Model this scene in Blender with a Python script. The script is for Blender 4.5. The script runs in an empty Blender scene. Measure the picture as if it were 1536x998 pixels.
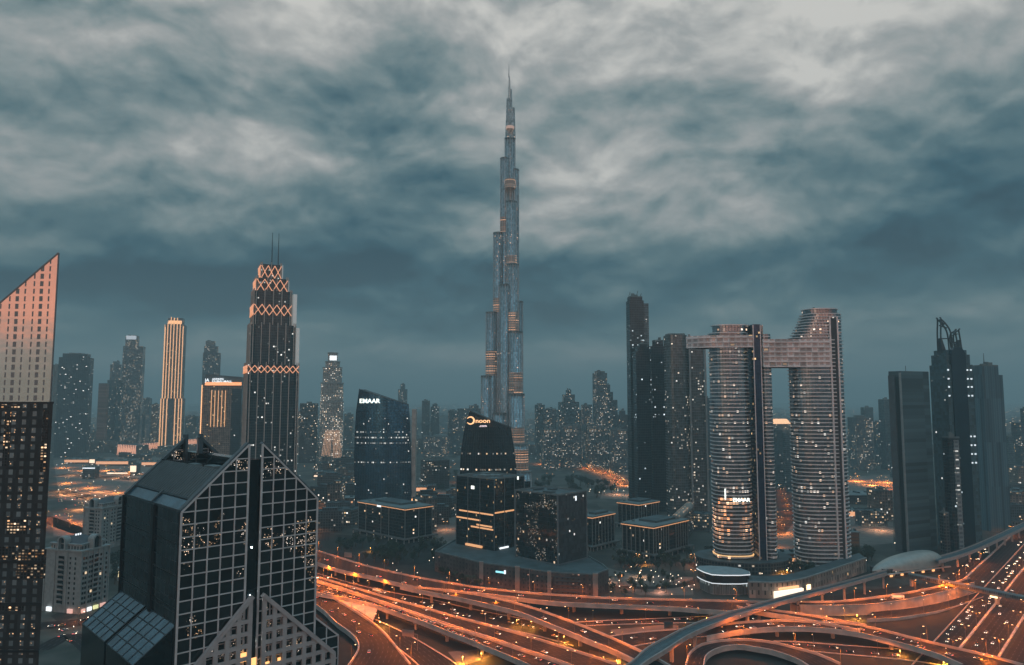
import bpy, math, random
from mathutils import Vector, Matrix
random.seed(7)
R = math.radians
SC = bpy.context.scene
COL = SC.collection
# ---------------------------------------------------------------- camera
CAM_H = 180.0
FPX = 1100.0
PITCH = math.atan(99.0/1100.0)
cam_data = bpy.data.cameras.new('camera')
cam_data.sensor_width = 36.0
cam_data.lens = FPX/1536.0*36.0
cam_data.clip_start = 1.0
cam_data.clip_end = 120000.0
cam = bpy.data.objects.new('camera', cam_data)
COL.objects.link(cam)
cam.location = (0, 0, CAM_H)
cam.rotation_euler = (R(90)+PITCH, 0, 0)
SC.camera = cam
# ---------------------------------------------------------------- render settings
SC.view_settings.view_transform = 'Standard'
SC.view_settings.look = 'None'
SC.view_settings.gamma = 1.0
SC.view_settings.exposure = 0.12
SC.view_settings.use_curve_mapping = False
SC.render.engine = 'CYCLES'
cy = SC.cycles
cy.use_denoising = True
try: cy.denoiser = 'OPENIMAGEDENOISE'
except Exception: pass
cy.max_bounces = 5; cy.diffuse_bounces = 2; cy.glossy_bounces = 3; cy.transmission_bounces = 2
cy.volume_bounces = 0; cy.transparent_max_bounces = 8
cy.caustics_reflective = False; cy.caustics_refractive = False
cy.sample_clamp_indirect = 4.0
cy.use_light_tree = True

def srgb(r, g, b):
    f = lambda c: (c/255/12.92) if c/255 <= 0.04045 else ((c/255+0.055)/1.055)**2.4
    return (f(r), f(g), f(b), 1.0)

# ---------------------------------------------------------------- world: an overcast dusk sky
W = bpy.data.worlds.new('World'); SC.world = W; W.use_nodes = True
wt = W.node_tree; wt.nodes.clear()
def wn(t, **k):
    n = wt.nodes.new(t)
    for a, b in k.items(): setattr(n, a, b)
    return n
def wl(a, b): wt.links.new(a, b)
def wmath(op, a, b=None, c=None, clamp=False):
    n = wn('ShaderNodeMath', operation=op, use_clamp=clamp)
    for i, x in enumerate((a, b, c)):
        if x is None: continue
        if isinstance(x, (int, float)): n.inputs[i].default_value = x
        else: wl(x, n.inputs[i])
    return n.outputs[0]
def wvec(op, a, b=None):
    n = wn('ShaderNodeVectorMath', operation=op)
    for i, x in enumerate((a, b)):
        if x is None: continue
        if isinstance(x, (tuple, list)): n.inputs[i].default_value = x
        else: wl(x, n.inputs[i])
    return n
tc = wn('ShaderNodeTexCoord')
sep = wn('ShaderNodeSeparateXYZ'); wl(tc.outputs['Generated'], sep.inputs[0])
dx, dy, dz = sep.outputs
zz = wmath('MAXIMUM', dz, 0.0)
den = wmath('ADD', zz, 0.30)
com = wn('ShaderNodeCombineXYZ')
wl(wmath('DIVIDE', dx, den), com.inputs[0]); wl(wmath('DIVIDE', dy, den), com.inputs[1])
def wnoise(vec, scale, detail, rough, dist=0.0, off=(0, 0, 0), sc=(1, 1, 1), rz=0.0):
    mp = wn('ShaderNodeMapping'); mp.inputs['Location'].default_value = off
    mp.inputs['Scale'].default_value = sc; mp.inputs['Rotation'].default_value = (0, 0, rz)
    wl(vec, mp.inputs[0])
    n = wn('ShaderNodeTexNoise'); n.inputs['Scale'].default_value = scale
    n.inputs['Detail'].default_value = detail; n.inputs['Roughness'].default_value = rough
    n.inputs['Distortion'].default_value = dist
    wl(mp.outputs[0], n.inputs['Vector'])
    return n.outputs[0]
# the cloud sheet is warped by a slow noise so that lumps curl and overlap
wr = wn('ShaderNodeTexNoise'); wr.inputs['Scale'].default_value = 1.3; wr.inputs['Detail'].default_value = 3; wl(com.outputs[0], wr.inputs['Vector'])
wv = wvec('MULTIPLY', wvec('SUBTRACT', wr.outputs['Color'], (.5, .5, .5)).outputs[0], (.3, .3, 0)).outputs[0]
cw = wvec('ADD', com.outputs[0], wv).outputs[0]
wr2 = wn('ShaderNodeTexNoise'); wr2.inputs['Scale'].default_value = 5.0; wr2.inputs['Detail'].default_value = 2; wl(tc.outputs['Generated'], wr2.inputs['Vector'])
dw = wvec('ADD', tc.outputs['Generated'], wvec('MULTIPLY', wvec('SUBTRACT', wr2.outputs['Color'], (.5, .5, .5)).outputs[0], (.12, .12, .07)).outputs[0]).outputs[0]
n_big = wnoise(cw, 1.0, 5, 0.5, 0.0, (5.6, 0.6, 0), (1, 1.3, 1), R(25))
n_mid = wnoise(dw, 3.2, 7, 0.49, 0.0, (1.3, 7.9, 2.2), (1, 1, 1.75), 0)
n_mid2 = wnoise(dw, 3.2, 7, 0.49, 0.0, (1.3, 7.9, 2.2+.055), (1, 1, 1.75), 0)
n_puf = wnoise(dw, 8.0, 6, 0.52, 0.0, (4.3, 2.9, 0), (1, 1, 1.75), 0)
n_puf2 = wnoise(dw, 8.0, 6, 0.52, 0.0, (4.3, 2.9, .022), (1, 1, 1.75), 0)
n_fin = wnoise(cw, 8.0, 6, 0.6, 0.2, (9.0, 2.0, 0), (.8, 1.4, 1), R(10))
n_band = wnoise(tc.outputs['Generated'], 2.6, 5, 0.5, 0.4, (0.7, 0, 3.35), (1.0, 1.0, 5.5))
gr = wn('ShaderNodeValToRGB'); gr.color_ramp.interpolation = 'EASE'
stops = [(0.0, .55), (.05, .53), (.10, .43), (.16, .37), (.24, .44), (.34, .60), (.43, .70), (.52, .75), (1.0, .8)]
el = gr.color_ramp.elements
while len(el) < len(stops): el.new(0.5)
for e, (p, v) in zip(el, stops): e.position = p; e.color = (v, v, v, 1)
wl(dz, gr.inputs[0])
def dirpx(u, v):
    d = Vector(((u-768)/FPX, math.cos(PITCH)-(499-v)/FPX*math.sin(PITCH), math.sin(PITCH)+(499-v)/FPX*math.cos(PITCH)))
    return d.normalized()
def lobe(u, v, rad, amp, sx=1.0, sz=1.0):
    d = dirpx(u, v)
    s = wvec('SUBTRACT', tc.outputs['Generated'], tuple(d)).outputs[0]
    s = wvec('MULTIPLY', s, (1/sx, 1.0, 1/sz)).outputs[0]
    ln = wvec('LENGTH', s).outputs['Value']
    m = wn('ShaderNodeMapRange', interpolation_type='SMOOTHERSTEP')
    m.inputs[1].default_value = 0; m.inputs[2].default_value = rad
    m.inputs[3].default_value = amp; m.inputs[4].default_value = 0
    wl(ln, m.inputs[0]); return m.outputs[0]
# a rolling underside: bright crests with soft dark folds between
bil = wmath('SUBTRACT', 1.0, wmath('MULTIPLY', wmath('ABSOLUTE', wmath('SUBTRACT', n_mid, .5)), 5.0))
amp = wmath('ADD', .40, wmath('MULTIPLY', dz, 4.5), clamp=True)
tt = wmath('MULTIPLY', wmath('SUBTRACT', n_big, 0.5), 0.9)
tt = wmath('MULTIPLY_ADD', wmath('SUBTRACT', n_mid, 0.5), 0.8, tt)
tt = wmath('MULTIPLY_ADD', wmath('SUBTRACT', n_puf, 0.5), 0.38, tt)
# crests catch the light from above, undersides stay dark
tt = wmath('MULTIPLY_ADD', wmath('SUBTRACT', n_mid2, n_mid), -1.2, tt)
tt = wmath('MULTIPLY_ADD', wmath('SUBTRACT', n_puf2, n_puf), -0.9, tt)
tt = wmath('MULTIPLY_ADD', wmath('SUBTRACT', n_fin, 0.5), 0.12, tt)
t = wmath('MULTIPLY_ADD', tt, amp, gr.outputs[0])
bandw = wmath('SUBTRACT', 1.0, wmath('MULTIPLY', dz, 2.2), clamp=True)
t = wmath('MULTIPLY_ADD', wmath('MULTIPLY', wmath('SUBTRACT', n_band, 0.5), 0.9), bandw, t)
LOBES = [(740, 60, .24, .09, 1.6, 1), (1300, 130, .35, .10, 1.8, .9), (1400, 370, .30, -.20, 1.6, .36), (600, 440, .34, -.26, 2.2, .30), (200, 445, .26, -.20, 1.8, .22), (120, 320, .2, .10, 1.8, .14), (330, 390, .2, .10, 1.8, .10),
         (930, 420, .2, -.14, 1.4, .7), (1010, 260, .26, .13, 1.6, .7), (430, 20, .2, .07, 1.4, .7), (150, 270, .26, .14, 1.9, .45), (420, 240, .16, .10, 1.6, .5),
         (60, 130, .22, -.14, 1.7, .35), (560, 190, .16, -.12, 1.6, .5), (640, 310, .16, -.16, 1.4, .5), (1210, 240, .12, -.10, 1.3, .6), (1500, 90, .14, -.08, 1.2, .8), (700, 550, .4, .10, 2.5, .22), (1480, 470, .3, .08, 1.2, .2)]
for L in LOBES: t = wmath('ADD', t, lobe(*L))
cr = wn('ShaderNodeValToRGB')
cs = [(0.0, srgb(20, 50, 68)), (.20, srgb(44, 79, 94)), (.42, srgb(86, 110, 117)), (.60, srgb(124, 138, 140)), (.80, srgb(164, 166, 165)), (1.0, srgb(204, 202, 197))]
el = cr.color_ramp.elements
while len(el) < len(cs): el.new(0.5)
for e, (p, c) in zip(el, cs): e.position = p; e.color = c
wl(t, cr.inputs[0])
zen = wn('ShaderNodeMapRange', interpolation_type='SMOOTHSTEP'); wl(dz, zen.inputs[0])
zen.inputs[1].default_value = .52; zen.inputs[2].default_value = .8; zen.inputs[3].default_value = 0; zen.inputs[4].default_value = 1
zmx = wn('ShaderNodeMix', data_type='RGBA'); wl(zen.outputs[0], zmx.inputs[0]); wl(cr.outputs[0], zmx.inputs[6]); zmx.inputs[7].default_value = (.27, .56, .72, 1)
# the last of the sunset glows in a low band in the west, behind the viewer
back = wn('ShaderNodeMapRange', interpolation_type='SMOOTHSTEP'); wl(dy, back.inputs[0])
back.inputs[1].default_value = -0.55; back.inputs[2].default_value = -0.92; back.inputs[3].default_value = 0; back.inputs[4].default_value = 1
bd = wn('ShaderNodeValToRGB'); bd.color_ramp.interpolation = 'EASE'; wl(dz, bd.inputs[0])
bs = [(0.0, 0.0), (.05, .06), (.10, 1.0), (.17, .85), (.26, .22), (.36, 0.0)]
el = bd.color_ramp.elements
while len(el) < len(bs): el.new(0.5)
for e, (p, v) in zip(el, bs): e.position = p; e.color = (v, v, v, 1)
gm = wmath('MULTIPLY', bd.outputs[0], back.outputs[0])
glow = wn('ShaderNodeMix', data_type='RGBA'); wl(gm, glow.inputs[0]); wl(zmx.outputs[2], glow.inputs[6]); glow.inputs[7].default_value = (1.55, .60, .40, 1)
# below the horizon: dark ground air
lo = wn('ShaderNodeMapRange', interpolation_type='SMOOTHSTEP'); wl(dz, lo.inputs[0])
lo.inputs[1].default_value = -0.004; lo.inputs[2].default_value = -0.03; lo.inputs[3].default_value = 0; lo.inputs[4].default_value = 1
low = wn('ShaderNodeMix', data_type='RGBA'); wl(lo.outputs[0], low.inputs[0]); wl(glow.outputs[2], low.inputs[6]); low.inputs[7].default_value = srgb(16, 23, 28)
SUN_EL, SUN_ROT = R(6), R(200)
sky = wn('ShaderNodeTexSky', sky_type='NISHITA', sun_disc=False, sun_elevation=SUN_EL, sun_rotation=SUN_ROT)
bg1 = wn('ShaderNodeBackground'); wl(sky.outputs[0], bg1.inputs[0]); bg1.inputs[1].default_value = 0.004
bg2 = wn('ShaderNodeBackground'); wl(low.outputs[2], bg2.inputs[0]); bg2.inputs[1].default_value = 1.0
ad = wn('ShaderNodeAddShader'); wl(bg1.outputs[0], ad.inputs[0]); wl(bg2.outputs[0], ad.inputs[1])
wo = wn('ShaderNodeOutputWorld'); wl(ad.outputs[0], wo.inputs[0])
# ---------------------------------------------------------------- sun, weak behind the clouds
sd = bpy.data.lights.new('sun', 'SUN'); sd.energy = 0.045; sd.angle = R(14); sd.color = (1.0, .66, .5)
sun = bpy.data.objects.new('sun', sd); COL.objects.link(sun)
# light comes from behind the viewer, a little from the left
sdir = Vector((0.30, 0.95, -0.12)).normalized()
sun.rotation_euler = sdir.to_track_quat('-Z', 'Y').to_euler()
# ---------------------------------------------------------------- pixel helpers
CP, SP = math.cos(PITCH), math.sin(PITCH)
def ray(u, v):
    a = (u-768)/FPX; b = (499-v)/FPX
    return Vector((a, CP-b*SP, SP+b*CP))
def G(u, v, z=0.0):
    d = ray(u, v); k = (z-CAM_H)/d.z
    return Vector((d.x*k, d.y*k, z))
def PY(u, v, Y):
    d = ray(u, v); k = Y/d.y
    return Vector((d.x*k, Y, CAM_H+d.z*k))
def hit(u, v, O, D):
    """pixel -> (s along D, z) on the vertical plane through O with horizontal direction D"""
    d = ray(u, v)
    # O + s D = k d  (xy)
    det = -D[0]*d.y + D[1]*d.x
    k = (-D[0]*O[1] + D[1]*O[0])/det
    s = (d.x*k-O[0])*D[0]+(d.y*k-O[1])*D[1]
    return s, CAM_H+d.z*k
def upx(p):
    q = Vector(p)-Vector((0, 0, CAM_H)); dep = q.y*CP+q.z*SP
    return 768+FPX*q.x/dep, 499-FPX*(-q.y*SP+q.z*CP)/dep
# ---------------------------------------------------------------- mesh builder
class MB:
    def __init__(s): s.v = []; s.f = []; s.m = []; s.uv = []
    def face(s, pts, mat=0, uvs=None):
        i = len(s.v); s.v += [tuple(p) for p in pts]; s.f.append(tuple(range(i, i+len(pts)))); s.m.append(mat)
        s.uv.append(uvs or [(p[0], p[1]) for p in pts])
    def prism(s, pts, z0, z1, mat=0, cap=None, top=None, u0=0.0, closed=True, bottom=False):
        """pts ccw footprint; z1 number or list; top: other footprint for the upper edge"""
        n = len(pts); zt = z1 if isinstance(z1, (list, tuple)) else [z1]*n; zb = z0 if isinstance(z0, (list, tuple)) else [z0]*n
        tp = top or pts; u = u0
        for i in range(n if closed else n-1):
            j = (i+1) % n; a, b = pts[i], pts[j]; L = math.hypot(b[0]-a[0], b[1]-a[1])
            s.face([(a[0], a[1], zb[i]), (b[0], b[1], zb[j]), (tp[j][0], tp[j][1], zt[j]), (tp[i][0], tp[i][1], zt[i])], mat,
                   [(u, zb[i]), (u+L, zb[j]), (u+L, zt[j]), (u, zt[i])]); u += L
        if cap is not None: s.face([(p[0], p[1], z) for p, z in zip(tp, zt)], cap)
        if bottom: s.face([(p[0], p[1], z) for p, z in reversed(list(zip(pts, zb)))], cap or 0)
    def box(s, x, y, z, sx, sy, sz, rot=0.0, mat=0, bottom=True):
        c, q = math.cos(rot), math.sin(rot)
        P = [(x+a*c-b*q, y+a*q+b*c) for a, b in ((-sx/2, -sy/2), (sx/2, -sy/2), (sx/2, sy/2), (-sx/2, sy/2))]
        s.prism(P, z, z+sz, mat, mat, bottom=bottom)
    def beam(s, p, q, w, h, mat=0, up=(0, 0, 1)):
        p = Vector(p); q = Vector(q); d = (q-p); L = d.length
        if L < 1e-6: return
        d /= L; up = Vector(up); sd_ = d.cross(up)
        if sd_.length < 1e-4: sd_ = d.cross(Vector((1, 0, 0)))
        sd_.normalize(); n = sd_.cross(d).normalized()
        c = [sd_*w/2*a+n*h/2*b for a, b in ((-1, -1), (1, -1), (1, 1), (-1, 1))]
        A = [p+x for x in c]; B = [q+x for x in c]
        for i in range(4):
            j = (i+1) % 4; s.face([A[i], A[j], B[j], B[i]], mat, [(0, 0), (w, 0), (w, L), (0, L)])
        s.face(A[::-1], mat); s.face(B, mat)
    def cyl(s, x, y, z0, z1, r0, r1=None, n=10, mat=0, cap=True):
        r1 = r0 if r1 is None else r1
        a = [(x+r0*math.cos(2*math.pi*i/n), y+r0*math.sin(2*math.pi*i/n)) for i in range(n)]
        b = [(x+r1*math.cos(2*math.pi*i/n), y+r1*math.sin(2*math.pi*i/n)) for i in range(n)]
        s.prism(a, z0, z1, mat, mat if cap else None, top=b)
    def build(s, name, mats, parent=None, smooth=False, loc=None):
        me = bpy.data.meshes.new(name); me.from_pydata(s.v, [], s.f)
        mats = mats if isinstance(mats, (list, tuple)) else [mats]
        for m_ in mats: me.materials.append(m_)
        me.polygons.foreach_set('material_index', [min(a, len(mats)-1) for a in s.m])
        ul = me.uv_layers.new(name='UVMap'); flat = []
        for q in s.uv:
            for a in q: flat += [a[0], a[1]]
        ul.data.foreach_set('uv', flat)
        me.update()
        if smooth:
            import bmesh
            bm = bmesh.new(); bm.from_mesh(me); bmesh.ops.remove_doubles(bm, verts=bm.verts, dist=0.001)
            for f_ in bm.faces: f_.smooth = True
            bm.to_mesh(me); bm.free()
        o = bpy.data.objects.new(name, me); COL.objects.link(o)
        if parent: o.parent = parent
        if loc: o.location = loc
        return o
def tag(o, label=None, cat=None, group=None, kind=None):
    if label: o['label'] = label
    if cat: o['category'] = cat
    if group: o['group'] = group
    if kind: o['kind'] = kind
    return o
def thing(name, label, cat, loc=(0, 0, 0), rot=0.0, group=None):
    o = bpy.data.objects.new(name, None); COL.objects.link(o); o.empty_display_size = 1
    o.location = loc; o.rotation_euler = (0, 0, rot); return tag(o, label, cat, group)
def copy_tree(o, parent=None):
    c = o.copy(); COL.objects.link(c)
    if parent: c.parent = parent
    for ch in list(o.children): copy_tree(ch, c)
    return c
def lerp(a, b, k): return a+(b-a)*k
# ---------------------------------------------------------------- materials
MATS = {}
def nmat(name):
    m = bpy.data.materials.new(name); m.use_nodes = True
    nt = m.node_tree; b = nt.nodes['Principled BSDF']; return m, nt, b
def plain(name, col, rough=.7, metal=0.0, var=.15, scale=.2, bump=0.0, spec=.5):
    """plain surface with gentle noise in its colour"""
    m, nt, b = nmat(name)
    tcn = nt.nodes.new('ShaderNodeTexCoord'); no = nt.nodes.new('ShaderNodeTexNoise')
    no.inputs['Scale'].default_value = scale; no.inputs['Detail'].default_value = 5; nt.links.new(tcn.outputs['Object'], no.inputs['Vector'])
    mr = nt.nodes.new('ShaderNodeMapRange'); nt.links.new(no.outputs[0], mr.inputs[0])
    mr.inputs[1].default_value = .3; mr.inputs[2].default_value = .7; mr.inputs[3].default_value = 1-var; mr.inputs[4].default_value = 1+var
    mx = nt.nodes.new('ShaderNodeVectorMath'); mx.operation = 'SCALE'; mx.inputs[0].default_value = col[:3]; nt.links.new(mr.outputs[0], mx.inputs['Scale'])
    nt.links.new(mx.outputs[0], b.inputs['Base Color'])
    b.inputs['Roughness'].default_value = rough; b.inputs['Metallic'].default_value = metal; b.inputs['Specular IOR Level'].default_value = spec
    MATS[name] = m; return m
def glow_mat(name, col, strength, sample=False):
    m, nt, b = nmat(name); b.inputs['Base Color'].default_value = (.6, .6, .6, 1)
    b.inputs['Emission Color'].default_value = (col[0], col[1], col[2], 1); b.inputs['Emission Strength'].default_value = strength
    if not sample: m.cycles.emission_sampling = 'NONE'
    MATS[name] = m; return m
def facade(name, glass=(.03, .045, .05), frame=(.12, .12, .12), bay=3.0, floor=3.6, mu=.12, mv=.18, lit=.08, litcol=(1, .75, .45), lits=1.5,
           metal=.55, rough=.12, seed=0.0, floorlit=0.0, frough=.6, litcol2=None, zlo=None, zhi=None, vonly=False, litw=.34, spark=None):
    """window grid over UVs in metres: frames, reflecting glass, some windows lit"""
    m, nt, b = nmat(name); N = nt.nodes; L = nt.links
    def mth(op, a, c=None, clamp=False):
        n = N.new('ShaderNodeMath'); n.operation = op; n.use_clamp = clamp
        for i, x in enumerate((a, c)):
            if x is None: continue
            if isinstance(x, (int, float)): n.inputs[i].default_value = x
            else: L.new(x, n.inputs[i])
        return n.outputs[0]
    uv = N.new('ShaderNodeUVMap'); sp = N.new('ShaderNodeSeparateXYZ'); L.new(uv.outputs[0], sp.inputs[0])
    gu = mth('DIVIDE', sp.outputs[0], bay); gv = mth('DIVIDE', sp.outputs[1], floor)
    fu = mth('FRACT', gu); fv = mth('FRACT', gv); iu = mth('FLOOR', gu); iv = mth('FLOOR', gv)
    wm = mth('MULTIPLY', mth('GREATER_THAN', fu, mu), mth('LESS_THAN', fu, 1-mu))
    if not vonly: wm = mth('MULTIPLY', wm, mth('GREATER_THAN', fv, mv*2))
    cb = N.new('ShaderNodeCombineXYZ'); L.new(iu, cb.inputs[0]); L.new(iv, cb.inputs[1]); cb.inputs[2].default_value = seed
    w = N.new('ShaderNodeTexWhiteNoise'); w.noise_dimensions = '3D'; L.new(cb.outputs[0], w.inputs['Vector'])
    thr = lit
    ng = N.new('ShaderNodeTexNoise'); ng.inputs['Scale'].default_value = .11; ng.inputs['Detail'].default_value = 2; L.new(cb.outputs[0], ng.inputs['Vector'])
    cl = N.new('ShaderNodeMapRange'); L.new(ng.outputs[0], cl.inputs[0]); cl.inputs[1].default_value = .42; cl.inputs[2].default_value = .62; cl.inputs[3].default_value = 0.15; cl.inputs[4].default_value = 2.2
    thr = mth('MULTIPLY', cl.outputs[0], lit)
    on = mth('LESS_THAN', w.outputs['Value'], thr)
    if floorlit > 0:
        cf = N.new('ShaderNodeCombineXYZ'); L.new(iv, cf.inputs[1]); cf.inputs[2].default_value = seed+5
        w2 = N.new('ShaderNodeTexWhiteNoise'); w2.noise_dimensions = '3D'; L.new(cf.outputs[0], w2.inputs['Vector'])
        f_on = mth('MULTIPLY', mth('LESS_THAN', w2.outputs['Value'], floorlit), mth('LESS_THAN', w.outputs['Value'], .6))
        on = mth('MAXIMUM', on, f_on)
    lp = mth('MULTIPLY', mth('LESS_THAN', mth('ABSOLUTE', mth('SUBTRACT', fu, .5)), litw), mth('LESS_THAN', mth('ABSOLUTE', mth('SUBTRACT', fv, .58)), .24))
    sz = mth('MULTIPLY', mth('MULTIPLY', wm, lp), on)
    bright = mth('ADD', mth('MULTIPLY', mth('POWER', N_sep(nt, w.outputs['Color']), 2.5), 1.5), .10)
    em = mth('MULTIPLY', mth('MULTIPLY', sz, bright), lits)
    # inner sill / blind line: the lit part never fills the pane evenly
    if zlo is not None: em = mth('MULTIPLY', em, mth('GREATER_THAN', sp.outputs[1], zlo))
    if zhi is not None: em = mth('MULTIPLY', em, mth('LESS_THAN', sp.outputs[1], zhi))
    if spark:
        # glowing dots: mirrored city lights painted on glass; lit rooms on the added lower-face block
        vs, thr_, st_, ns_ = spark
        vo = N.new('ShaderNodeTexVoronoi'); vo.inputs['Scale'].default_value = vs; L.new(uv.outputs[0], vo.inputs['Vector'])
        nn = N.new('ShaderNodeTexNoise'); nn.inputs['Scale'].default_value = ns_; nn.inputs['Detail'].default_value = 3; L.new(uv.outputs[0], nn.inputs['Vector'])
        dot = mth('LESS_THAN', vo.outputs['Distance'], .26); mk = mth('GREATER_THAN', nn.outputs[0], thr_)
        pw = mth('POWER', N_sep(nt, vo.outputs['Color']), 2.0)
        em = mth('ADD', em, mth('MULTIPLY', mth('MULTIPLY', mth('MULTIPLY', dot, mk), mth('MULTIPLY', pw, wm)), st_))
    bc = N.new('ShaderNodeMix'); bc.data_type = 'RGBA'; L.new(wm, bc.inputs[0]); bc.inputs[6].default_value = (*frame[:3], 1); bc.inputs[7].default_value = (*glass[:3], 1)
    # faint variation from pane to pane
    vr = N.new('ShaderNodeMapRange'); L.new(w.outputs['Value'], vr.inputs[0]); vr.inputs[3].default_value = .6; vr.inputs[4].default_value = 1.4
    sc_ = N.new('ShaderNodeVectorMath'); sc_.operation = 'SCALE'; L.new(bc.outputs[2], sc_.inputs[0]); L.new(vr.outputs[0], sc_.inputs['Scale'])
    L.new(sc_.outputs[0], b.inputs['Base Color'])
    L.new(mth('MULTIPLY', wm, metal), b.inputs['Metallic'])
    L.new(mth('ADD', mth('MULTIPLY', wm, rough-frough), frough), b.inputs['Roughness'])
    lc = N.new('ShaderNodeMix'); lc.data_type = 'RGBA'
    w3 = N.new('ShaderNodeTexWhiteNoise'); w3.noise_dimensions = '3D'; ofs = N.new('ShaderNodeVectorMath'); ofs.operation = 'ADD'; ofs.inputs[1].default_value = (17, 3, 9)
    L.new(cb.outputs[0], ofs.inputs[0]); L.new(ofs.outputs[0], w3.inputs['Vector']); L.new(w3.outputs['Value'], lc.inputs[0])
    l2 = litcol2 or litcol
    lc.inputs[6].default_value = (*litcol[:3], 1); lc.inputs[7].default_value = (*l2[:3], 1)
    L.new(lc.outputs[2], b.inputs['Emission Color']); L.new(em, b.inputs['Emission Strength'])
    # slight waviness so that reflections break up
    nb = N.new('ShaderNodeTexNoise'); nb.inputs['Scale'].default_value = .25; L.new(uv.outputs[0], nb.inputs['Vector'])
    bp = N.new('ShaderNodeBump'); bp.inputs['Strength'].default_value = .06; bp.inputs['Distance'].default_value = .3; L.new(nb.outputs[0], bp.inputs['Height']); L.new(bp.outputs[0], b.inputs['Normal'])
    m.cycles.emission_sampling = 'NONE'
    MATS[name] = m; return m
def N_sep(nt, col):
    s_ = nt.nodes.new('ShaderNodeSeparateColor'); nt.links.new(col, s_.inputs[0]); return s_.outputs[1]

WARM = (1, .62, .30); WHITE = (.95, .93, .86); ORANGE = (1, .36, .08); AMBER = (1, .5, .15)
M_conc = plain('concrete', (.46, .41, .37), .85, var=.25, scale=.12)
M_concd = plain('weathered_concrete', (.14, .13, .12), .85, var=.3, scale=.15)
M_roof = plain('roof_felt', (.075, .10, .105), .8, var=.35, scale=.08)
M_roofl = plain('light_roof', (.16, .19, .19), .75, var=.25, scale=.1)
M_steel = plain('painted_steel', (.20, .22, .23), .45, .4)
M_dark = plain('dark_metal', (.03, .035, .04), .4, .5)
M_white = plain('white_paint', (.62, .62, .60), .5)
M_stone = plain('pale_stone', (.30, .31, .30), .8, var=.2, scale=.3)
M_brick = plain('brown_brick', (.13, .095, .085), .85, var=.3, scale=.4)
M_glassd = plain('dark_glass', (.02, .03, .035), .08, .6, var=.3, scale=.1)
M_bluegl = plain('blue_roof_glass', (.09, .20, .27), .25, .6, var=.3, scale=.15)
E_lamp = glow_mat('lamp_glow', (1, .50, .2), 9)
E_lampw = glow_mat('white_lamp_glow', (.85, .95, 1), 45)
E_head = glow_mat('headlight_glow', (1, .86, .66), 8)
E_tail = glow_mat('taillight_glow', (1, .06, .03), 5)
E_warm = glow_mat('warm_strip', (1, .45, .16), 1.5)
E_hot = glow_mat('hot_strip', (1, .62, .32), 3.0)
E_white = glow_mat('white_strip', (.9, .96, 1), 1.3)
E_sign = glow_mat('sign_glow', (.95, 1, .9), 1.6)
# ================================================================ GROUND
def ground_mat():
    m, nt, b = nmat('city_ground'); N = nt.nodes; L = nt.links
    tcn = N.new('ShaderNodeTexCoord')
    vo = N.new('ShaderNodeTexVoronoi'); vo.inputs['Scale'].default_value = .018; vo.distance = 'CHEBYCHEV'; L.new(tcn.outputs['Object'], vo.inputs['Vector'])
    n1 = N.new('ShaderNodeTexNoise'); n1.inputs['Scale'].default_value = .03; n1.inputs['Detail'].default_value = 8; L.new(tcn.outputs['Object'], n1.inputs['Vector'])
    r = N.new('ShaderNodeValToRGB'); L.new(n1.outputs[0], r.inputs[0])
    r.color_ramp.elements[0].position = .35; r.color_ramp.elements[0].color = (.025, .030, .022, 1)
    r.color_ramp.elements[1].position = .65; r.color_ramp.elements[1].color = (.085, .075, .062, 1)
    sc_ = N.new('ShaderNodeSeparateColor'); L.new(vo.outputs['Color'], sc_.inputs[0])
    mr = N.new('ShaderNodeMapRange'); L.new(sc_.outputs[0], mr.inputs[0]); mr.inputs[3].default_value = .5; mr.inputs[4].default_value = 1.5
    v = N.new('ShaderNodeVectorMath'); v.operation = 'SCALE'; L.new(r.outputs[0], v.inputs[0]); L.new(mr.outputs[0], v.inputs['Scale'])
    L.new(v.outputs[0], b.inputs['Base Color']); b.inputs['Roughness'].default_value = .9
    return m
M_ground = ground_mat()
g = MB(); xs = [-32000, -6000, -1500, 0, 1500, 6000, 32000]; ys = [-1300, 0, 800, 2000, 6000, 34000]
for i in range(len(xs)-1):
    for j in range(len(ys)-1):
        g.face([(xs[i], ys[j], 0), (xs[i+1], ys[j], 0), (xs[i+1], ys[j+1], 0), (xs[i], ys[j+1], 0)])
tag(g.build('ground', M_ground), kind='structure')

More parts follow.
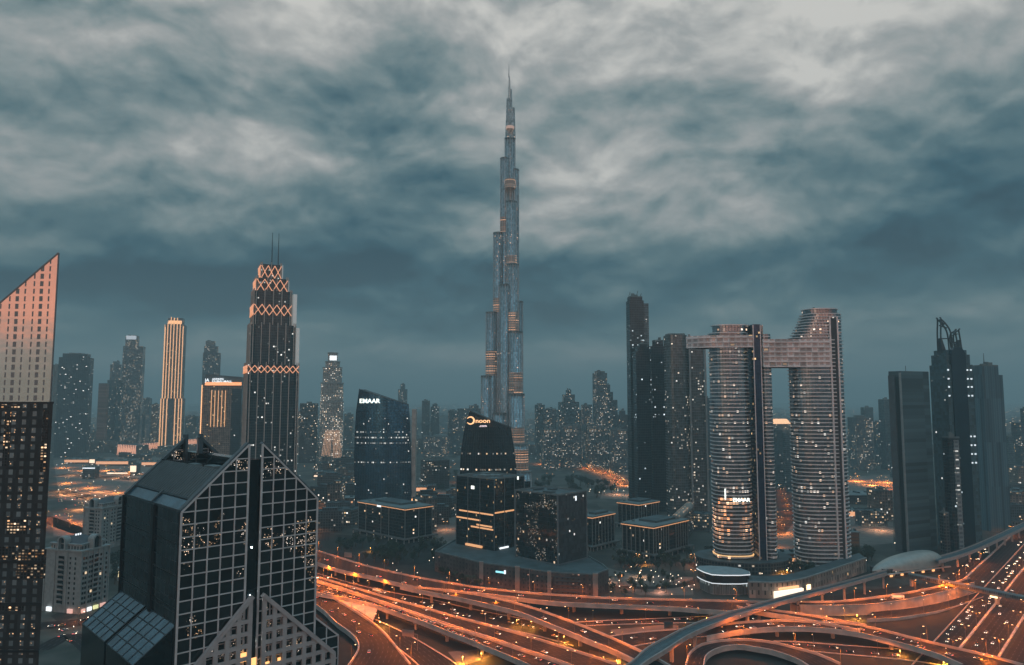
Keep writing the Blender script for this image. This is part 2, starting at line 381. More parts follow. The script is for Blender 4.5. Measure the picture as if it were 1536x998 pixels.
def asphalt(name, col=(.026, .026, .028), lanes=3.6, mark=.16):
    m, nt, b = nmat(name); N = nt.nodes; L = nt.links
    uv = N.new('ShaderNodeUVMap'); sp = N.new('ShaderNodeSeparateXYZ'); L.new(uv.outputs[0], sp.inputs[0])
    def mth(op, a, c=None):
        n = N.new('ShaderNodeMath'); n.operation = op
        for i, x in enumerate((a, c)):
            if x is None: continue
            if isinstance(x, (int, float)): n.inputs[i].default_value = x
            else: L.new(x, n.inputs[i])
        return n.outputs[0]
    fu = mth('FRACT', mth('DIVIDE', mth('ADD', sp.outputs[0], 0.12), lanes)); fv = mth('FRACT', mth('DIVIDE', sp.outputs[1], 9.0))
    mk = mth('MULTIPLY', mth('LESS_THAN', fu, .24/lanes), mth('LESS_THAN', fv, .45))
    tcn = N.new('ShaderNodeTexCoord')
    no = N.new('ShaderNodeTexNoise'); no.inputs['Scale'].default_value = .12; no.inputs['Detail'].default_value = 6; L.new(tcn.outputs['Object'], no.inputs['Vector'])
    # tyre-polished wheel tracks
    tr = mth('ABSOLUTE', mth('SUBTRACT', fu, .5)); tr2 = mth('MULTIPLY', mth('SUBTRACT', .5, tr), .5)
    mr = N.new('ShaderNodeMapRange'); L.new(no.outputs[0], mr.inputs[0]); mr.inputs[3].default_value = .55; mr.inputs[4].default_value = 1.45
    v = N.new('ShaderNodeVectorMath'); v.operation = 'SCALE'; v.inputs[0].default_value = col; L.new(mth('SUBTRACT', mr.outputs[0], tr2), v.inputs['Scale'])
    mx = N.new('ShaderNodeMix'); mx.data_type = 'RGBA'; L.new(mth('MULTIPLY', mk, mark*1.6), mx.inputs[0]); L.new(v.outputs[0], mx.inputs[6]); mx.inputs[7].default_value = (.6, .58, .55, 1)
    L.new(mx.outputs[2], b.inputs['Base Color']); b.inputs['Roughness'].default_value = .8; b.inputs['Specular IOR Level'].default_value = .08
    return m
M_asph = asphalt('asphalt'); M_asphl = asphalt('worn_asphalt', (.034, .030, .029))
M_pave = plain('paved_island', (.16, .13, .11), .85, var=.3, scale=.08)
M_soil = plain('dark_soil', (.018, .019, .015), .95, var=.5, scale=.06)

def spline(P, per=8):
    P = [Vector(p) for p in P]
    if len(P) == 2: return [P[0].lerp(P[1], i/per) for i in range(per+1)]
    out = []; Q = [P[0]*2-P[1]]+P+[P[-1]*2-P[-2]]
    for i in range(1, len(Q)-2):
        a, b, c, d = Q[i-1], Q[i], Q[i+1], Q[i+2]
        for k in range(per):
            t = k/per; out.append(.5*((2*b)+(c-a)*t+(2*a-5*b+4*c-d)*t*t+(3*b-a-3*c+d)*t*t*t))
    out.append(P[-1]); return out
def resample(P, n):
    ds = [0.0]
    for a, b in zip(P, P[1:]): ds.append(ds[-1]+(b-a).length)
    T = ds[-1]; out = []; j = 0
    for i in range(n):
        x = T*i/(n-1)
        while j < len(ds)-2 and ds[j+1] < x: j += 1
        k = (x-ds[j])/max(1e-6, ds[j+1]-ds[j]); out.append(P[j].lerp(P[j+1], min(1, max(0, k))))
    return out, T
ROADS = {}
def road(name, far, near, z=0.0, piers=True, mat=None, par=True, pier_skip=(), pier_gap=38, parh=1.7, thick=2.0, wall=False, parcol=None, parw=.9, far_par=True, near_par=True, key=None, vis=True):
    """a carriageway between its far and near edges, both traced on the level z (number or list per point)"""
    def zs(lst): return z if isinstance(z, (list, tuple)) else [z]*len(lst)
    A = spline([G(u, v, q) for (u, v), q in zip(far, zs(far))]); B = spline([G(u, v, q) for (u, v), q in zip(near, zs(near))])
    _, LA = resample(A, 2); _, LB = resample(B, 2)
    n = max(8, int(max(LA, LB)/7)); A, _ = resample(A, n); B, _ = resample(B, n)
    root = thing(name, None, None, (0, 0, 0)); tag(root, kind='structure')
    d = MB(); v = 0
    for i in range(n-1):
        w0 = (A[i]-B[i]).length; w1 = (A[i+1]-B[i+1]).length; L = ((A[i+1]+B[i+1])/2-(A[i]+B[i])/2).length
        d.face([B[i], B[i+1], A[i+1], A[i]], 0, [(0, v), (0, v+L), (w1, v+L), (w0, v)]); v += L
    d.build('road_surface', mat or M_asph, root)
    zmax = max(p.z for p in A)
    if zmax > 1.0:
        s_ = MB()
        for i in range(n-1):
            for E, sg in ((A, 1), (B, -1)):
                a, b = E[i], E[i+1]; dn = Vector((0, 0, -thick))
                if a.z < .3 and b.z < .3: continue
                lo = [Vector((a.x, a.y, 0)), Vector((b.x, b.y, 0))] if (wall or min(a.z, b.z) < 3.2) else [a+dn, b+dn]
                f = [a, b, lo[1], lo[0]]
                s_.face(f if sg > 0 else f[::-1], 0)
            if not wall: s_.face([A[i]+Vector((0, 0, -thick)), A[i+1]+Vector((0, 0, -thick)), B[i+1]+Vector((0, 0, -thick)), B[i]+Vector((0, 0, -thick))], 0)
        s_.build('retaining_wall' if wall else 'deck_slab', parcol or M_conc, root)
    if par:
        for E, ok in ((A, far_par), (B, near_par)):
            if not ok: continue
            p = MB()
            O = B if E is A else A
            ofs = []
            for i in range(n):
                inw = (O[i]-E[i]); inw.z = 0; inw = inw.normalized()*parw; ofs.append(E[i]+inw)
            up = Vector((0, 0, parh)); dn = Vector((0, 0, .02))
            for i in range(n-1):
                a, b, c, e = E[i], E[i+1], ofs[i+1], ofs[i]
                p.face([a-dn, b-dn, b+up, a+up], 0); p.face([a+up, b+up, c+up, e+up], 0); p.face([e+up, c+up, c, e], 0)
            p.build('parapet', parcol or M_conc, root)
    if piers and not wall:
        acc = pier_gap*.6; cnt = 0
        for i in range(1, n-1):
            c = (A[i]+B[i])/2; pc = (A[i-1]+B[i-1])/2; acc += (c-pc).length
            if acc > pier_gap and c.z > 3.8:
                acc = 0
                w = (A[i]-B[i]).length; wd = (A[i]-B[i]).normalized(); ang = math.atan2(wd.y, wd.x)
                q = MB(); zt = c.z-thick
                k = max(1, int(w/22))
                for j in range(k):
                    cc = B[i].lerp(A[i], (j+.5)/k); q.box(cc.x, cc.y, 0, 2.2, 1.8, zt-2.2, ang)
                    half = min(w/k*.42, 7)
                    P0 = [(-1.1, -1.1), (1.1, -1.1), (1.1, 1.1), (-1.1, 1.1)]; P1 = [(-half, -1.1), (half, -1.1), (half, 1.1), (-half, 1.1)]
                    rt = lambda a: (cc.x+a[0]*math.cos(ang)-a[1]*math.sin(ang), cc.y+a[0]*math.sin(ang)+a[1]*math.cos(ang))
                    q.prism([rt(a) for a in P0], zt-2.2, zt-.7, 0, None, top=[rt(a) for a in P1]); q.prism([rt(a) for a in P1], zt-.7, zt-.05, 0, 0)
                q.build('pier', M_conc, root)
    ROADS[key or name] = (A, B); return root
def patch(name, pts, z, mat):
    p = MB(); p.face([G(u, v, z) for u, v in pts], 0); return tag(p.build(name, mat), kind='structure')

# ---- ground level first
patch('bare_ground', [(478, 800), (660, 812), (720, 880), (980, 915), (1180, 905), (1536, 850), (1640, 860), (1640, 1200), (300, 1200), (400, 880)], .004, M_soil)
patch('paved_island', [(915, 945), (1000, 937), (1018, 938), (1018, 944), (960, 950), (925, 953)], .03, M_pave)
patch('paved_island', [(1310, 915), (1400, 903), (1440, 892), (1452, 893), (1400, 912), (1310, 920)], .05, M_pave)
patch('lay_by', [(672, 978), (738, 972), (752, 980), (690, 1000)], .03, M_pave)
patch('lay_by', [(757, 927), (806, 929), (812, 935), (762, 934)], .03, M_pave)
patch('lay_by', [(826, 950), (860, 952), (868, 959), (838, 960)], .03, M_pave)
patch('lay_by', [(884, 975), (930, 985), (950, 1003), (880, 1000)], .03, M_pave)
patch('lay_by', [(1036, 922), (1080, 922), (1085, 928), (1040, 930)], .035, M_pave)
# ground roads
road('lower_road', [(440, 850), (478, 861), (535, 877), (588, 889), (645, 899), (700, 912), (760, 924), (830, 937), (880, 950)], [(440, 860), (478, 872), (535, 889), (588, 903), (645, 916), (700, 929), (755, 943), (815, 957), (860, 970)], .05, mat=M_asphl, parh=.5, key='low')
road('cross_road', [(850, 935), (890, 932), (950, 929.5), (1030, 926), (1110, 922), (1180, 922)], [(850, 941), (890, 939), (950, 937), (1030, 935), (1110, 933), (1180, 934)], .10, mat=M_asphl, parh=.5, key='cross')
road('slip_road', [(905, 956), (960, 949), (1010, 945), (1060, 940), (1110, 938)], [(932, 975), (975, 966), (1020, 960), (1075, 955), (1125, 953)], .13, parh=.6, key='slip')
road('under_road', [(560, 928), (600, 946), (640, 968), (684, 996), (720, 1030)], [(535, 935), (570, 955), (600, 976), (630, 1002), (650, 1030)], .08, parh=.5, key='under')
road('frontage_road', [(1160, 962), (1195, 963), (1250, 967), (1320, 972), (1380, 976), (1420, 982)], [(1175, 975), (1200, 976), (1250, 981), (1320, 987), (1375, 993), (1420, 1000)], .07, mat=M_asphl, parh=.5, key='front')
# highway in world space
HA = G(1424, 960); HD = Vector((.66, .751, 0)).normalized(); HN = Vector((HD.y, -HD.x, 0))
def hstrip(name, o0, o1, z, mat, t0=-260, t1=1500, parent=None):
    m_ = MB(); n = 24
    for i in range(n):
        a, b = lerp(t0, t1, i/n), lerp(t0, t1, (i+1)/n)
        P = [HA+HD*a+HN*o0, HA+HD*a+HN*o1, HA+HD*b+HN*o1, HA+HD*b+HN*o0]
        w = o1-o0; m_.face([(p.x, p.y, z) for p in P], 0, [(0, a), (w, a), (w, b), (0, b)])
    return m_.build(name, mat, parent)
hw = thing('highway', None, None); tag(hw, kind='structure')
hstrip('carriageway', -6, 8, .16, M_asph, parent=hw); hstrip('carriageway', 12, 31, .16, M_asphl, parent=hw)
hstrip('carriageway', 37, 58, .16, M_asphl, parent=hw); hstrip('carriageway', 64, 84, .16, M_asph, parent=hw)
hstrip('service_lane', -26, -9, .16, M_asphl, t0=95, t1=1500, parent=hw); hstrip('service_lane', -44, -30, .16, M_asphl, t0=150, t1=1500, parent=hw)
for o in (-7.5, 10, 34, 61, 86, -28):
    m_ = MB(); t0 = -260 if o > -10 else 100
    n = 24
    for i in range(n):
        a, b = lerp(t0, 1500, i/n), lerp(t0, 1500, (i+1)/n); p = HA+HD*a+HN*o; q = HA+HD*b+HN*o
        m_.beam((p.x, p.y, .5), (q.x, q.y, .5), .5 if o in (-7.5,) else 1.6, 1.0, 0)
    m_.build('median_barrier', M_conc, hw)
# raised decks, from the far one to the near one
road('flyover', [(440, 815), (479, 828), (520, 841), (557, 852), (601, 862), (645, 871), (688, 878), (727, 884), (775, 889), (822, 893), (870, 896), (900, 898), (969, 900), (1048, 902), (1110, 903.5), (1170, 905)],
     [(440, 833), (479, 847), (514, 858), (557, 867), (601, 878), (627, 883), (688, 889), (735, 894), (775, 899), (807, 903), (838, 906), (900, 909), (953, 911), (1017, 914), (1064, 918), (1110, 920)], 9.0, key='fly1')
road('flyover', [(640, 884), (680, 889), (704, 891.5), (743, 899), (775, 906.5), (807, 916), (838, 927), (870, 939), (900, 951), (930, 964), (958, 977), (985, 990), (1010, 1004)],
     [(600, 881), (640, 890), (688, 899), (727, 908), (775, 920), (807, 932), (854, 951), (880, 962), (900, 970), (922, 979), (945, 990), (970, 1003), (985, 1012)], 10.0, key='fly2')
road('embankment_road', [(1185, 904), (1250, 904), (1310, 898), (1370, 889), (1417, 879), (1455, 868)], [(1200, 910.5), (1255, 911), (1310, 909), (1370, 900), (1420, 889), (1462, 876)], 7.0, wall=True, key='emb')
road('ramp', [(1310, 917), (1360, 913), (1410, 904), (1450, 893), (1480, 884)], [(1300, 930), (1350, 927), (1405, 918), (1440, 908), (1475, 896)], [2.0, 1.8, 1.2, .6, .3], wall=True, parh=.6, key='ramp2')
road('flyover', [(440, 855), (480, 868), (535, 884), (589, 900), (633, 912), (677, 925), (730, 939), (789, 955), (840, 971), (900, 990), (950, 1008)],
     [(440, 862), (478, 873), (520, 887), (562, 901), (600, 914), (633, 925), (690, 945), (735, 959), (781, 975), (830, 991), (870, 1006)], 8.0, mat=M_asphl, key='fly3')
road('flyover', [(440, 864), (478, 875), (520, 889), (562, 903), (600, 916), (633, 927), (690, 947), (735, 961), (781, 977), (830, 993), (870, 1008)],
     [(440, 882), (480, 892), (535, 903), (568, 912), (600, 923), (636, 936), (671, 950), (700, 961), (726, 972), (760, 986), (794, 1001)], 8.3, mat=M_asphl, key='fly4')
road('curved_ramp', [(440, 868), (480, 889), (500, 899), (521, 911), (542, 924), (562, 938), (577, 951), (589, 965), (603, 982), (617, 1000)],
     [(440, 888), (480, 914), (495, 928), (507, 939), (521, 949), (531, 958), (537, 968), (536, 978), (529, 990), (520, 1003)], 5.0, mat=M_asphl, key='ramp1')
road('retaining_embankment', [(500, 893), (530, 901), (566, 914)], [(516, 905), (540, 917), (560, 931)], [7.0, 7.0, 7.2], wall=True, piers=False, par=False, key='wedge', mat=M_conc)
road('flyover', [(1060, 942), (1095, 937), (1132, 934), (1179, 932.6), (1227, 935), (1274, 938), (1320, 946), (1358, 956), (1429, 973), (1486, 986), (1536, 1000)],
     [(1060, 958), (1085, 953), (1108, 949), (1147, 945), (1195, 943.5), (1242, 946), (1290, 952.5), (1325, 961), (1370, 973), (1405, 984), (1443, 1000)], 8.0, key='fly5')
road('flyover', [(1120, 908), (1155, 916), (1195, 921.5), (1235, 928), (1274, 935), (1300, 940)], [(1105, 912), (1140, 920), (1180, 926.5), (1222, 934), (1262, 942), (1290, 948)], 8.6, key='fly6')
road('loop_ramp', [(1026, 1010), (1029, 996), (1034, 982), (1048, 970.5), (1064, 965.5), (1080, 963), (1108, 961), (1132, 962), (1163, 966), (1195, 974), (1227, 983), (1262, 998)],
     [(1056, 1010), (1057, 998), (1060, 987), (1070, 979), (1083, 974), (1096, 971.5), (1112, 970.8), (1132, 974), (1155, 978), (1178, 985), (1198, 993), (1215, 1004)], 4.5, key='loop')
# metro viaduct
M_metro = plain('track_bed', (.09, .12, .13), .7, var=.25, scale=.2)
M_metrop = plain('viaduct_concrete', (.42, .34, .31), .8, var=.15, scale=.2)
FM = [(905, 1016), (945, 996), (969, 974.5), (1001, 956.5), (1032, 941), (1064, 928.6), (1110, 915), (1147, 904), (1195, 891.5), (1242, 880), (1290, 867), (1330, 856)]
NM = [(940, 1020), (968, 996), (1001, 975.5), (1032, 955.5), (1064, 941), (1110, 924.5), (1147, 912), (1195, 898.5), (1242, 886), (1290, 872.5), (1330, 861)]
road('metro_viaduct', FM, NM, 14.0, mat=M_metro, parcol=M_metrop, parh=1.3, thick=1.8, pier_gap=34, key='metro')
road('metro_viaduct', [(1400, 838), (1432, 829), (1462, 818), (1500, 801), (1536, 784), (1580, 762), (1640, 730)], [(1408, 843), (1438, 835), (1468, 824), (1505, 807), (1541, 790), (1586, 767), (1646, 735)], 13.0, mat=M_metro, parcol=M_metrop, parh=1.3, thick=2.0, pier_gap=30, key='metro2')
# two rails and a central walkway on the track bed
for k_ in ('metro', 'metro2'):
    A, B = ROADS[k_]
    for f_ in (.22, .32, .68, .78):
        r_ = MB(); P = [B[i].lerp(A[i], f_) for i in range(len(A))]
        for a, b in zip(P, P[1:]): r_.beam(a+Vector((0, 0, .15)), b+Vector((0, 0, .15)), .18, .2)
        o = r_.build('rail', M_steel); o.parent = [x for x in COL.objects if x.name.startswith('metro_viaduct')][0 if k_ == 'metro' else 1]
# distant streets
def far_street(name, pts, w, z, mat=None, key=None):
    P, L = resample(spline([G(u, v) for u, v in pts]), 30); m_ = MB(); v = 0; A = []; B = []
    for i, p in enumerate(P):
        t = (P[min(i+1, 29)]-P[max(i-1, 0)]).normalized(); n_ = Vector((-t.y, t.x, 0)); A.append(p+n_*w/2); B.append(p-n_*w/2)
    for i in range(29):
        q = (P[i+1]-P[i]).length
        m_.face([(B[i].x, B[i].y, z), (B[i+1].x, B[i+1].y, z), (A[i+1].x, A[i+1].y, z), (A[i].x, A[i].y, z)], 0, [(0, v), (0, v+q), (w, v+q), (w, v)]); v += q
    o = tag(m_.build(name, mat or M_asphl), kind='structure'); ROADS[key or name] = (A, B); return o
far_street('boulevard', [(790, 697), (830, 696), (865, 700), (895, 706), (920, 716), (935, 728)], 26, .012, key='blvd')
far_street('street', [(478, 812), (482, 790), (486, 770), (500, 745), (530, 725)], 26, .008, key='st1')
far_street('street', [(80, 735), (140, 748), (190, 762), (240, 780)], 30, .008, key='st2')
far_street('street', [(60, 775), (130, 800), (200, 812)], 26, .01, key='st3')
far_street('street', [(90, 712), (160, 716), (230, 722), (300, 735)], 40, .014, key='st4')
far_street('street', [(1270, 722), (1310, 722), (1345, 735)], 60, .008, key='st5')
far_street('street', [(50, 940), (110, 935), (150, 928), (200, 915)], 22, .008, key='st6')
far_street('street', [(60, 975), (110, 955), (160, 1000)], 14, .012, key='st7')
far_street('street', [(650, 850), (760, 868), (910, 880), (1010, 880), (1060, 860), (1010, 840), (940, 850)], 10, .014, key='st8')
far_street('street', [(480, 710), (530, 722), (620, 730), (690, 722)], 22, .016, key='st9')
far_street('street', [(500, 830), (560, 842), (620, 846), (660, 838), (700, 830)], 10, .018, key='st10')
far_street('street', [(1150, 700), (1180, 760), (1160, 800)], 30, .018, key='st11')
far_street('street', [(1500, 690), (1540, 705), (1600, 720)], 60, .008, key='st12')
patch('plaza', [(80, 690), (235, 682), (300, 715), (240, 765), (90, 750)], .006, M_pave)
patch('plaza', [(905, 850), (950, 862), (1040, 866), (1040, 893), (960, 893), (900, 870)], .006, M_pave)

for P_ in ([(555, 728), (640, 730), (690, 742), (680, 752), (600, 748), (560, 745)], [(478, 690), (528, 690), (532, 745), (480, 760)], [(905, 735), (985, 738), (1040, 752), (1050, 790), (1030, 792), (985, 752), (900, 748)],
           [(1270, 715), (1340, 712), (1345, 745), (1272, 748)], [(1140, 770), (1200, 770), (1190, 840), (1150, 835)], [(1268, 770), (1340, 772), (1340, 815), (1275, 820)], [(80, 770), (180, 775), (184, 800), (80, 805)], [(640, 760), (688, 765), (690, 815), (655, 815)]):
    patch('added_paving', P_, .010, M_pave)  # paler ground added so the extra lamps have something to light
# ================================================================ BUILDINGS
def fit(u0, u1, Y, rot, aspect):
    """width of a rotated w x w*aspect footprint centred at depth Y that spans u0..u1"""
    w = (u1-u0)/FPX*Y*.8; cx = ((u0+u1)/2-768)/FPX*Y
    for _ in range(25):
        c, s = math.cos(rot), math.sin(rot); us = []
        for a, b in ((-1, -1), (1, -1), (1, 1), (-1, 1)):
            x = a*w/2; y = b*w*aspect/2; us.append(upx((cx+x*c-y*s, Y+x*s+y*c, CAM_H))[0])
        lo, hi = min(us), max(us); w *= (u1-u0)/(hi-lo); cx += ((u0+u1)/2-(lo+hi)/2)/FPX*Y
    return cx, w, w*aspect
def ztop(v, Y): return PY(768, v, Y).z
def rectp(w, d, x=0, y=0): return [(x-w/2, y-d/2), (x+w/2, y-d/2), (x+w/2, y+d/2), (x-w/2, y+d/2)]
def ellp(a, b, n=28, x=0, y=0, p=2.0, ph=0.0):
    out = []
    for i in range(n):
        t = 2*math.pi*i/n+ph; c, s = math.cos(t), math.sin(t)
        out.append((x+a*math.copysign(abs(c)**(2/p), c), y+b*math.copysign(abs(s)**(2/p), s)))
    return out
def sc2(P, k, ky=None): return [(x*k, y*(ky or k)) for x, y in P]
def tower(label, u0, u1, v, Y, mat, rot=.3, aspect=.8, cat='skyscraper', name='skyscraper', group=None, tiers=(), roof=True, fins=0, finmat=None, plant=True, seed=0):
    """a shafted tower; tiers = [(top v, scale, dx, dy)] stacked on its shoulders"""
    rnd = random.Random(int(u0*7+v))
    cx, w, d = fit(u0, u1, Y, rot, aspect); h = ztop(v, Y)
    t = thing(name, label, cat, (cx, Y, 0), rot, group)
    b = MB(); b.prism(rectp(w, d), 0, h, 0, 1, u0=rnd.random()*50); b.build('shaft', [mat, M_roof], t)
    z = h; W_, D_ = w, d
    for (tv, k, ox, oy) in tiers:
        zt = ztop(tv, Y); b = MB(); b.prism(rectp(w*k, d*k, ox*w, oy*d), z-.02, zt, 0, 1, u0=rnd.random()*50); b.build('upper_tier', [mat, M_roof], t); z = zt; W_, D_ = w*k, d*k
        lx, ly = ox*w, oy*d
    if not tiers: lx = ly = 0
    if roof:
        b = MB(); e = .8
        for (x, y, sx, sy) in ((0, -D_/2+e/2, W_, e), (0, D_/2-e/2, W_, e), (-W_/2+e/2, 0, e, D_-2*e-.01), (W_/2-e/2, 0, e, D_-2*e-.01)): b.box(lx+x, ly+y, z-.05, sx-.02, sy-.02, 1.8)
        b.build('parapet', M_roofl, t)
    if plant:
        b = MB()
        for k in range(3): b.box(lx+(rnd.random()-.5)*W_*.5, ly+(rnd.random()-.5)*D_*.4, z, W_*(.12+.2*rnd.random()), D_*(.12+.2*rnd.random()), 3+rnd.random()*4)
        b.build('roof_plant', M_roofl, t)
    if fins:
        b = MB()
        for i in range(fins+1):
            x = -w/2+w*i/fins; b.box(x, -d/2-.4, 0, .8, .8, h+1); b.box(x, d/2+.4, 0, .8, .8, h+1)
        nd = max(2, int(fins*d/w))
        for i in range(1, nd): b.box(-w/2-.4, -d/2+d*i/nd, 0, .8, .8, h+1); b.box(w/2+.4, -d/2+d*i/nd, 0, .8, .8, h+1)
        b.build('facade_fins', finmat or M_steel, t)
    return t, w, d, h
def corner(uc, vb, zb, az, uL, uR, vt):
    """near corner + two visible faces. local x runs along the right face, y along the left face"""
    O = G(uc, vb, zb); dr = (math.sin(az), math.cos(az)); dl = (-math.cos(az), math.sin(az))
    def solve(d, u):
        r_ = ray(u, 700); k = r_.x/r_.y; return (k*O.y-O.x)/(d[0]-k*d[1])
    Lr = solve(dr, uR); Ll = solve(dl, uL); s, z = hit(uc, vt, (O.x, O.y), dr)
    return O, math.atan2(dr[1], dr[0]), Lr, Ll, z
def quad(L, D, x0=0, y0=0): return [(x0, y0), (x0+L, y0), (x0+L, y0+D), (x0, y0+D)]
def text_mesh(name, body, size, mat, parent, loc, rotx=R(90), rotz=0.0, ext=.15, xs=1.0, spacing=1.0, ys=1.0):
    c = bpy.data.curves.new(name, 'FONT'); c.body = body; c.size = size; c.extrude = ext; c.space_character = spacing; c.offset = size*.018
    o = bpy.data.objects.new(name, c); COL.objects.link(o); dg = bpy.context.evaluated_depsgraph_get(); dg.update()
    me = bpy.data.meshes.new_from_object(o.evaluated_get(dg)); bpy.data.objects.remove(o); me.name = name
    me.materials.clear(); me.materials.append(mat); me.transform(Matrix.Diagonal((xs, ys, 1, 1)))
    o = bpy.data.objects.new(name, me); COL.objects.link(o); o.parent = parent; o.location = loc; o.rotation_euler = (rotx, 0, rotz); return o

# facade materials
F_far = facade('far_facade', (.04, .08, .10), (.08, .11, .12), 3, 3.6, .15, .15, .08, WHITE, 1.2, .4, .25, litcol2=WARM)
F_farw = facade('far_warm_facade', (.08, .08, .08), (.22, .17, .14), 4, 4, .18, .18, .22, WARM, 1.1, .3, .3, seed=2, litcol2=WHITE)
F_farlit = facade('far_busy_facade', (.05, .08, .10), (.12, .15, .16), 3, 3.6, .16, .16, .22, WHITE, .8, .3, .3, seed=3, litcol2=WARM)
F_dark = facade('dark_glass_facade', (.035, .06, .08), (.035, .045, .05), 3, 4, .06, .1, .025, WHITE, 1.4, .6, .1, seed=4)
F_darkrow = facade('dark_office_facade', (.03, .05, .06), (.03, .04, .045), 3, 4, .06, .1, .03, WHITE, 1.4, .55, .08, seed=5, floorlit=.06)
F_blue = facade('blue_glass_facade', (.05, .12, .20), (.02, .03, .04), 2.4, 4, .12, .04, .015, WHITE, 1.4, .75, .15, seed=6)
F_grey = facade('grey_glass_facade', (.08, .13, .15), (.10, .14, .15), 3, 4, .1, .14, .04, WHITE, 1.1, .5, .2, seed=7)
F_teal = facade('teal_glass_facade', (.08, .13, .15), (.10, .13, .14), 3.4, 4, .08, .10, .02, WHITE, 1.2, .55, .2, seed=8)
F_low = facade('low_building_facade', (.03, .04, .045), (.16, .14, .125), 3.4, 3.6, .2, .18, .10, WARM, 1.6, .3, .2, seed=9, litcol2=WHITE)
F_lowd = facade('low_dark_facade', (.03, .04, .045), (.075, .075, .075), 3.4, 3.6, .15, .15, .07, WHITE, 1.6, .3, .2, seed=10, litcol2=WARM)

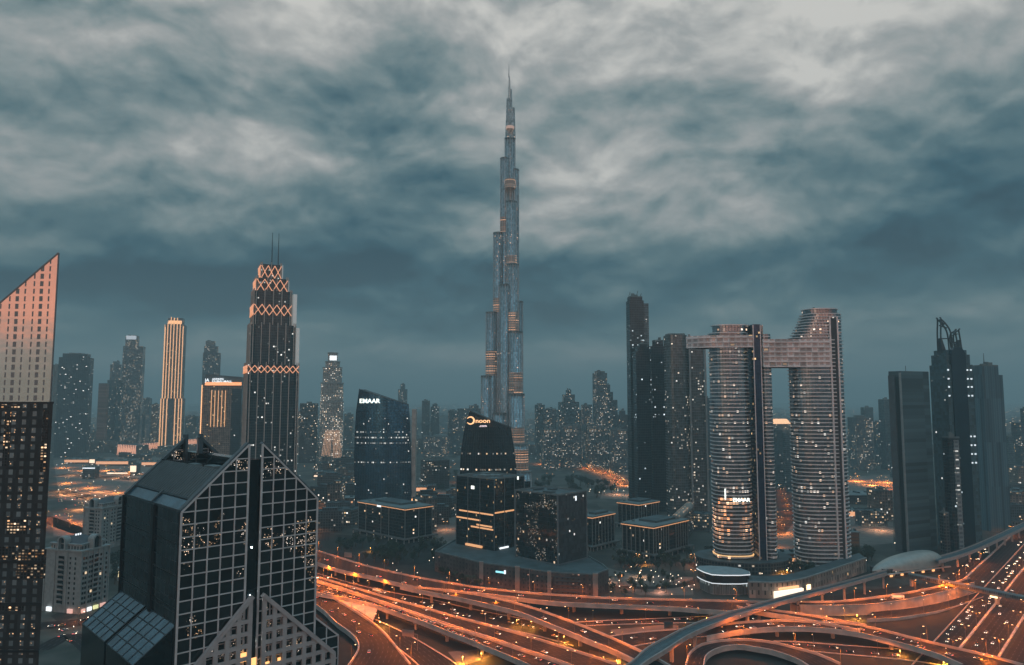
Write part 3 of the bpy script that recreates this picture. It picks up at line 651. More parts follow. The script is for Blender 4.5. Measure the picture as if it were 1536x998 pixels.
# ---------------------------------------------------------------- black glass tower with gabled roof (foreground)
def gabled_tower():
    O = G(272, 769, 163.0)  # placeholder level replaced below
    D0 = 330.0; N0 = PY(272, 769, D0); az = R(46.6)
    dr = Vector((math.sin(az), math.cos(az))); dl = Vector((-math.cos(az), math.sin(az))); rot = math.atan2(dr.y, dr.x)
    H0 = lambda u, v: hit(u, v, (N0.x, N0.y), dr)
    HS = lambda u, v: hit(u, v, (N0.x, N0.y), dl)
    zs = N0.z; Lf = H0(476, 748)[0]; Ls = HS(187, 743)[0]
    sA, zA = H0(374, 667); sB, zB = H0(394, 665)
    sm = (sA+sB)/2; zap = zs+(zA-zs)
    t = thing('gabled_glass_tower', 'black glass tower with a steep gabled roof and a pale steel grid, nearest building', 'skyscraper', (N0.x, N0.y, 0), rot)
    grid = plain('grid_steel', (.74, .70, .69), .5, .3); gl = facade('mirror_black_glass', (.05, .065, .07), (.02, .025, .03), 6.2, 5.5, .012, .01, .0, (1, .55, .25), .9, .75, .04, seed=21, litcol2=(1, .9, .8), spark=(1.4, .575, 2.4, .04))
    side = facade('side_black_glass', (.035, .06, .075), (.08, .105, .12), 5.75, 5.5, .035, .03, .0, WHITE, .6, .6, .06, seed=22)
    half = sA; slope = (zA-zs)/half
    # main body: two leaning halves with a slot between
    zfoot = 0
    def gable(x0, x1, z0, z1, name):
        b = MB(); P = [(x0, 0), (x1, 0), (x1, Ls), (x0, Ls)]; zt = [z0, z1, z1, z0]
        for i, (mt) in enumerate((0, 1, 0, 1)):
            j = (i+1) % 4; a, c = P[i], P[j]; L = math.hypot(c[0]-a[0], c[1]-a[1])
            b.face([(a[0], a[1], 0), (c[0], c[1], 0), (c[0], c[1], zt[j]), (a[0], a[1], zt[i])], mt, [(0, 0), (L, 0), (L, zt[j]), (0, zt[i])])
        return b
    well0, well1 = 4.0, Ls-4.0
    kz = .60   # the sloping roof is closed up to this share of its height, above it is an open well
    for x0, x1, za, zb, sg in ((0, sA, zs, zA, 1), (sB, Lf, zA, zs, -1)):
        b = MB()
        e0, e1 = (x0, x1) if sg > 0 else (x1, x0)      # eave x, ridge x
        xk = lerp(e0, e1, kz); zk = lerp(zs, zA, kz)
        # front and rear gable walls
        for y, fl in ((0, 1), (Ls, -1)):
            pts = [(e0, y, 0), (e1, y, 0), (e1, y, zA), (e0, y, zs)]
            uvs = [(abs(p[0]-e0)+(0 if sg > 0 else 310.0), p[2]-zs+(0 if sg > 0 else 55.0)) for p in pts]
            b.face(pts if fl*sg > 0 else pts[::-1], 0, uvs if fl*sg > 0 else uvs[::-1])
        b.face([(e0, Ls, 0), (e0, 0, 0), (e0, 0, zs), (e0, Ls, zs)], 1, [(Ls, -zs), (0, -zs), (0, 0), (Ls, 0)])
        b.face([(e1, 0, 0), (e1, Ls, 0), (e1, Ls, zk-3), (e1, 0, zk-3)], 1, [(0, -zs), (Ls, -zs), (Ls, 0), (0, 0)])
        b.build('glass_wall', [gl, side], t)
        rf = MB()
        rf.face([(e0, 0, zs), (xk, 0, zk), (xk, Ls, zk), (e0, Ls, zs)], 0)
        # louvred middle panel, lying a little above the glass slope
        off = .5
        k0, k1 = .28, .985
        P = [(lerp(e0, xk, k0), 3.2, lerp(zs, zk, k0)+off), (lerp(e0, xk, k1), 3.2, lerp(zs, zk, k1)+off), (lerp(e0, xk, k1), Ls-3.2, lerp(zs, zk, k1)+off), (lerp(e0, xk, k0), Ls-3.2, lerp(zs, zk, k0)+off)]
        rf.build('roof', M_bluegl, t)
        lp = MB(); lp.face(P, 0)
        for i in range(26):
            y = 3.6+(Ls-7.2)*i/25; a = Vector(P[0]); a.y = y; c = Vector(P[1]); c.y = y; lp.beam(a+Vector((0, 0, .2)), c+Vector((0, 0, .2)), .35, .4, 1)
        lp.build('roof_louvres', [plain('louvre_metal', (.10, .13, .14), .5, .3), plain('louvre_edge', (.16, .19, .19), .5, .3)], t)
        # well floor and back walls
        wl_ = MB(); zf = zk-3
        wl_.face([(xk, 1.2, zf), (e1, 1.2, zf), (e1, Ls-1.2, zf), (xk, Ls-1.2, zf)], 0); wl_.face([(xk, Ls-1.2, zf), (xk, 1.2, zf), (xk, 1.2, zk), (xk, Ls-1.2, zk)], 0)
        for (x, y, sx, sy, sz) in ((lerp(xk, e1, .45), Ls*.3, 5, 12, 3.4), (lerp(xk, e1, .5), Ls*.62, 4, 9, 2.6)): wl_.box(x, y, zf, sx, sy, sz)
        wl_.build('roof_well', M_roofl, t)
        # sloping edge beams of both gables, side beams, blue ridge beam along the front
        eb = MB()
        for y0_, y1_ in ((0.0, 3.0), (Ls-3.0, Ls)):
            ym = (y0_+y1_)/2
            eb.beam((e0, ym, zs+.5), (e1, ym, zA+.5), 3.0, 1.4, 0)
        eb.beam((e0+sg*.4, 0, zs+.3), (e0+sg*.4, Ls, zs+.3), .9, .9, 0)
        eb.beam((lerp(e0, xk, .25), 1.5, lerp(zs, zk, .25)+.7), (lerp(e0, xk, .25), Ls-1.5, lerp(zs, zk, .25)+.7), .5, .5, 0)
        eb.beam((lerp(e0, xk, 0), Ls/2-1, zs+.7), (lerp(e0, xk, .3), Ls/2-1, lerp(zs, zk, .3)+.7), 1.4, .8, 0)
        eb.build('roof_beam', M_steeld, t)
        # gable mullions
        gm_ = MB(); nc = 5
        for y, off_ in ((-.12, -1), (Ls+.12, 1)):
            for i in range(nc+1):
                x = lerp(e0, e1, i/nc); z1 = lerp(zs, zA, i/nc); gm_.beam((x, y, 0), (x, y, z1), .58 if 0 < i < nc else .95, .5, 0, up=(0, 1, 0))
            z = zs
            zz_ = zs-5.5*int(zs/5.5)
            while zz_ < zA:
                x0_ = e0 if zz_ <= zs else lerp(e0, e1, (zz_-zs)/(zA-zs)); gm_.beam((x0_, y, zz_), (e1, y, zz_), .52, .5, 0); zz_ += 5.5
            gm_.beam((e0, y-.1*off_*-1, zs), (e1, y, zA), .7, .7, 0)
        gm_.build('mullion_grid', grid, t)
    # slot between the halves: dark inset bar with a flat top
    zz0 = H0(383, 690)[1]
    s_ = MB(); s_.box((sA+sB)/2, Ls/2, 0, sB-sA, Ls-3, zz0, 0); s_.build('recessed_core', M_glassd, t)
    for i in range(6):
        s_ = MB(); s_.box((sA+sB)/2, 1.3, zs-20-i*22, .5, .4, .5); s_.build('slot_light', E_lampw, t)
    # far pylons that carry the rear gable
    for x in (sA-.8, sB+.8):
        s_ = MB(); s_.box(x, Ls-2, zs, 1.4, 4, zA-zs+2); s_.build('rear_pylon', M_steeld, t)
    s_ = MB(); s_.beam((sA*.55, Ls-4, zs+.62*(zA-zs)), (Lf*.92-8, 8, zs+.45*(zA-zs)), .7, .7); s_.build('window_cleaning_arm', M_dark, t)
    # side face ribs
    sr = MB(); ym = HS(232, 757)[0]
    for y, w_ in ((0.2, .5), (ym, 3.4), (Ls-.3, .6)): sr.box(-.5, y, 0, 1.1, w_, zs+.2)
    for i in range(1, 9): sr.beam((-.15, 0, zs-i*14.0), (-.15, Ls, zs-i*14.0), .3, .5)
    sr.build('side_rib', M_dark, t)
    # inverted V screen standing on the front
    aL, zL = H0(376, 893); aR, zR = H0(391, 891); lL, zl = H0(290, 999); rR, zr = H0(497, 978)
    fr = plain('screen_panel', (.46, .42, .41), .6)
    fy = -2.2; k_l = (zL-zl)/(aL-lL); k_r = (zR-zr)/(rR-aR)
    zbot = zL-110
    sl = MB(); wd = .62
    def vline(x, ztop_): sl.box(x, fy, zbot, 2.0, 1.2, ztop_-zbot)
    # left half
    xe = aL-(zL-zbot)/k_l
    for i in range(0, 16):
        x = aL-1.0-i*5.2
        zt_ = zL-(aL-x)*k_l
        if zt_ > zbot: vline(x, zt_)
    for j in range(1, 18):
        z = zL-5.5-j*5.5
        sl.box((aL+(aL-(zL-z)/k_l))/2, fy-.003, z-.9, (zL-z)/k_l, 1.16, 1.8)
    sl.beam((aL, fy, zL), (xe, fy, zbot), 2.2, 1.9, 0)
    sl.build('front_screen', fr, t)
    sl = MB(); xe2 = aR+(zR-zbot)/k_r
    for i in range(0, 16):
        x = aR+1.0+i*5.2; zt_ = zR-(x-aR)*k_r
        if zt_ > zbot and x < rR+.5: vline(x, zt_)
    for j in range(1, 18):
        z = zR-5.5-j*5.5; xx = min(rR, aR+(zR-z)/k_r)
        sl.box((aR+xx)/2, fy-.003, z-.9, xx-aR, 1.16, 1.8)
    sl.beam((aR, fy, zR), (rR, fy, zr), 2.2, 1.9, 0); sl.box(rR, fy, zbot, 2.0, 1.25, zr-zbot)
    sl.build('front_screen', fr, t)
    # dark backing behind the screen and lit lobby windows
    bk = MB(); bk.prism([(aL-26, -1.5), (rR, -1.5), (rR, -.05), (aL-26, -.05)], 0, zr-2, 0, 0); bk.build('screen_backing', M_glassd, t)
    for (u, v, w_, h_) in ((362, 985, 3.5, 4), (378, 992, 2.4, 4), (396, 996, 3.5, 2.5), (416, 990, 1.4, 3)):
        s0, z0 = H0(u, v); q = MB(); q.box(s0, -1.75, z0-h_/2, w_, .3, h_); q.build('lit_window', E_amb, t)
    # lower right podium wing with the sloping glazed roof, and the lower left one
    pw, zp = H0(476, 925); pe, ze = H0(507, 953)
    P = MB(); P.face([(Lf, 0, 0), (pe, 0, 0), (pe, 0, ze), (Lf, 0, zp)], 0, [(0, 0), (pe-Lf, 0), (pe-Lf, ze), (0, zp)]); P.face([(pe, 0, 0), (pe, Ls*.8, 0), (pe, Ls*.8, ze), (pe, 0, ze)], 0)
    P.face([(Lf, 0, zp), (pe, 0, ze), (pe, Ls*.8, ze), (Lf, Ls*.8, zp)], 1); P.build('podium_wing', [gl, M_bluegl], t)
    P = MB()
    for i in range(5):
        x = lerp(Lf, pe, i/2.0)
        if x <= pe+.1: P.beam((x, -.15, 0), (x, -.15, lerp(zp, ze, (x-Lf)/(pe-Lf))), .5, .5, 0, up=(0, 1, 0))
    for j in range(12):
        z = ze-5.5*j; P.beam((Lf, -.15, z), (pe, -.15, z), .45, .5)
    P.beam((Lf, 0, zp), (pe, 0, ze), .8, .8); P.beam((pe, 0, ze), (pe, Ls*.8, ze), .8, .8); P.build('mullion_grid', grid, t)
    # left skylight: slopes out of the side face towards the street
    y0, zq = HS(262, 938); y1, zq1 = HS(187, 920)
    zt_ = H0(272, 938)[1]; out = 17.0; dz_ = 13.0
    P = MB()
    for ya, yb in ((1.0, Ls*.5-1.5), (Ls*.5+1.5, Ls-1)):
        P.face([(0, yb, zt_), (0, ya, zt_), (-out, ya, zt_-dz_), (-out, yb, zt_-dz_)][::-1], 0)
        P.face([(-out, ya, 0), (-out, yb, 0), (-out, yb, zt_-dz_), (-out, ya, zt_-dz_)][::-1], 1)
        for yy, fl in ((ya, 1), (yb, -1)):
            P.face([(0, yy, 0), (-out, yy, 0), (-out, yy, zt_-dz_), (0, yy, zt_)], 1)
    P.build('skylight_wing', [M_bluegl, M_glassd], t)
    P = MB()
    for ya, yb in ((1.0, Ls*.5-1.5), (Ls*.5+1.5, Ls-1)):
        for i in range(6):
            y = lerp(ya, yb, i/5); P.beam((0, y, zt_+.15), (-out, y, zt_-dz_+.15), .35, .35)
        for j in range(5): P.beam((-out*j/4, ya, zt_-dz_*j/4+.15), (-out*j/4, yb, zt_-dz_*j/4+.15), .35, .35)
    P.build('skylight_bars', M_steeld, t)
M_steeld = plain('slate_steel', (.10, .13, .145), .45, .4)
E_amb = glow_mat('amber_window', (1, .45, .12), 1.6)
gabled_tower()

# ---------------------------------------------------------------- left tower with raked top
def raked_tower():
    Y = 335.0; zr = PY(88, 380, Y).z; xr = PY(88, 380, Y).x
    k0 = PY(0, 455, Y); sl = (zr-k0.z)/(xr-k0.x); Wd = 40.0; D = 28.0
    t = thing('raked_glass_tower', 'reflective tower with a raked roof line cut off by the left edge of the picture', 'skyscraper', (xr, Y, 0), 0)
    m, nt, b = nmat('raked_facade'); N = nt.nodes; L = nt.links
    def mth(op, a, c=None):
        n = N.new('ShaderNodeMath'); n.operation = op
        for i, x in enumerate((a, c)):
            if x is None: continue
            if isinstance(x, (int, float)): n.inputs[i].default_value = x
            else: L.new(x, n.inputs[i])
        return n.outputs[0]
    uv = N.new('ShaderNodeUVMap'); sp = N.new('ShaderNodeSeparateXYZ'); L.new(uv.outputs[0], sp.inputs[0])
    # alternating wide and narrow window columns
    per = 10.9; fu = mth('MULTIPLY', mth('FRACT', mth('DIVIDE', sp.outputs[0], per)), per); fv = mth('FRACT', mth('DIVIDE', sp.outputs[1], 3.5))
    def col(c, w): return mth('LESS_THAN', mth('ABSOLUTE', mth('SUBTRACT', fu, c)), w/2)
    cols = mth('MAXIMUM', mth('MAXIMUM', col(1.0+3.5, 1.6), col(8.0, .75)), col(1.1, .75))
    wm = mth('MULTIPLY', cols, mth('LESS_THAN', mth('ABSOLUTE', mth('SUBTRACT', fv, .5)), .34))
    mx = N.new('ShaderNodeMix'); mx.data_type = 'RGBA'; L.new(wm, mx.inputs[0]); mx.inputs[6].default_value = (.62, .60, .58, 1); mx.inputs[7].default_value = (.30, .28, .27, 1)
    L.new(mx.outputs[2], b.inputs['Base Color']); L.new(mth('SUBTRACT', .98, mth('MULTIPLY', wm, .9)), b.inputs['Metallic']); L.new(mth('ADD', .07, mth('MULTIPLY', wm, .45)), b.inputs['Roughness'])
    nb = N.new('ShaderNodeTexNoise'); nb.inputs['Scale'].default_value = .12; L.new(uv.outputs[0], nb.inputs['Vector'])
    bp = N.new('ShaderNodeBump'); bp.inputs['Strength'].default_value = .12; bp.inputs['Distance'].default_value = .5; L.new(nb.outputs[0], bp.inputs['Height']); L.new(bp.outputs[0], b.inputs['Normal'])
    q = MB(); zl = zr-sl*Wd
    q.face([(-Wd, 0, 0), (0, 0, 0), (0, 0, zr), (-Wd, 0, zl)], 0, [(-Wd+.6, 0), (.6, 0), (.6, zr), (-Wd+.6, zl)])
    SK_ = .70*D
    q.face([(0, 0, 0), (-SK_, D, 0), (-SK_, D, zr), (0, 0, zr)], 1, [(0, 0), (D, 0), (D, zr), (0, zr)])
    q.face([(-SK_, D, 0), (-Wd-SK_, D, 0), (-Wd-SK_, D, zl), (-SK_, D, zr)], 1); q.face([(-Wd-SK_, D, 0), (-Wd, 0, 0), (-Wd, 0, zl), (-Wd-SK_, D, zl)], 1)
    q.build('facade', [m, F_dark], t)
    q = MB(); q.prism([(-Wd, .3), (-.2, .3), (-SK_-.2, D), (-Wd-SK_, D)], [zl-1, zr-1, zr-1, zl-1], [zl+.2, zr+.2, zr+2, zl+2], 0, 0); q.build('raked_roof', M_dark, t)
    q = MB(); q.beam((-Wd, .1, zl+.2), (.05, .1, zr+.2), .5, .7); q.beam((.1, -.1, 0), (.1, -.1, zr), .5, .5, up=(0, 1, 0)); q.build('edge_trim', M_steel, t)
raked_tower()

# ---------------------------------------------------------------- stepped tower with antennas
E_panel = glow_mat('self_glowing_panel', (.80, .82, .78), .20)  # panels glow by themselves, floodlight put into the material
def stepped_tower():
    Y = 1055.0; cx, w, d = fit(365, 447, Y, R(25), .85); rot = R(25)
    t = thing('stepped_tower', 'tall dark tower stepping up to a copper-lit lattice crown with two thin antennas', 'skyscraper', (cx, Y, 0), rot)
    f = facade('stepped_tower_glass', (.03, .05, .06), (.05, .06, .06), 2.6, 3.8, .08, .1, .045, WHITE, 1.1, .55, .12, seed=31)
    Z = lambda v: ztop(v, Y)
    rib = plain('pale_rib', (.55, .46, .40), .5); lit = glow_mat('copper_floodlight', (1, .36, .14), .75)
    tiers = [(0, 548, 1.0, 1.0), (548, 490, .88, .9), (490, 440, .74, .8), (440, 421, .62, .66), (421, 400, .40, .5)]
    zb = 0
    for i, (a, v, kx, ky) in enumerate(tiers):
        z1 = Z(v); ox = -w*.02*i
        b = MB(); W2, D2 = w*kx/2, d*ky/2; c_ = .18
        P = [(-W2, -D2*(1-c_)), (-W2*(1-c_), -D2), (W2*(1-c_), -D2), (W2, -D2*(1-c_)), (W2, D2*(1-c_)), (W2*(1-c_), D2), (-W2*(1-c_), D2), (-W2, D2*(1-c_))]
        P = [(x+ox, y) for x, y in P]
        b.prism(P, zb, z1, 0, 1); b.build('tier', [f, M_roof], t)
        r_ = MB(); n = [7, 6, 5, 4, 3][i]
        for k in range(n):
            x = lerp(-W2*.92, W2*.92, k/(n-1))+ox; y = lerp(-D2*.9, D2*.9, k/(n-1))
            for (X1, Y1, a1, a2) in ((x, -D2-.5, 1.1, 1.3), (x, D2+.5, 1.1, 1.3), (W2+ox+.5, y, 1.3, 1.1), (-W2+ox-.5, y, 1.3, 1.1)):
                r_ = MB(); r_.box(X1, Y1, zb, a1, a2, z1-zb+3); r_.build('rib', rib, t)
        # X lattice below each setback
        if i in (0, 2, 3, 4):
            x_ = MB(); hh = [10, 0, 15, 17, 18][i]; zz1 = z1-(2 if i != 2 else 20); m_ = [8, 0, 5, 4, 3][i]
            for face in (0, 1):
                for k in range(m_):
                    for s0, s1 in ((0, 1), (1, 0)):
                        if face == 0:
                            xa = lerp(-W2, W2, (k+s0)/m_)+ox; xb = lerp(-W2, W2, (k+s1)/m_)+ox; x_.beam((xa, -D2-1.4, zz1-hh), (xb, -D2-1.4, zz1), 1.0, 1.0)
                        else:
                            ya = lerp(-D2, D2, (k+s0)/m_); yb = lerp(-D2, D2, (k+s1)/m_); x_.beam((-W2+ox-1.4, ya, zz1-hh), (-W2+ox-1.4, yb, zz1), 1.0, 1.0)
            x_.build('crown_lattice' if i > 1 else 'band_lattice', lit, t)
        zb = z1
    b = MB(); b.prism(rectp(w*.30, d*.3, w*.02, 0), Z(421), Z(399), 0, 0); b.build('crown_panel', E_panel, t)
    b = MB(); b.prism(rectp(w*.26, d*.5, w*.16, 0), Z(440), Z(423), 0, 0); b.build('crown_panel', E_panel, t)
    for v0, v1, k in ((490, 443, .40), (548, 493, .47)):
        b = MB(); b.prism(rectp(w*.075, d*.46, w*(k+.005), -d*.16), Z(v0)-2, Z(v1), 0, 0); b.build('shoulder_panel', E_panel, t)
    for x in (-w*.055, w*.075):
        b = MB(); b.cyl(x, -2, Z(402), Z(350), 1.0, .35, 6); b.build('antenna', M_steeld, t)
stepped_tower()

# ---------------------------------------------------------------- the very tall stepped spire
def supertall():
    Y = 1425.0; cx = PY(765, 400, Y).x; px = Y/FPX
    t = thing('supertall_spire', 'slender supertall tower in stepped round lobes tapering to a needle', 'skyscraper', (cx, Y, 0), 0)
    f = facade('silver_lobed_facade', (.34, .41, .44), (.30, .35, .37), 2.4, 4.0, .12, .10, .03, (1, .62, .42), .8, .7, .28, seed=41)
    finm = plain('bright_fin', (.55, .60, .62), .35, .6)
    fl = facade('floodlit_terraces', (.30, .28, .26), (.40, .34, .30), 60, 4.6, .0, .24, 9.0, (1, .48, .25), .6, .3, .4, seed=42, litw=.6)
    Z = lambda v: ztop(v, Y)
    lobes = [ # centre px, radius px, top v, depth (toward viewer negative)
        (730, 7.8, 565, -12), (737, 8.2, 470, -4), (747, 7.4, 350, 4), (757, 7.0, 237, 8), (765, 8.2, 205, 14),
        (771.5, 7.2, 252, 16), (767, 8.2, 305, -6), (769.5, 8.6, 400, -16), (773.5, 10.0, 500, -24), (775, 11.2, 592, -32), (780.5, 11.0, 665, -40), (758, 9, 430, -14), (750, 9, 620, -26),
        (785, 11.0, 704, -50), (741, 9, 640, -24), (768, 9, 330, 26), (776, 9, 450, 34)]
    for (c, r_, v, y) in lobes:
        b = MB(); x = (c-765)*px; r = r_*px; z1 = Z(v); P = ellp(r, r*1.05, 26, x, y)
        b.prism(P, 0, z1, 0, 1); o = b.build('lobe', [f, M_roofl], t, smooth=True)
        cr_ = MB(); cr_.prism(ellp(r+.6, r*1.05+.6, 26, x, y), z1-1.2, z1+1.6, 0, 0); cr_.build('terrace_rim', M_roofl, t)
        n = 7; fn = MB()
        for i in range(n):
            a = -math.pi*(.08+.84*i/(n-1)); fn.box(x+(r+.3)*math.cos(a), y+(r*1.05+.3)*math.sin(a), 0, .7, .7, z1, a)
        fn.build('vertical_fin', finm, t)
    # floodlit terraces seen on the higher lobe just above a setback
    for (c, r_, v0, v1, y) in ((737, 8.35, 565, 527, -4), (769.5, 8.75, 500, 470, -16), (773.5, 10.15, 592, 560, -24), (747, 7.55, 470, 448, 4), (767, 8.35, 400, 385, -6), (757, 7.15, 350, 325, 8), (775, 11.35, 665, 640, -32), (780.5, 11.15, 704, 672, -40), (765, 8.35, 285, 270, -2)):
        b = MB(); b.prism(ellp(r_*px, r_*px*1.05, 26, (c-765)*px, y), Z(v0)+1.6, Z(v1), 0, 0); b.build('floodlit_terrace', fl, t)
    # upper stages
    for (c, r_, v0, v1, r2) in ((763, 5.6, 206, 178, 4.6), (769, 4.6, 206, 160, 3.4), (762.5, 3.9, 180, 146, 3.0), (766, 3.4, 180, 132, 1.8), (764, 2.6, 147, 112, .9), (763.2, 1.0, 114, 92, .15)):
        b = MB(); b.cyl((c-765)*px, 8, Z(v0), Z(v1), r_*px, r2*px, 18); b.build('upper_stage' if v1 > 115 else 'needle', f if v0 > 160 else M_spire, t)
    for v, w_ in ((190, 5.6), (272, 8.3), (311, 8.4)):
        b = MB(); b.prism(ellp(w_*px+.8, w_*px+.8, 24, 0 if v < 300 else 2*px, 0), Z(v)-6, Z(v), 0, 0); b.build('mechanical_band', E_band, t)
M_spire = plain('spire_steel', (.55, .56, .55), .35, .6)
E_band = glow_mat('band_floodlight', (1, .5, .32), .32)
supertall()

# ---------------------------------------------------------------- twin towers with a sky bridge
def sky_bridge_towers():
    Ya = 800.0
    ring = plain('pale_slab_edge', (.88, .84, .83), .32, .35)
    gA = facade('twin_tower_glass', (.24, .28, .31), (.10, .11, .11), 3.2, 4.0, .08, .03, .17, (1, .55, .3), 1.3, .75, .12, seed=51, litcol2=WHITE)
    gB = facade('twin_tower_hotel_glass', (.12, .12, .12), (.10, .11, .11), 3.2, 4.0, .08, .03, .55, (1, .32, .09), 3.2, .5, .12, seed=52, litw=.48, litcol2=(1, .6, .35))
    px = Ya/FPX; Z = lambda v: ztop(v, Ya); X = lambda u: (u-768)*px*(math.cos(PITCH)**0)
    t = thing('twin_bridge_towers', 'pair of curved towers with pale floor bands joined by a high sky bridge', 'skyscraper', (X(1166), Ya, 0), 0)
    x0 = X(1166)
    def bands(name, Pf, z0, z1, step=4.0, parent=None):
        b = MB(); z = z0
        while z < z1:
            P = Pf(z); n = len(P)
            b.prism(P, z, z+.95, 0, 0, bottom=True); z += step
        return b.build(name, ring, parent)
    def cutell(u0, u1, dep, flat_right=False, flat_left=False):
        a = (X(u1)-X(u0))/2; c = (X(u1)+X(u0))/2-x0
        for _ in range(20):
            P = ellp(a, dep/2, 32, c, 0, 2.6); us = [upx((x0+x*1.0, Ya+y, CAM_H))[0] for x, y in sc_about(P, 1.035, 1.06)]; lo, hi = min(us), max(us)
            a *= (u1-u0)/(hi-lo); c += ((u0+u1)/2-(lo+hi)/2)*px
        return P
    # tower one
    t1 = MB(); zt = Z(500); P1 = cutell(1064, 1124, 34); t1.prism(P1, Z(742), zt, 0, 2); t1.prism(P1, 0, Z(742), 1, None); t1.build('tower_glass', [gA, gB, M_roofl], t)
    t1 = MB(); P2 = cutell(1132, 1159, 30); t1.prism(P2, 0, Z(503), 0, 2); t1.build('tower_glass', [gA, gB, M_roofl], t)
    t1 = MB(); t1.box(X(1129)-x0, -2, 0, X(1134)-X(1123), 30, Z(489)); t1.build('core_shaft', facade('core_blue', (.03, .05, .10), (.02, .03, .05), 2.5, 4, .05, .05, .04, WARM, 1.0, .5, .15, seed=53), t)
    for u in (1123.5, 1134):
        t1 = MB(); t1.box(X(u)-x0, -16.8, 0, .9, 1.0, Z(490)); t1.build('core_edge', ring, t)
    bands('floor_bands', lambda z: sc_about(P1, 1.045, 1.09), 6, Z(500), 4.0, t); bands('floor_bands', lambda z: sc_about(P2, 1.045, 1.06), 6, Z(503), 4.0, t)
    for (u0, u1, v0, v1, m_) in ((1070, 1126, 500, 490, 0), (1133, 1148, 503, 491, 0)):
        c_ = MB(); P = cutell(u0, u1, 26); c_.prism(P, Z(v0)-.1, Z(v1), 0, 1); c_.build('penthouse', [gA, M_roofl], t)
        c_ = MB(); c_.prism(sc_about(P, 1.09, 1.12), Z(v1), Z(v1)+1.2, 0, 0, bottom=True); c_.build('roof_brim', ring, t)
    # tower two with its staircase of terraces on the left
    P3 = cutell(1183, 1268, 36); t2 = MB(); t2.prism(P3, Z(742), Z(512), 0, 2); t2.prism(P3, 0, Z(742), 0, None); t2.build('tower_glass', [gA, gB, M_roofl], t)
    bands('floor_bands', lambda z: sc_about(P3, 1.04, 1.09), 6, Z(512), 4.0, t)
    steps = 9; zz0 = Z(512)
    for i in range(steps):
        k = i/(steps-1); uL = lerp(1187, 1206, k**.8); z0 = lerp(Z(512), Z(473), i/steps); z1 = lerp(Z(512), Z(473), (i+1)/steps)
        P = cutell(uL, 1267.5, 34); c_ = MB(); c_.prism(P, z0-.02, z1, 0, 1); c_.build('terrace_storey', [gA, M_roofl], t)
        c_ = MB(); c_.prism(sc_about(cutell(uL-3.5, 1267.5, 35), 1.02, 1.05), z1-.5, z1+.3, 0, 0, bottom=True); c_.build('terrace_brim', ring, t)
    P = cutell(1206, 1262, 28); c_ = MB(); c_.prism(P, Z(473), Z(466), 0, 1); c_.build('penthouse', [gA, M_roofl], t)
    c_ = MB(); c_.prism(sc_about(P, 1.05, 1.1), Z(466), Z(466)+1, 0, 0, bottom=True); c_.build('roof_brim', ring, t)
    for u in (1236, 1247):
        c_ = MB(); c_.box(X(u)-x0, -18.3, 0, 1.6, 1.6, Z(478)); c_.build('core_edge', ring, t)
    c_ = MB(); c_.box(X(1241.5)-x0, -17.6, 0, X(1246)-X(1238), 1.6, Z(480)); c_.build('core_shaft', M_core, t)
    c_ = MB()
    c_.beam((X(1214)-x0, -4, Z(465)), (X(1222)-x0, -4, Z(462.5)), .8, .8); c_.box(X(1222)-x0, -4, Z(466), .8, .8, 3); c_.build('roof_crane', M_dark, t)
    # the bridge and its cantilevered nose
    def bridge(u0, u1, v0, v1, d0, d1, name, nose=False):
        xa, xb = X(u0)-x0, X(u1)-x0
        if nose:
            P = []; n = 14
            for i in range(n+1): k = i/n; P.append((lerp(xb, xa, k), -18.3*(1-k**3.2)-1.5))
            for i in range(n+1): k = 1-i/n; P.append((lerp(xb, xa, k), 12*(1-k**3.2)+1.5))
            P = P[::-1]
            # keep the footprint counter-clockwise
        else: P = [(xa, -19.5), (xb, -20.5), (xb, 10), (xa, 10)]
        A = sum(P[i][0]*P[(i+1) % len(P)][1]-P[(i+1) % len(P)][0]*P[i][1] for i in range(len(P)))
        if A < 0: P = P[::-1]
        b = MB(); b.prism(P, Z(v1), Z(v0), 0, 1, bottom=True); b.build(name, [gBr, M_roofl], t)
        q = MB(); z = Z(v1); k = 0
        while z < Z(v0)+.5:
            q.prism([(x*1.0, y*1.05) for x, y in P], z, z+.8, 0, 0, bottom=True); z += 5.2
        q.build('bridge_bands', ring, t)
    gBr = facade('bridge_panel', (.50, .42, .40), (.80, .70, .67), 6.5, 5.2, .2, .22, .03, WARM, .5, .35, .3, seed=55)
    bridge(1136, 1234, 511, 552, 0, 0, 'sky_bridge'); bridge(1030, 1121, 505, 523, 0, 0, 'cantilevered_nose', True)
    # signs and lobby strip
    text_mesh('sign_lettering', 'EMAAR', 5.4, E_sign, t, (X(1086)-x0, -19.2, Z(749)), ext=.2, xs=1.05)
    c_ = MB(); c_.box(X(1076)-x0, -17.6, Z(746), 1.3, .5, 11); c_.build('sign_strip', E_sign, t)
    c_ = MB(); c_.prism(sc_about(P1, 1.055, 1.1), Z(830), Z(829), 0, 0, bottom=True); c_.build('lobby_light_strip', glow_mat('lobby_strip', (1, .55, .2), .9), t)
    b = MB(); b.prism(ellp(X(1170)-X(1100), 40, 30, X(1110)-x0, 8), 0, 12, 0, 1); b.build('podium', [F_lowd, M_roof], t)
def sc_about(P, kx, ky):
    cx_ = sum(p[0] for p in P)/len(P); cy_ = sum(p[1] for p in P)/len(P); return [((x-cx_)*kx+cx_, (y-cy_)*ky+cy_) for x, y in P]
M_core = plain('core_dark', (.05, .055, .06), .4, .3)
sky_bridge_towers()

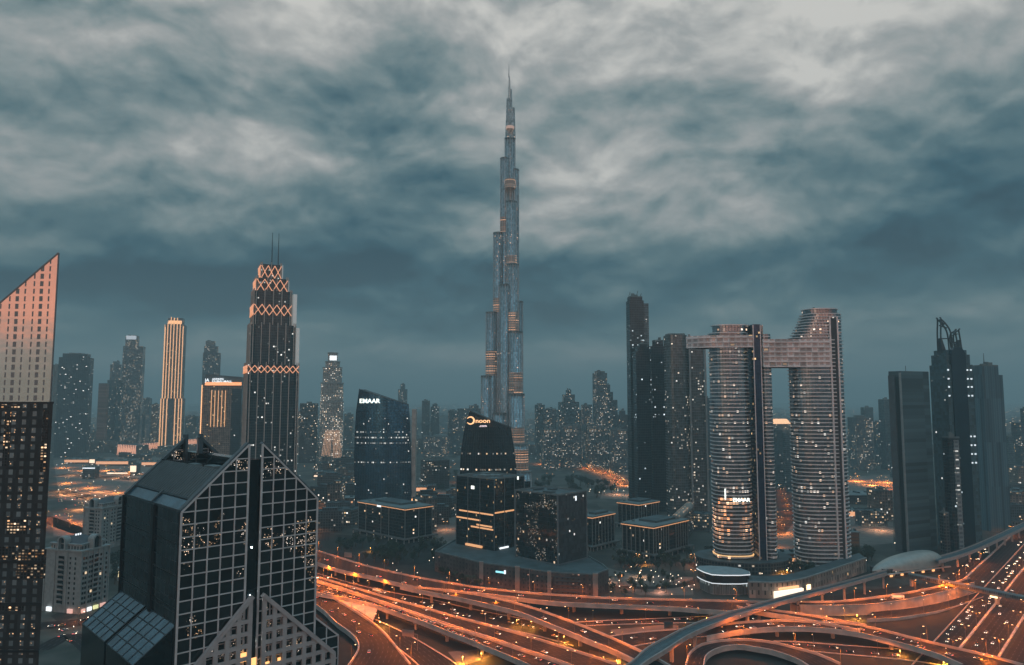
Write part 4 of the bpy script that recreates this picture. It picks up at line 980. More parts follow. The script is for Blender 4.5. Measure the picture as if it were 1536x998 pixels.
def added_lower_face():  # added block in place of the dark reflection on the tower's lower face
    Y = 296.0; A = PY(79.5, 606, Y); Wd = 42.0; t = thing('added_lower_face_block', 'added dark block standing for the dark reflection low on the raked tower, with pale windows and warm lit rooms', 'building', (A.x, Y, 0), 0)
    f = facade('added_block_wall', (.20, .24, .25), (.022, .027, .03), 4.1, 3.3, .30, .20, .0, (1, .6, .3), 1.0, .25, .25, seed=201, spark=(1.05, .50, 1.5, .085), litcol2=(1, .5, .2))
    nt2 = f.node_tree
    q = MB(); D = 26.0; S = .75*D
    q.face([(-Wd, 0, 0), (0, 0, 0), (0, 0, A.z), (-Wd, 0, A.z)], 0, [(0, 0), (Wd, 0), (Wd, A.z), (0, A.z)]); q.face([(0, 0, 0), (-S, D, 0), (-S, D, A.z), (0, 0, A.z)], 0); q.face([(-S, D, 0), (-Wd-S, D, 0), (-Wd-S, D, A.z), (-S, D, A.z)], 0)
    q.face([(-Wd, 0, A.z), (0, 0, A.z), (-S, D, A.z), (-Wd-S, D, A.z)], 1); q.build('facade', [f, M_roof], t)
    for u0, u1, v0, v1, st in ((9, 42, 779, 802, 1.0), (-6, 36, 907, 916, 1.3), (24, 70, 824, 868, .35), (3, 17, 618, 700, .9), (60, 74, 616, 708, .9), (-4, 24, 820, 838, .5), (2, 30, 607, 612, 1.0)):
        P, Q = PY(u0, v1, Y), PY(u1, v0, Y); w_, h_ = Q.x-P.x, Q.z-P.z
        q = MB(); x0_, z0_ = P.x-A.x, P.z; q.face([(x0_, -.12, z0_), (x0_+w_, -.12, z0_), (x0_+w_, -.12, z0_+h_), (x0_, -.12, z0_+h_)], 0, [(x0_, z0_), (x0_+w_, z0_), (x0_+w_, z0_+h_), (x0_, z0_+h_)])
        q.face([(x0_, -.02, z0_), (x0_, -.12, z0_), (x0_, -.12, z0_+h_), (x0_, -.02, z0_+h_)], 0); q.face([(x0_+w_, -.12, z0_), (x0_+w_, -.02, z0_), (x0_+w_, -.02, z0_+h_), (x0_+w_, -.12, z0_+h_)], 0)
        q.build('lit_rooms', facade('lit_rooms', (.03, .03, .03), (.02, .022, .025), 1.3, 1.15, .18, .12, .42, (1, .48, .2), st*1.6, .3, .2, seed=u0+300, litcol2=(1, .75, .5), litw=.4), t)
    for z in (A.z-62, A.z-78, A.z-96): q = MB(); q.beam((-Wd, -.3, z), (0, -.3, z), .4, 1.0); q.build('floor_band', M_dark, t)
    q = MB(); q.beam((-Wd, .2, A.z+.4), (0, .2, A.z+.4), .5, .9); q.build('parapet', M_dark, t)
added_lower_face()
# ---------------------------------------------------------------- towers of the left skyline
tower('dark flat-topped office tower just right of the raked reflective tower', 85, 138, 537, 2300, facade('skyline_dark_a', (.03, .07, .09), (.05, .07, .08), 5, 4.2, .1, .12, .05, WHITE, 1.5, .5, .2, seed=61), .35, .7, tiers=[(532, .8, 0, 0)], seed=1)
tower('narrow reddish tower with ribbed face beside the flat dark tower', 147, 163, 576, 2500, facade('skyline_red', (.12, .08, .07), (.34, .20, .16), 60, 5, 0, .25, .05, WARM, .8, .2, .5, seed=62), .2, .8, plant=False)
tower('short dark tower with a glowing white roof edge, right of the reddish ribbed tower', 160, 183, 574, 2550, F_far, -.2, .7, tiers=[(571, 1.02, 0, 0)])
tower('small tower with bright white upper floors standing behind the short dark one', 163, 181, 547, 3000, F_farlit, .3, .7, tiers=[(543, .6, 0, 0)])
t, w, d, h = tower('tall grey tower with a stepped white-lit top, left of the gold-striped tower', 181, 215, 520, 2700, F_farlit, .3, .75, tiers=[(505, .62, -.12, 0)])
q = MB(); q.box(-w*.14, -d*.32, ztop(510, 2700), w*.5, 1.5, 14); q.build('lit_crown', glow_mat('pale_crown', (.8, .9, 1), .5), t)
# gold-striped tower
def gold_tower():
    Y = 2600; cx, w, d = fit(241, 278, Y, .25, .8)
    t = thing('gold_striped_tower', 'tower outlined by glowing gold vertical stripes', 'skyscraper', (cx, Y, 0), .25)
    f = facade('gold_tower_glass', (.05, .07, .09), (.16, .13, .12), 5, 4.5, .1, .14, .08, WARM, 1, .4, .2, seed=64); Z = lambda v: ztop(v, Y)
    g1 = glow_mat('gold_stripe', (1, .46, .17), 1.1)
    b = MB(); b.prism(rectp(w, d), 0, Z(598), 0, 1); b.build('base_tier', [f, M_roof], t)
    b = MB(); b.prism(rectp(w*.88, d*.88), Z(598)-.1, Z(488), 0, 1); b.build('shaft', [f, M_roof], t)
    b = MB(); b.prism(rectp(w*.68, d*.68), Z(488)-.1, Z(478), 0, 1); b.build('crown', [f, M_roof], t)
    for i, x in enumerate((-.43, -.31, -.17, -.03, .12, .26, .40)):
        b = MB(); hi = [492, 484, 477, 478, 478, 484, 490][i]; b.box(x*w, -d*.45-1.2, Z(598), 2.6, 2, Z(hi)-Z(598)); b.build('light_stripe', g1, t)
    for i, x in enumerate((-.48, -.36, -.2, .18, .34, .47)):
        b = MB(); b.box(x*w, -d*.5-1.2, 4, 3.0, 2, Z(598)-4); b.build('light_stripe', g1, t)
    for y in (-.3, 0, .3):
        b = MB(); b.box(-w*.45-1.5, y*d, 4, 2, 2.6, Z(490)); b.build('light_stripe', g1, t)
    b = MB(); b.prism(rectp(w*.62, d*.74), Z(487), Z(482), 0, 0); b.build('lit_crown_band', g1, t)
gold_tower()
tower('slim rounded grey tower with a white-lit top behind the orange-trimmed hotel', 302, 329, 530, 2800, F_farlit, .4, .8, tiers=[(520, .8, -.05, 0), (513, .55, -.1, 0)])
tower('tiny orange-lit block at the foot of the gold-striped tower', 228, 240, 607, 2700, F_farw, .1, .8, 'building', 'small_block')
# hotel with the orange trim and the sign
def trimmed_hotel():
    Y = 1500; cx, w, d = fit(303, 366, Y, R(12), .5); Z = lambda v: ztop(v, Y)
    t = thing('sign_hotel', 'brown hotel slab with a white rooftop sign over a glowing orange cornice', 'hotel', (cx, Y, 0), R(12))
    f = facade('hotel_brown', (.05, .05, .05), (.26, .20, .16), 3.4, 3.8, .22, .2, .06, WARM, 1, .3, .3, seed=66)
    b = MB(); b.prism(rectp(w, d), 0, Z(576), 0, 1); b.build('slab', [f, M_roof], t)
    b = MB(); P = rectp(w*.94, d*.9, w*.03, 0); b.prism(P, Z(576)-.1, [Z(562), Z(566), Z(566), Z(562)], 0, 0); b.build('sloped_attic', M_steeld, t)
    b = MB(); b.box(w*.03, -d*.5-.8, Z(578.5), w*.93, 1.4, Z(573.8)-Z(578.5)); b.build('lit_cornice', glow_mat('orange_cornice', (1, .34, .10), 1.3), t)
    for i in range(5):
        b = MB(); b.box(-w*.26+i*w*.088, -d*.5-.5, Z(640), 1.2, 1.0, Z(586)-Z(640)); b.build('light_fin', glow_mat('fin_glow', (1, .45, .14), .9), t)
    b = MB(); b.box(-w*.5-.6, -d*.5-.6, 0, 1.6, 1.6, Z(578)); b.build('edge_light', E_warm, t)
    b = MB(); b.prism(rectp(w*.25, d*.8, w*.38, -d*.12), 0, Z(584), 0, 1); b.build('dark_bay', [F_dark, M_roof], t)
    z = Z(573)
    text_mesh('sign_lettering', '|A', 8.5, E_white, t, (-w*.44, -d*.5-1.6, z), ext=.3)
    text_mesh('sign_lettering', 'ADDRESS', 5.0, E_white, t, (-w*.26, -d*.5-1.6, z+3.4), ext=.3, xs=1.05)
    text_mesh('sign_lettering', 'DUBAI MALL', 5.0, E_white, t, (-w*.26, -d*.5-1.6, z-1.0), ext=.3, xs=1.35)
trimmed_hotel()
# ornate lit tower right of the stepped one
E_ribw = glow_mat('rib_light', (1, .5, .25), .7)
def ornate_tower():
    Y = 2050; cx, w, d = fit(479, 517, Y, R(20), .7); Z = lambda v: ztop(v, Y)
    t = thing('ornate_lit_tower', 'pale brightly lit tower tapering to a small crown, left of the blue curved tower', 'skyscraper', (cx, Y, 0), R(20))
    f = facade('ornate_lit', (.10, .10, .10), (.40, .36, .32), 4.6, 4.4, .26, .2, .42, (1, .68, .42), 1.7, .3, .4, seed=67, litcol2=WHITE, litw=.4)
    tiers = [(0, 603, 1.0), (603, 575, .96), (575, 552, .82), (552, 543, .62), (543, 530, .42)]
    for v0, v1, k in tiers:
        b = MB(); P = ellp(w*k/2, d*k/2, 16, 0, 0, 3.2); b.prism(P, 0 if v0 == 0 else Z(v0)-.1, Z(v1), 0, 1); b.build('tier', [f, M_roof], t)
        b = MB(); b.prism(ellp(w*k/2+1.2, d*k/2+1.2, 16, 0, 0, 3.2), Z(v1)-1.5, Z(v1)+1.5, 0, 0, bottom=True); b.build('cornice', M_stone, t)
    b = MB(); b.box(0, -d*.22, Z(541), w*.3, 2, Z(534)-Z(541)); b.build('lit_crown', E_white, t)
    for s in (-1, 1):
        for k in range(6):
            b = MB(); a = R(-100+k*14*s); b.beam((s*(w*.1+k*w*.07), -d*.52, 6), (s*(w*.02+k*w*.05), -d*.50, Z(645)), .7, .7, 0); b.build('base_light_rib', E_ribw, t)
ornate_tower()
tower('low dark block right of the stepped tower', 450, 478, 606, 2100, F_lowd, .2, .8, 'building', 'office_block')
# ---------------------------------------------------------------- blue curved tower and its sister
def bowed_tower(label, name, Y, prof, sidew, mat, sign, lowmat=None, finm=None, band=None):
    """prof = (u left, u right) at several v from top to bottom; top edge slopes from left to right"""
    base = prof[-1]; t0 = PY((base[1]+base[2])/2, 700, Y)
    t = thing(name, label, 'skyscraper', (t0.x, Y, 0), 0)
    cols = 22; rows = []
    for (v, ul, ur) in prof:
        rows.append((v, ul, ur))
    def pt(k, j):
        """k along the width 0..1, j row value"""
        v, ul, ur = j; P = PY(lerp(ul, ur, k), v, Y); bow = -14*math.sin(math.pi*k); return (P.x-t0.x, bow, P.z)
    topL, topR = prof[0][0], prof[0][3] if len(prof[0]) > 3 else prof[0][0]
    return t, t0
def curved_office(label, Y, us, vtopL, vtopR, vmid, matf, fins, depth, bow, edge_u):
    """us: list of (v, uL, uR). top edge runs from vtopL to vtopR"""
    c = PY((us[0][1]+us[0][2])/2, 650, Y); t = thing('curved_office_tower', label, 'skyscraper', (c.x, Y, 0), 0)
    n = 20
    def edge(v, side):
        for a, b in zip(us, us[1:]):
            if v <= b[0]: k = max(0, (v-a[0])/(b[0]-a[0])); return lerp(a[side], b[side], k)
        return us[-1][side]
    b = MB(); sd_ = MB(); rf = MB(); fn = MB(); vb = us[-1][0]
    m_ = 10; zb = 0
    def P(k, j):
        vt_ = lerp(vtopL, vtopR, k)+vmid*math.sin(math.pi*k); v = lerp(vt_, vb, j)
        u = lerp(edge(v, 1), edge(v, 2), k); q = PY(u, v, Y); y = -bow*math.sin(math.pi*(k*.85+.075)); s_ = (Y+y)/Y
        z = q.z if j < 1 else 0.0
        return ((q.x)*s_-c.x, y, CAM_H+(z-CAM_H)*s_ if j < 1 else 0.0)
    for j in range(m_):
        for i in range(n):
            A = [P(i/n, (j+1)/m_), P((i+1)/n, (j+1)/m_), P((i+1)/n, j/m_), P(i/n, j/m_)]
            Wd = (edge(650, 2)-edge(650, 1))/FPX*Y
            b.face(A, 0, [(i/n*Wd, A[0][2]), ((i+1)/n*Wd, A[1][2]), ((i+1)/n*Wd, A[2][2]), (i/n*Wd, A[3][2])])
    b.build('curtain_wall', matf, t)
    R_ = [P(i/n, 0) for i in range(n+1)]
    for k, s_ in ((0, -1), (1, 1)):
        for j in range(m_):
            A, B = P(k, j/m_), P(k, (j+1)/m_); A2 = (A[0]-s_*depth*.15, A[1]+depth, A[2]); B2 = (B[0]-s_*depth*.15, B[1]+depth, B[2])
            sd_.face([B, B2, A2, A] if s_ > 0 else [B2, B, A, A2], 0, [(0, B[2]), (depth, B[2]), (depth, A[2]), (0, A[2])])
    for i in range(n):
        A, B = R_[i], R_[i+1]; sh = lambda p, k: (p[0]+depth*.15*(1-2*k), p[1]*-0.2+depth, p[2])
        rf.face([A, B, sh(B, (i+1)/n), sh(A, i/n)], 0)
        A0, B0 = sh(A, i/n), sh(B, (i+1)/n); sd_.face([(B0[0], B0[1], 0), (A0[0], A0[1], 0), A0, B0], 0, [(0, 0), (3, 0), (3, A0[2]), (0, A0[2])])
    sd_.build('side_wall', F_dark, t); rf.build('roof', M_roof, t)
    for i in range(fins+1):
        k = i/fins
        for j in range(m_):
            A, B = P(k, j/m_), P(k, (j+1)/m_); fn.beam((A[0], A[1]-.35, A[2]), (B[0], B[1]-.35, B[2]), .35, .7, 0, up=(0, 1, 0))
    fn.build('facade_fins', M_finb, t)
    rm = MB()
    for i in range(n): rm.beam((R_[i][0], R_[i][1]-.3, R_[i][2]), (R_[i+1][0], R_[i+1][1]-.3, R_[i+1][2]), 1.0, 1.2)
    rm.build('roof_edge', M_steeld, t)
    return t, P, c
M_finb = plain('navy_fin', (.03, .045, .06), .4, .4)
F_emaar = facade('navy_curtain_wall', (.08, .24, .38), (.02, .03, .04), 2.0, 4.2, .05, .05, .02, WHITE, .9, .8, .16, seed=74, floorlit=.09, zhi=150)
t, P, c = curved_office('blue curved office tower with vertical fins and a white rooftop name', 1150, [(583, 539, 611), (620, 534, 614), (660, 532, 616), (700, 531, 617), (760, 533, 617)], 584, 607, 0, F_emaar, 34, 26, 12, 622)
a = P(.03, .075); z_ = a[2]
text_mesh('sign_lettering', 'EMAAR', 9.2, E_sign, t, (a[0]+.8, a[1]-4.6, z_-7), ext=.3, xs=1.12, rotz=R(-9))
b = MB(); e = PY(620, 700, 1150); b.box(e.x-c.x, 6, 0, 6, 14, ztop(614, 1150)); b.build('stair_shaft', M_conc, t)
b = MB(); b.box(e.x-c.x-1, -2, 0, 5, 1, 26); b.build('lit_base', E_warm, t)
F_noon = facade('black_curtain_wall', (.03, .05, .06), (.02, .025, .03), 2.4, 4.0, .05, .05, .03, WHITE, 1.2, .6, .12, seed=72, floorlit=.34, zhi=112, litcol2=WARM)
t, P, c = curved_office('black curved office tower with a glowing ring logo and orange lettering near its top', 950, [(616, 705, 738), (640, 697, 766), (680, 691, 772), (710, 690, 775), (760, 689, 776)], 616, 641, -3.5, F_noon, 22, 26, 12, 776)
def ring_logo(parent, loc, r, w_, mat, rz):
    b = MB(); n = 26
    for i in range(n):
        a0 = R(150+ -300*i/n); a1 = R(150-300*(i+1)/n); f0 = .45+.55*math.sin(math.pi*i/n); f1 = .45+.55*math.sin(math.pi*(i+1)/n)
        Q = [(r*math.cos(a0), r*math.sin(a0)), (r*math.cos(a1), r*math.sin(a1)), ((r-w_*f1)*math.cos(a1), (r-w_*f1)*math.sin(a1)), ((r-w_*f0)*math.cos(a0), (r-w_*f0)*math.sin(a0))]
        b.face([(x, -.3, y) for x, y in Q], 0); b.face([(x, .2, y) for x, y in Q[::-1]], 0); b.face([(Q[0][0], -.3, Q[0][1]), (Q[0][0], .2, Q[0][1]), (Q[1][0], .2, Q[1][1]), (Q[1][0], -.3, Q[1][1])], 0)
    o = b.build('ring_logo', mat, parent, loc=loc); o.rotation_euler = (0, 0, rz); return o
E_noon = glow_mat('sign_orange', (1, .50, .20), 1.5)
q = PY(706, 631, 935)
ring_logo(t, (q.x-c.x, -14.6, q.z), 5.2, 2.0, E_noon, 0)
q = PY(713, 634, 935)
text_mesh('sign_lettering', 'noon', 7.2, E_noon, t, (q.x-c.x, -15.4, q.z-.2), ext=.3, xs=1.25, rotz=R(-2))
q = PY(718.5, 640.5, 935)
text_mesh('sign_lettering', '.com', 4.2, glow_mat('sign_pink', (1, .75, .8), 1.1), t, (q.x-c.x, -15.4, q.z), ext=.3, xs=1.2, rotz=R(-2))

# ---------------------------------------------------------------- glass cubes of the business quarter
def parapet(t, P, z, h=1.6, e=.8, mat=None, name='parapet'):
    b = MB(); n = len(P); cx_ = sum(p[0] for p in P)/n; cy_ = sum(p[1] for p in P)/n
    I = []
    for p in P:
        v = Vector((cx_-p[0], cy_-p[1])); v = v.normalized()*e*1.4; I.append((p[0]+v.x, p[1]+v.y))
    for i in range(n):
        j = (i+1) % n
        b.face([(P[i][0], P[i][1], z-.3), (P[j][0], P[j][1], z-.3), (P[j][0], P[j][1], z+h), (P[i][0], P[i][1], z+h)]); b.face([(P[i][0], P[i][1], z+h), (P[j][0], P[j][1], z+h), (I[j][0], I[j][1], z+h), (I[i][0], I[i][1], z+h)])
        b.face([(I[j][0], I[j][1], z), (I[i][0], I[i][1], z), (I[i][0], I[i][1], z+h), (I[j][0], I[j][1], z+h)])
    return b.build(name, mat or M_roofl, t)
def grow(P, e):
    n = len(P); cx_ = sum(p[0] for p in P)/n; cy_ = sum(p[1] for p in P)/n
    return [(p[0]+math.copysign(e, p[0]-cx_), p[1]+math.copysign(e, p[1]-cy_)) for p in P]
def cube_one():
    O, rot, Lr, Ll, z = corner(741, 827, 20, R(43), 685, 786, 720)
    t = thing('glass_office_block', 'dark glass office cube with orange-lit floors, below the tower with the ring logo', 'office building', (O.x, O.y, 0), rot)
    f = facade('cube_one_glass', (.02, .035, .04), (.02, .025, .03), 2.0, 4.0, .04, .07, .018, WARM, 1.0, .5, .07, seed=81)
    b = MB(); b.prism(quad(Lr, Ll), 20, z, 0, 1); b.build('glass_shell', [f, M_roof], t)
    parapet(t, quad(Lr, Ll), z)
    rb = MB()
    for x in (0, Lr*.33, Lr*.66, Lr): rb.box(x, -.3, 20, .7, .7, z-20+.5)
    for y in (Ll*.36, Ll*.68, Ll): rb.box(-.3, y, 20, .7, .7, z-20+.5)
    rb.build('facade_rib', M_steel, t)
    for (v, y0, y1) in ((775, .02, .92), (786, .35, 1.0), (793, .05, .45), (797, .02, .6)):
        s, zz_ = hit(741, v, (O.x, O.y), (1, 0)); zz_ = CAM_H-(CAM_H-20)*(v-598)/(827-598) ; b = MB(); b.box(-.12, Ll*(y0+y1)/2, zz_, .3, Ll*(y1-y0), 1.6); b.build('lit_floor', E_floor, t)
    zz_ = CAM_H-(CAM_H-20)*(772-598)/(827-598); b = MB(); b.box(Lr*.42, -.12, zz_, Lr*.8, .3, 1.6); b.build('lit_floor', E_floor, t)
    b = MB(); b.box(-1.2, Ll*.5, 21, 2.0, Ll*.42, 2.2); b.build('entrance_strip', E_floor, t)
    b = MB(); b.box(Lr*.3, -1.2, 21, Lr*.28, 1.0, 1.6); b.build('entrance_strip', E_white, t)
    b = MB(); b.box(-.5, Ll*.55, CAM_H-(CAM_H-20)*(737-598)/(827-598)-1, .6, 4.5, 3.4); b.build('wall_sign', E_sign, t)
    b = MB(); b.box(Lr*.78, -.5, CAM_H-(CAM_H-20)*(722-598)/(827-598)-2, 1.8, .6, 3.4); b.build('wall_sign', E_sign, t)
    for i, (x, y, sx, sy, sz) in enumerate(((.3, .5, 9, 12, 2.4), (.6, .35, 7, 7, 1.8), (.65, .75, 12, 5, 2.2), (.2, .8, 5, 5, 3))): b = MB(); b.box(Lr*x, Ll*y, z, sx, sy, sz); b.build('roof_plant', M_roofl, t)
    b = MB(); b.cyl(Lr*.6, Ll*.5, z, z+1.2, 6.5, 6.5, 20, 0); b.build('roof_disc', M_roofl, t)
    # darker rear wing
    b = MB(); b.prism(quad(Lr*.5, Ll*.8, Lr+.05, Ll*.2), 20, z-8, 0, 1); b.build('rear_wing', [f, M_roof], t)
E_floor = glow_mat('office_floor_light', (1, .42, .12), .8)
cube_one()
def cube_two():
    O, rot, Lr, Ll, z = corner(837, 848.6, 20, R(44), 773.5, 879, 744)
    t = thing('glass_office_block', 'dark glass office cube with broken reflections, right of the cube with orange-lit floors', 'office building', (O.x, O.y, 0), rot)
    f = facade('cube_two_glass', (.035, .05, .055), (.02, .025, .03), 2.4, 4.0, .03, .04, .012, WARM, .7, .6, .06, seed=82, litcol2=WHITE, spark=(.9, .52, 1.5, .06))
    f2 = facade('cube_two_side', (.05, .065, .075), (.04, .05, .055), 2.4, 4.0, .04, .05, .008, WHITE, .8, .3, .3, seed=83)
    b = MB(); Q = quad(Lr, Ll)
    for i in range(4):
        a, c = Q[i], Q[(i+1) % 4]; L = math.hypot(c[0]-a[0], c[1]-a[1]); b.face([(a[0], a[1], 20), (c[0], c[1], 20), (c[0], c[1], z), (a[0], a[1], z)], 1 if i == 0 else 0, [(0, 20), (L, 20), (L, z), (0, z)])
    b.face([(p[0], p[1], z) for p in Q], 2); b.build('glass_shell', [f, f2, M_roof], t); parapet(t, Q, z)
    rb = MB()
    for x, y in ((0, 0), (Lr, 0), (0, Ll)): rb.box(x-.2, y-.2, 20, 1.3, 1.3, z-20+1.6)
    rb.beam((0, -.3, 20.6), (Lr, -.3, 20.6), .8, 1.2); rb.beam((-.3, 0, 20.6), (-.3, Ll, 20.6), .8, 1.2)
    rb.build('edge_frame', M_steel, t)
    zz_ = CAM_H-(CAM_H-20)*(753-598)/(848-598); b = MB(); b.box(Lr*.62, -.3, zz_-2, 1.5, .5, 4.5); b.build('wall_sign', E_white, t)
    for (x, y, sx, sy) in ((.3, .4, 8, 10), (.7, .6, 9, 6), (.5, .8, 14, 3)): b = MB(); b.box(Lr*x, Ll*y, z, sx, sy, 1.8); b.build('roof_plant', M_roof, t)
cube_two()
def low_podium():
    O = G(652, 857); t = thing('brick_podium', 'long low dark brick podium with pale corner piers under the two glass cubes', 'building', (O.x, O.y, 0), 0)
    L = lambda u, v, z=0: ((G(u, v, z)-O).x, (G(u, v, z)-O).y)
    P = [L(652, 857), L(722, 877), L(776, 885), L(824, 893), L(893, 897), L(913, 888), L(905, 848, 20), L(820, 800, 20), L(690, 806, 20)]
    zt = 20.0; f = facade('podium_brick', (.03, .03, .03), (.10, .075, .068), 5, 4.2, .34, .28, .09, (1, .5, .35), .5, .2, .5, seed=85)
    b = MB(); b.prism(P, 0, zt, 0, 1); b.build('brick_wall', [f, M_roof], t); parapet(t, P, zt, 1.2)
    for (x, y), w_ in ((P[1], 4.0), (P[2], 4.5), (P[3], 3.6), (P[4], 4.5)):
        b = MB(); b.box(x, y-1.0, 0, w_, 3.0, zt+2); b.build('corner_pier', M_piers, t)
    c = L(795, 888); b = MB(); b.box(c[0], c[1]+1.0, 0, 1.6, 2.6, zt+1); b.build('corner_pier', M_piers, t)
    a, c = Vector(P[3]), Vector(P[4])
    for k in range(5):
        z = 4+k*3.2; b = MB(); p, q = a.lerp(c, .12), a.lerp(c, .68); b.beam((p.x, p.y-.6, z), (q.x, q.y-.6, z), .8, .5); b.build('louvre_rail', M_steeld, t)
    a, c = Vector(P[1]), Vector(P[2])
    q = a.lerp(c, .52); s_ = MB(); s_.box(q.x, q.y-.6, 13.5, 9, .4, 1.6, math.atan2((c-a).y, (c-a).x)); s_.build('blue_shop_sign', glow_mat('cyan_sign', (.3, .85, 1), 1.2), t)
    q = a.lerp(c, .66); s_ = MB(); s_.box(q.x, q.y-.8, 13.2, 1.6, .6, 3.4); s_.build('white_shop_sign', E_white, t)
    p = L(655, 856); s_ = MB(); s_.box(p[0]+3, p[1]-1.0, 16.5, 7, .5, 2.0, R(-22)); s_.build('white_shop_sign', glow_mat('bright_white', (.9, .97, 1), 3), t)
M_piers = plain('pier_stone', (.36, .27, .23), .8, var=.15)
low_podium()
def colonnade_block(label, uc, vb, az, uL, uR, vt, nr, nl, skipr=(), skipl=(), plinth=True, sign=None, edge=1.0):
    O, rot, Lr, Ll, z = corner(uc, vb, 0, az, uL, uR, vt)
    t = thing('colonnade_office', label, 'office building', (O.x, O.y, 0), rot)
    b = MB(); b.prism(quad(Lr-1.6, Ll-1.6, 1.6, 1.6), 0, z-2.2, 0, 1); b.build('glass_core', [F_lowd2, M_roof], t)
    b = MB(); b.prism(grow(quad(Lr, Ll), 1.0), z-1.4, z, 0, 0, bottom=True); b.build('roof_slab', M_roofl, t)
    b = MB(); b.prism(grow(quad(Lr, Ll), .6), z-2.3, z-1.42, 0, None, bottom=True); b.build('cornice_light', E_corn, t)
    for i in range(nr):
        if i in skipr: continue
        b = MB(); b.box(.8+(Lr-1.6)*i/(nr-1), .8, 5, .8, .8, z-7.2); b.build('column', M_colm, t)
    for i in range(1, nl):
        if i in skipl: continue
        b = MB(); b.box(.8, .8+(Ll-1.6)*i/(nl-1), 5, .8, .8, z-7.2); b.build('column', M_colm, t)
    if plinth:
        b = MB(); P = grow(quad(Lr, Ll), 5.0); b.prism(P, 4.2, 5.3, 0, 0, bottom=True); b.build('terrace_slab', M_concd, t)
        for i in range(8):
            for (x, y) in ((-4.2+(Lr+8)*i/7, -4.2), (-4.2, -4.2+(Ll+8)*i/7)):
                if i == 0 and y != -4.2: continue
                b = MB(); b.box(x, y, 0, .9, .9, 4.2); b.build('terrace_column', M_conc, t)
    b = MB(); b.prism(quad(Lr*.55, Ll*.55, Lr*.3, Ll*.25), z, z+2.4, 0, 0); b.build('roof_box', M_roof, t)
    for i in range(3): b = MB(); b.box(Lr*(.2+.25*i), Ll*.86, z, 3, 2.4, 1.6); b.build('roof_plant', M_roofl, t)
    if sign:
        b = MB(); b.box(Lr*sign, -1.2, z-4.8, 4.5, .4, 2.4); b.build('wall_sign', E_white, t)
    return t, Lr, Ll, z
F_lowd2 = facade('colonnade_glass', (.02, .03, .035), (.04, .045, .045), 3.0, 4.0, .06, .08, .035, WHITE, 1.2, .4, .1, seed=87, litcol2=WARM)
E_corn = glow_mat('cornice_amber', (1, .42, .16), .85)
M_colm = plain('grey_column', (.22, .23, .22), .7)
t, Lr, Ll, z = colonnade_block('low office block with amber cornice and sparse columns, in front of the blue curved tower', 607, 815, R(44), 538, 650, 763, 5, 7, (1,), (1, 4), edge=1)
b = MB(); b.box(-1.3, Ll*.52, z-3.4, .4, 8, 2.2); b.build('wall_sign', E_white, t)
colonnade_block('low office block with amber cornice and close-set columns directly right of the glass cubes', 889, 826, R(42), 868, 921.5, 775, 8, 3)
colonnade_block('large low office block with amber cornice and a long terrace, left of the white-edged pavilion', 981, 839, R(44), 931, 1031, 790, 15, 8, (7, 8))
colonnade_block('low office block with broken amber cornice behind the two column-fronted blocks', 959, 795, R(45), 925, 988, 756, 9, 6, (4,), ())
# glazed vault on the roof terrace to the right
def vault():
    a, c = G(1012, 778, 36), G(1034, 757, 36); t = thing('lit_vault', 'small glowing glass barrel vault beside the large column-fronted block', 'pavilion', (a.x, a.y, 0), math.atan2((c-a).y, (c-a).x))
    L = (c-a).length; b = MB(); n = 8
    for i in range(n):
        a0, a1 = math.pi*i/n, math.pi*(i+1)/n; y0, z0, y1, z1 = 6*math.cos(a0), 34+6*math.sin(a0), 6*math.cos(a1), 34+6*math.sin(a1)
        b.face([(0, y0, z0), (L, y0, z0), (L, y1, z1), (0, y1, z1)][::-1], 0)
    b.face([(0, 6*math.cos(math.pi*i/n), 34+6*math.sin(math.pi*i/n)) for i in range(n+1)], 0)
    b.build('vault_glass', facade('vault_lit', (.3, .25, .2), (.3, .28, .25), 3, 3, .15, .1, .5, (1, .55, .3), .5, .2, .4, seed=89), t)
    b = MB(); b.prism([(0, -6), (L, -6), (L, 6), (0, 6)], 0, 34, 0, 1); b.build('base', [F_lowd, M_roof], t)
vault()
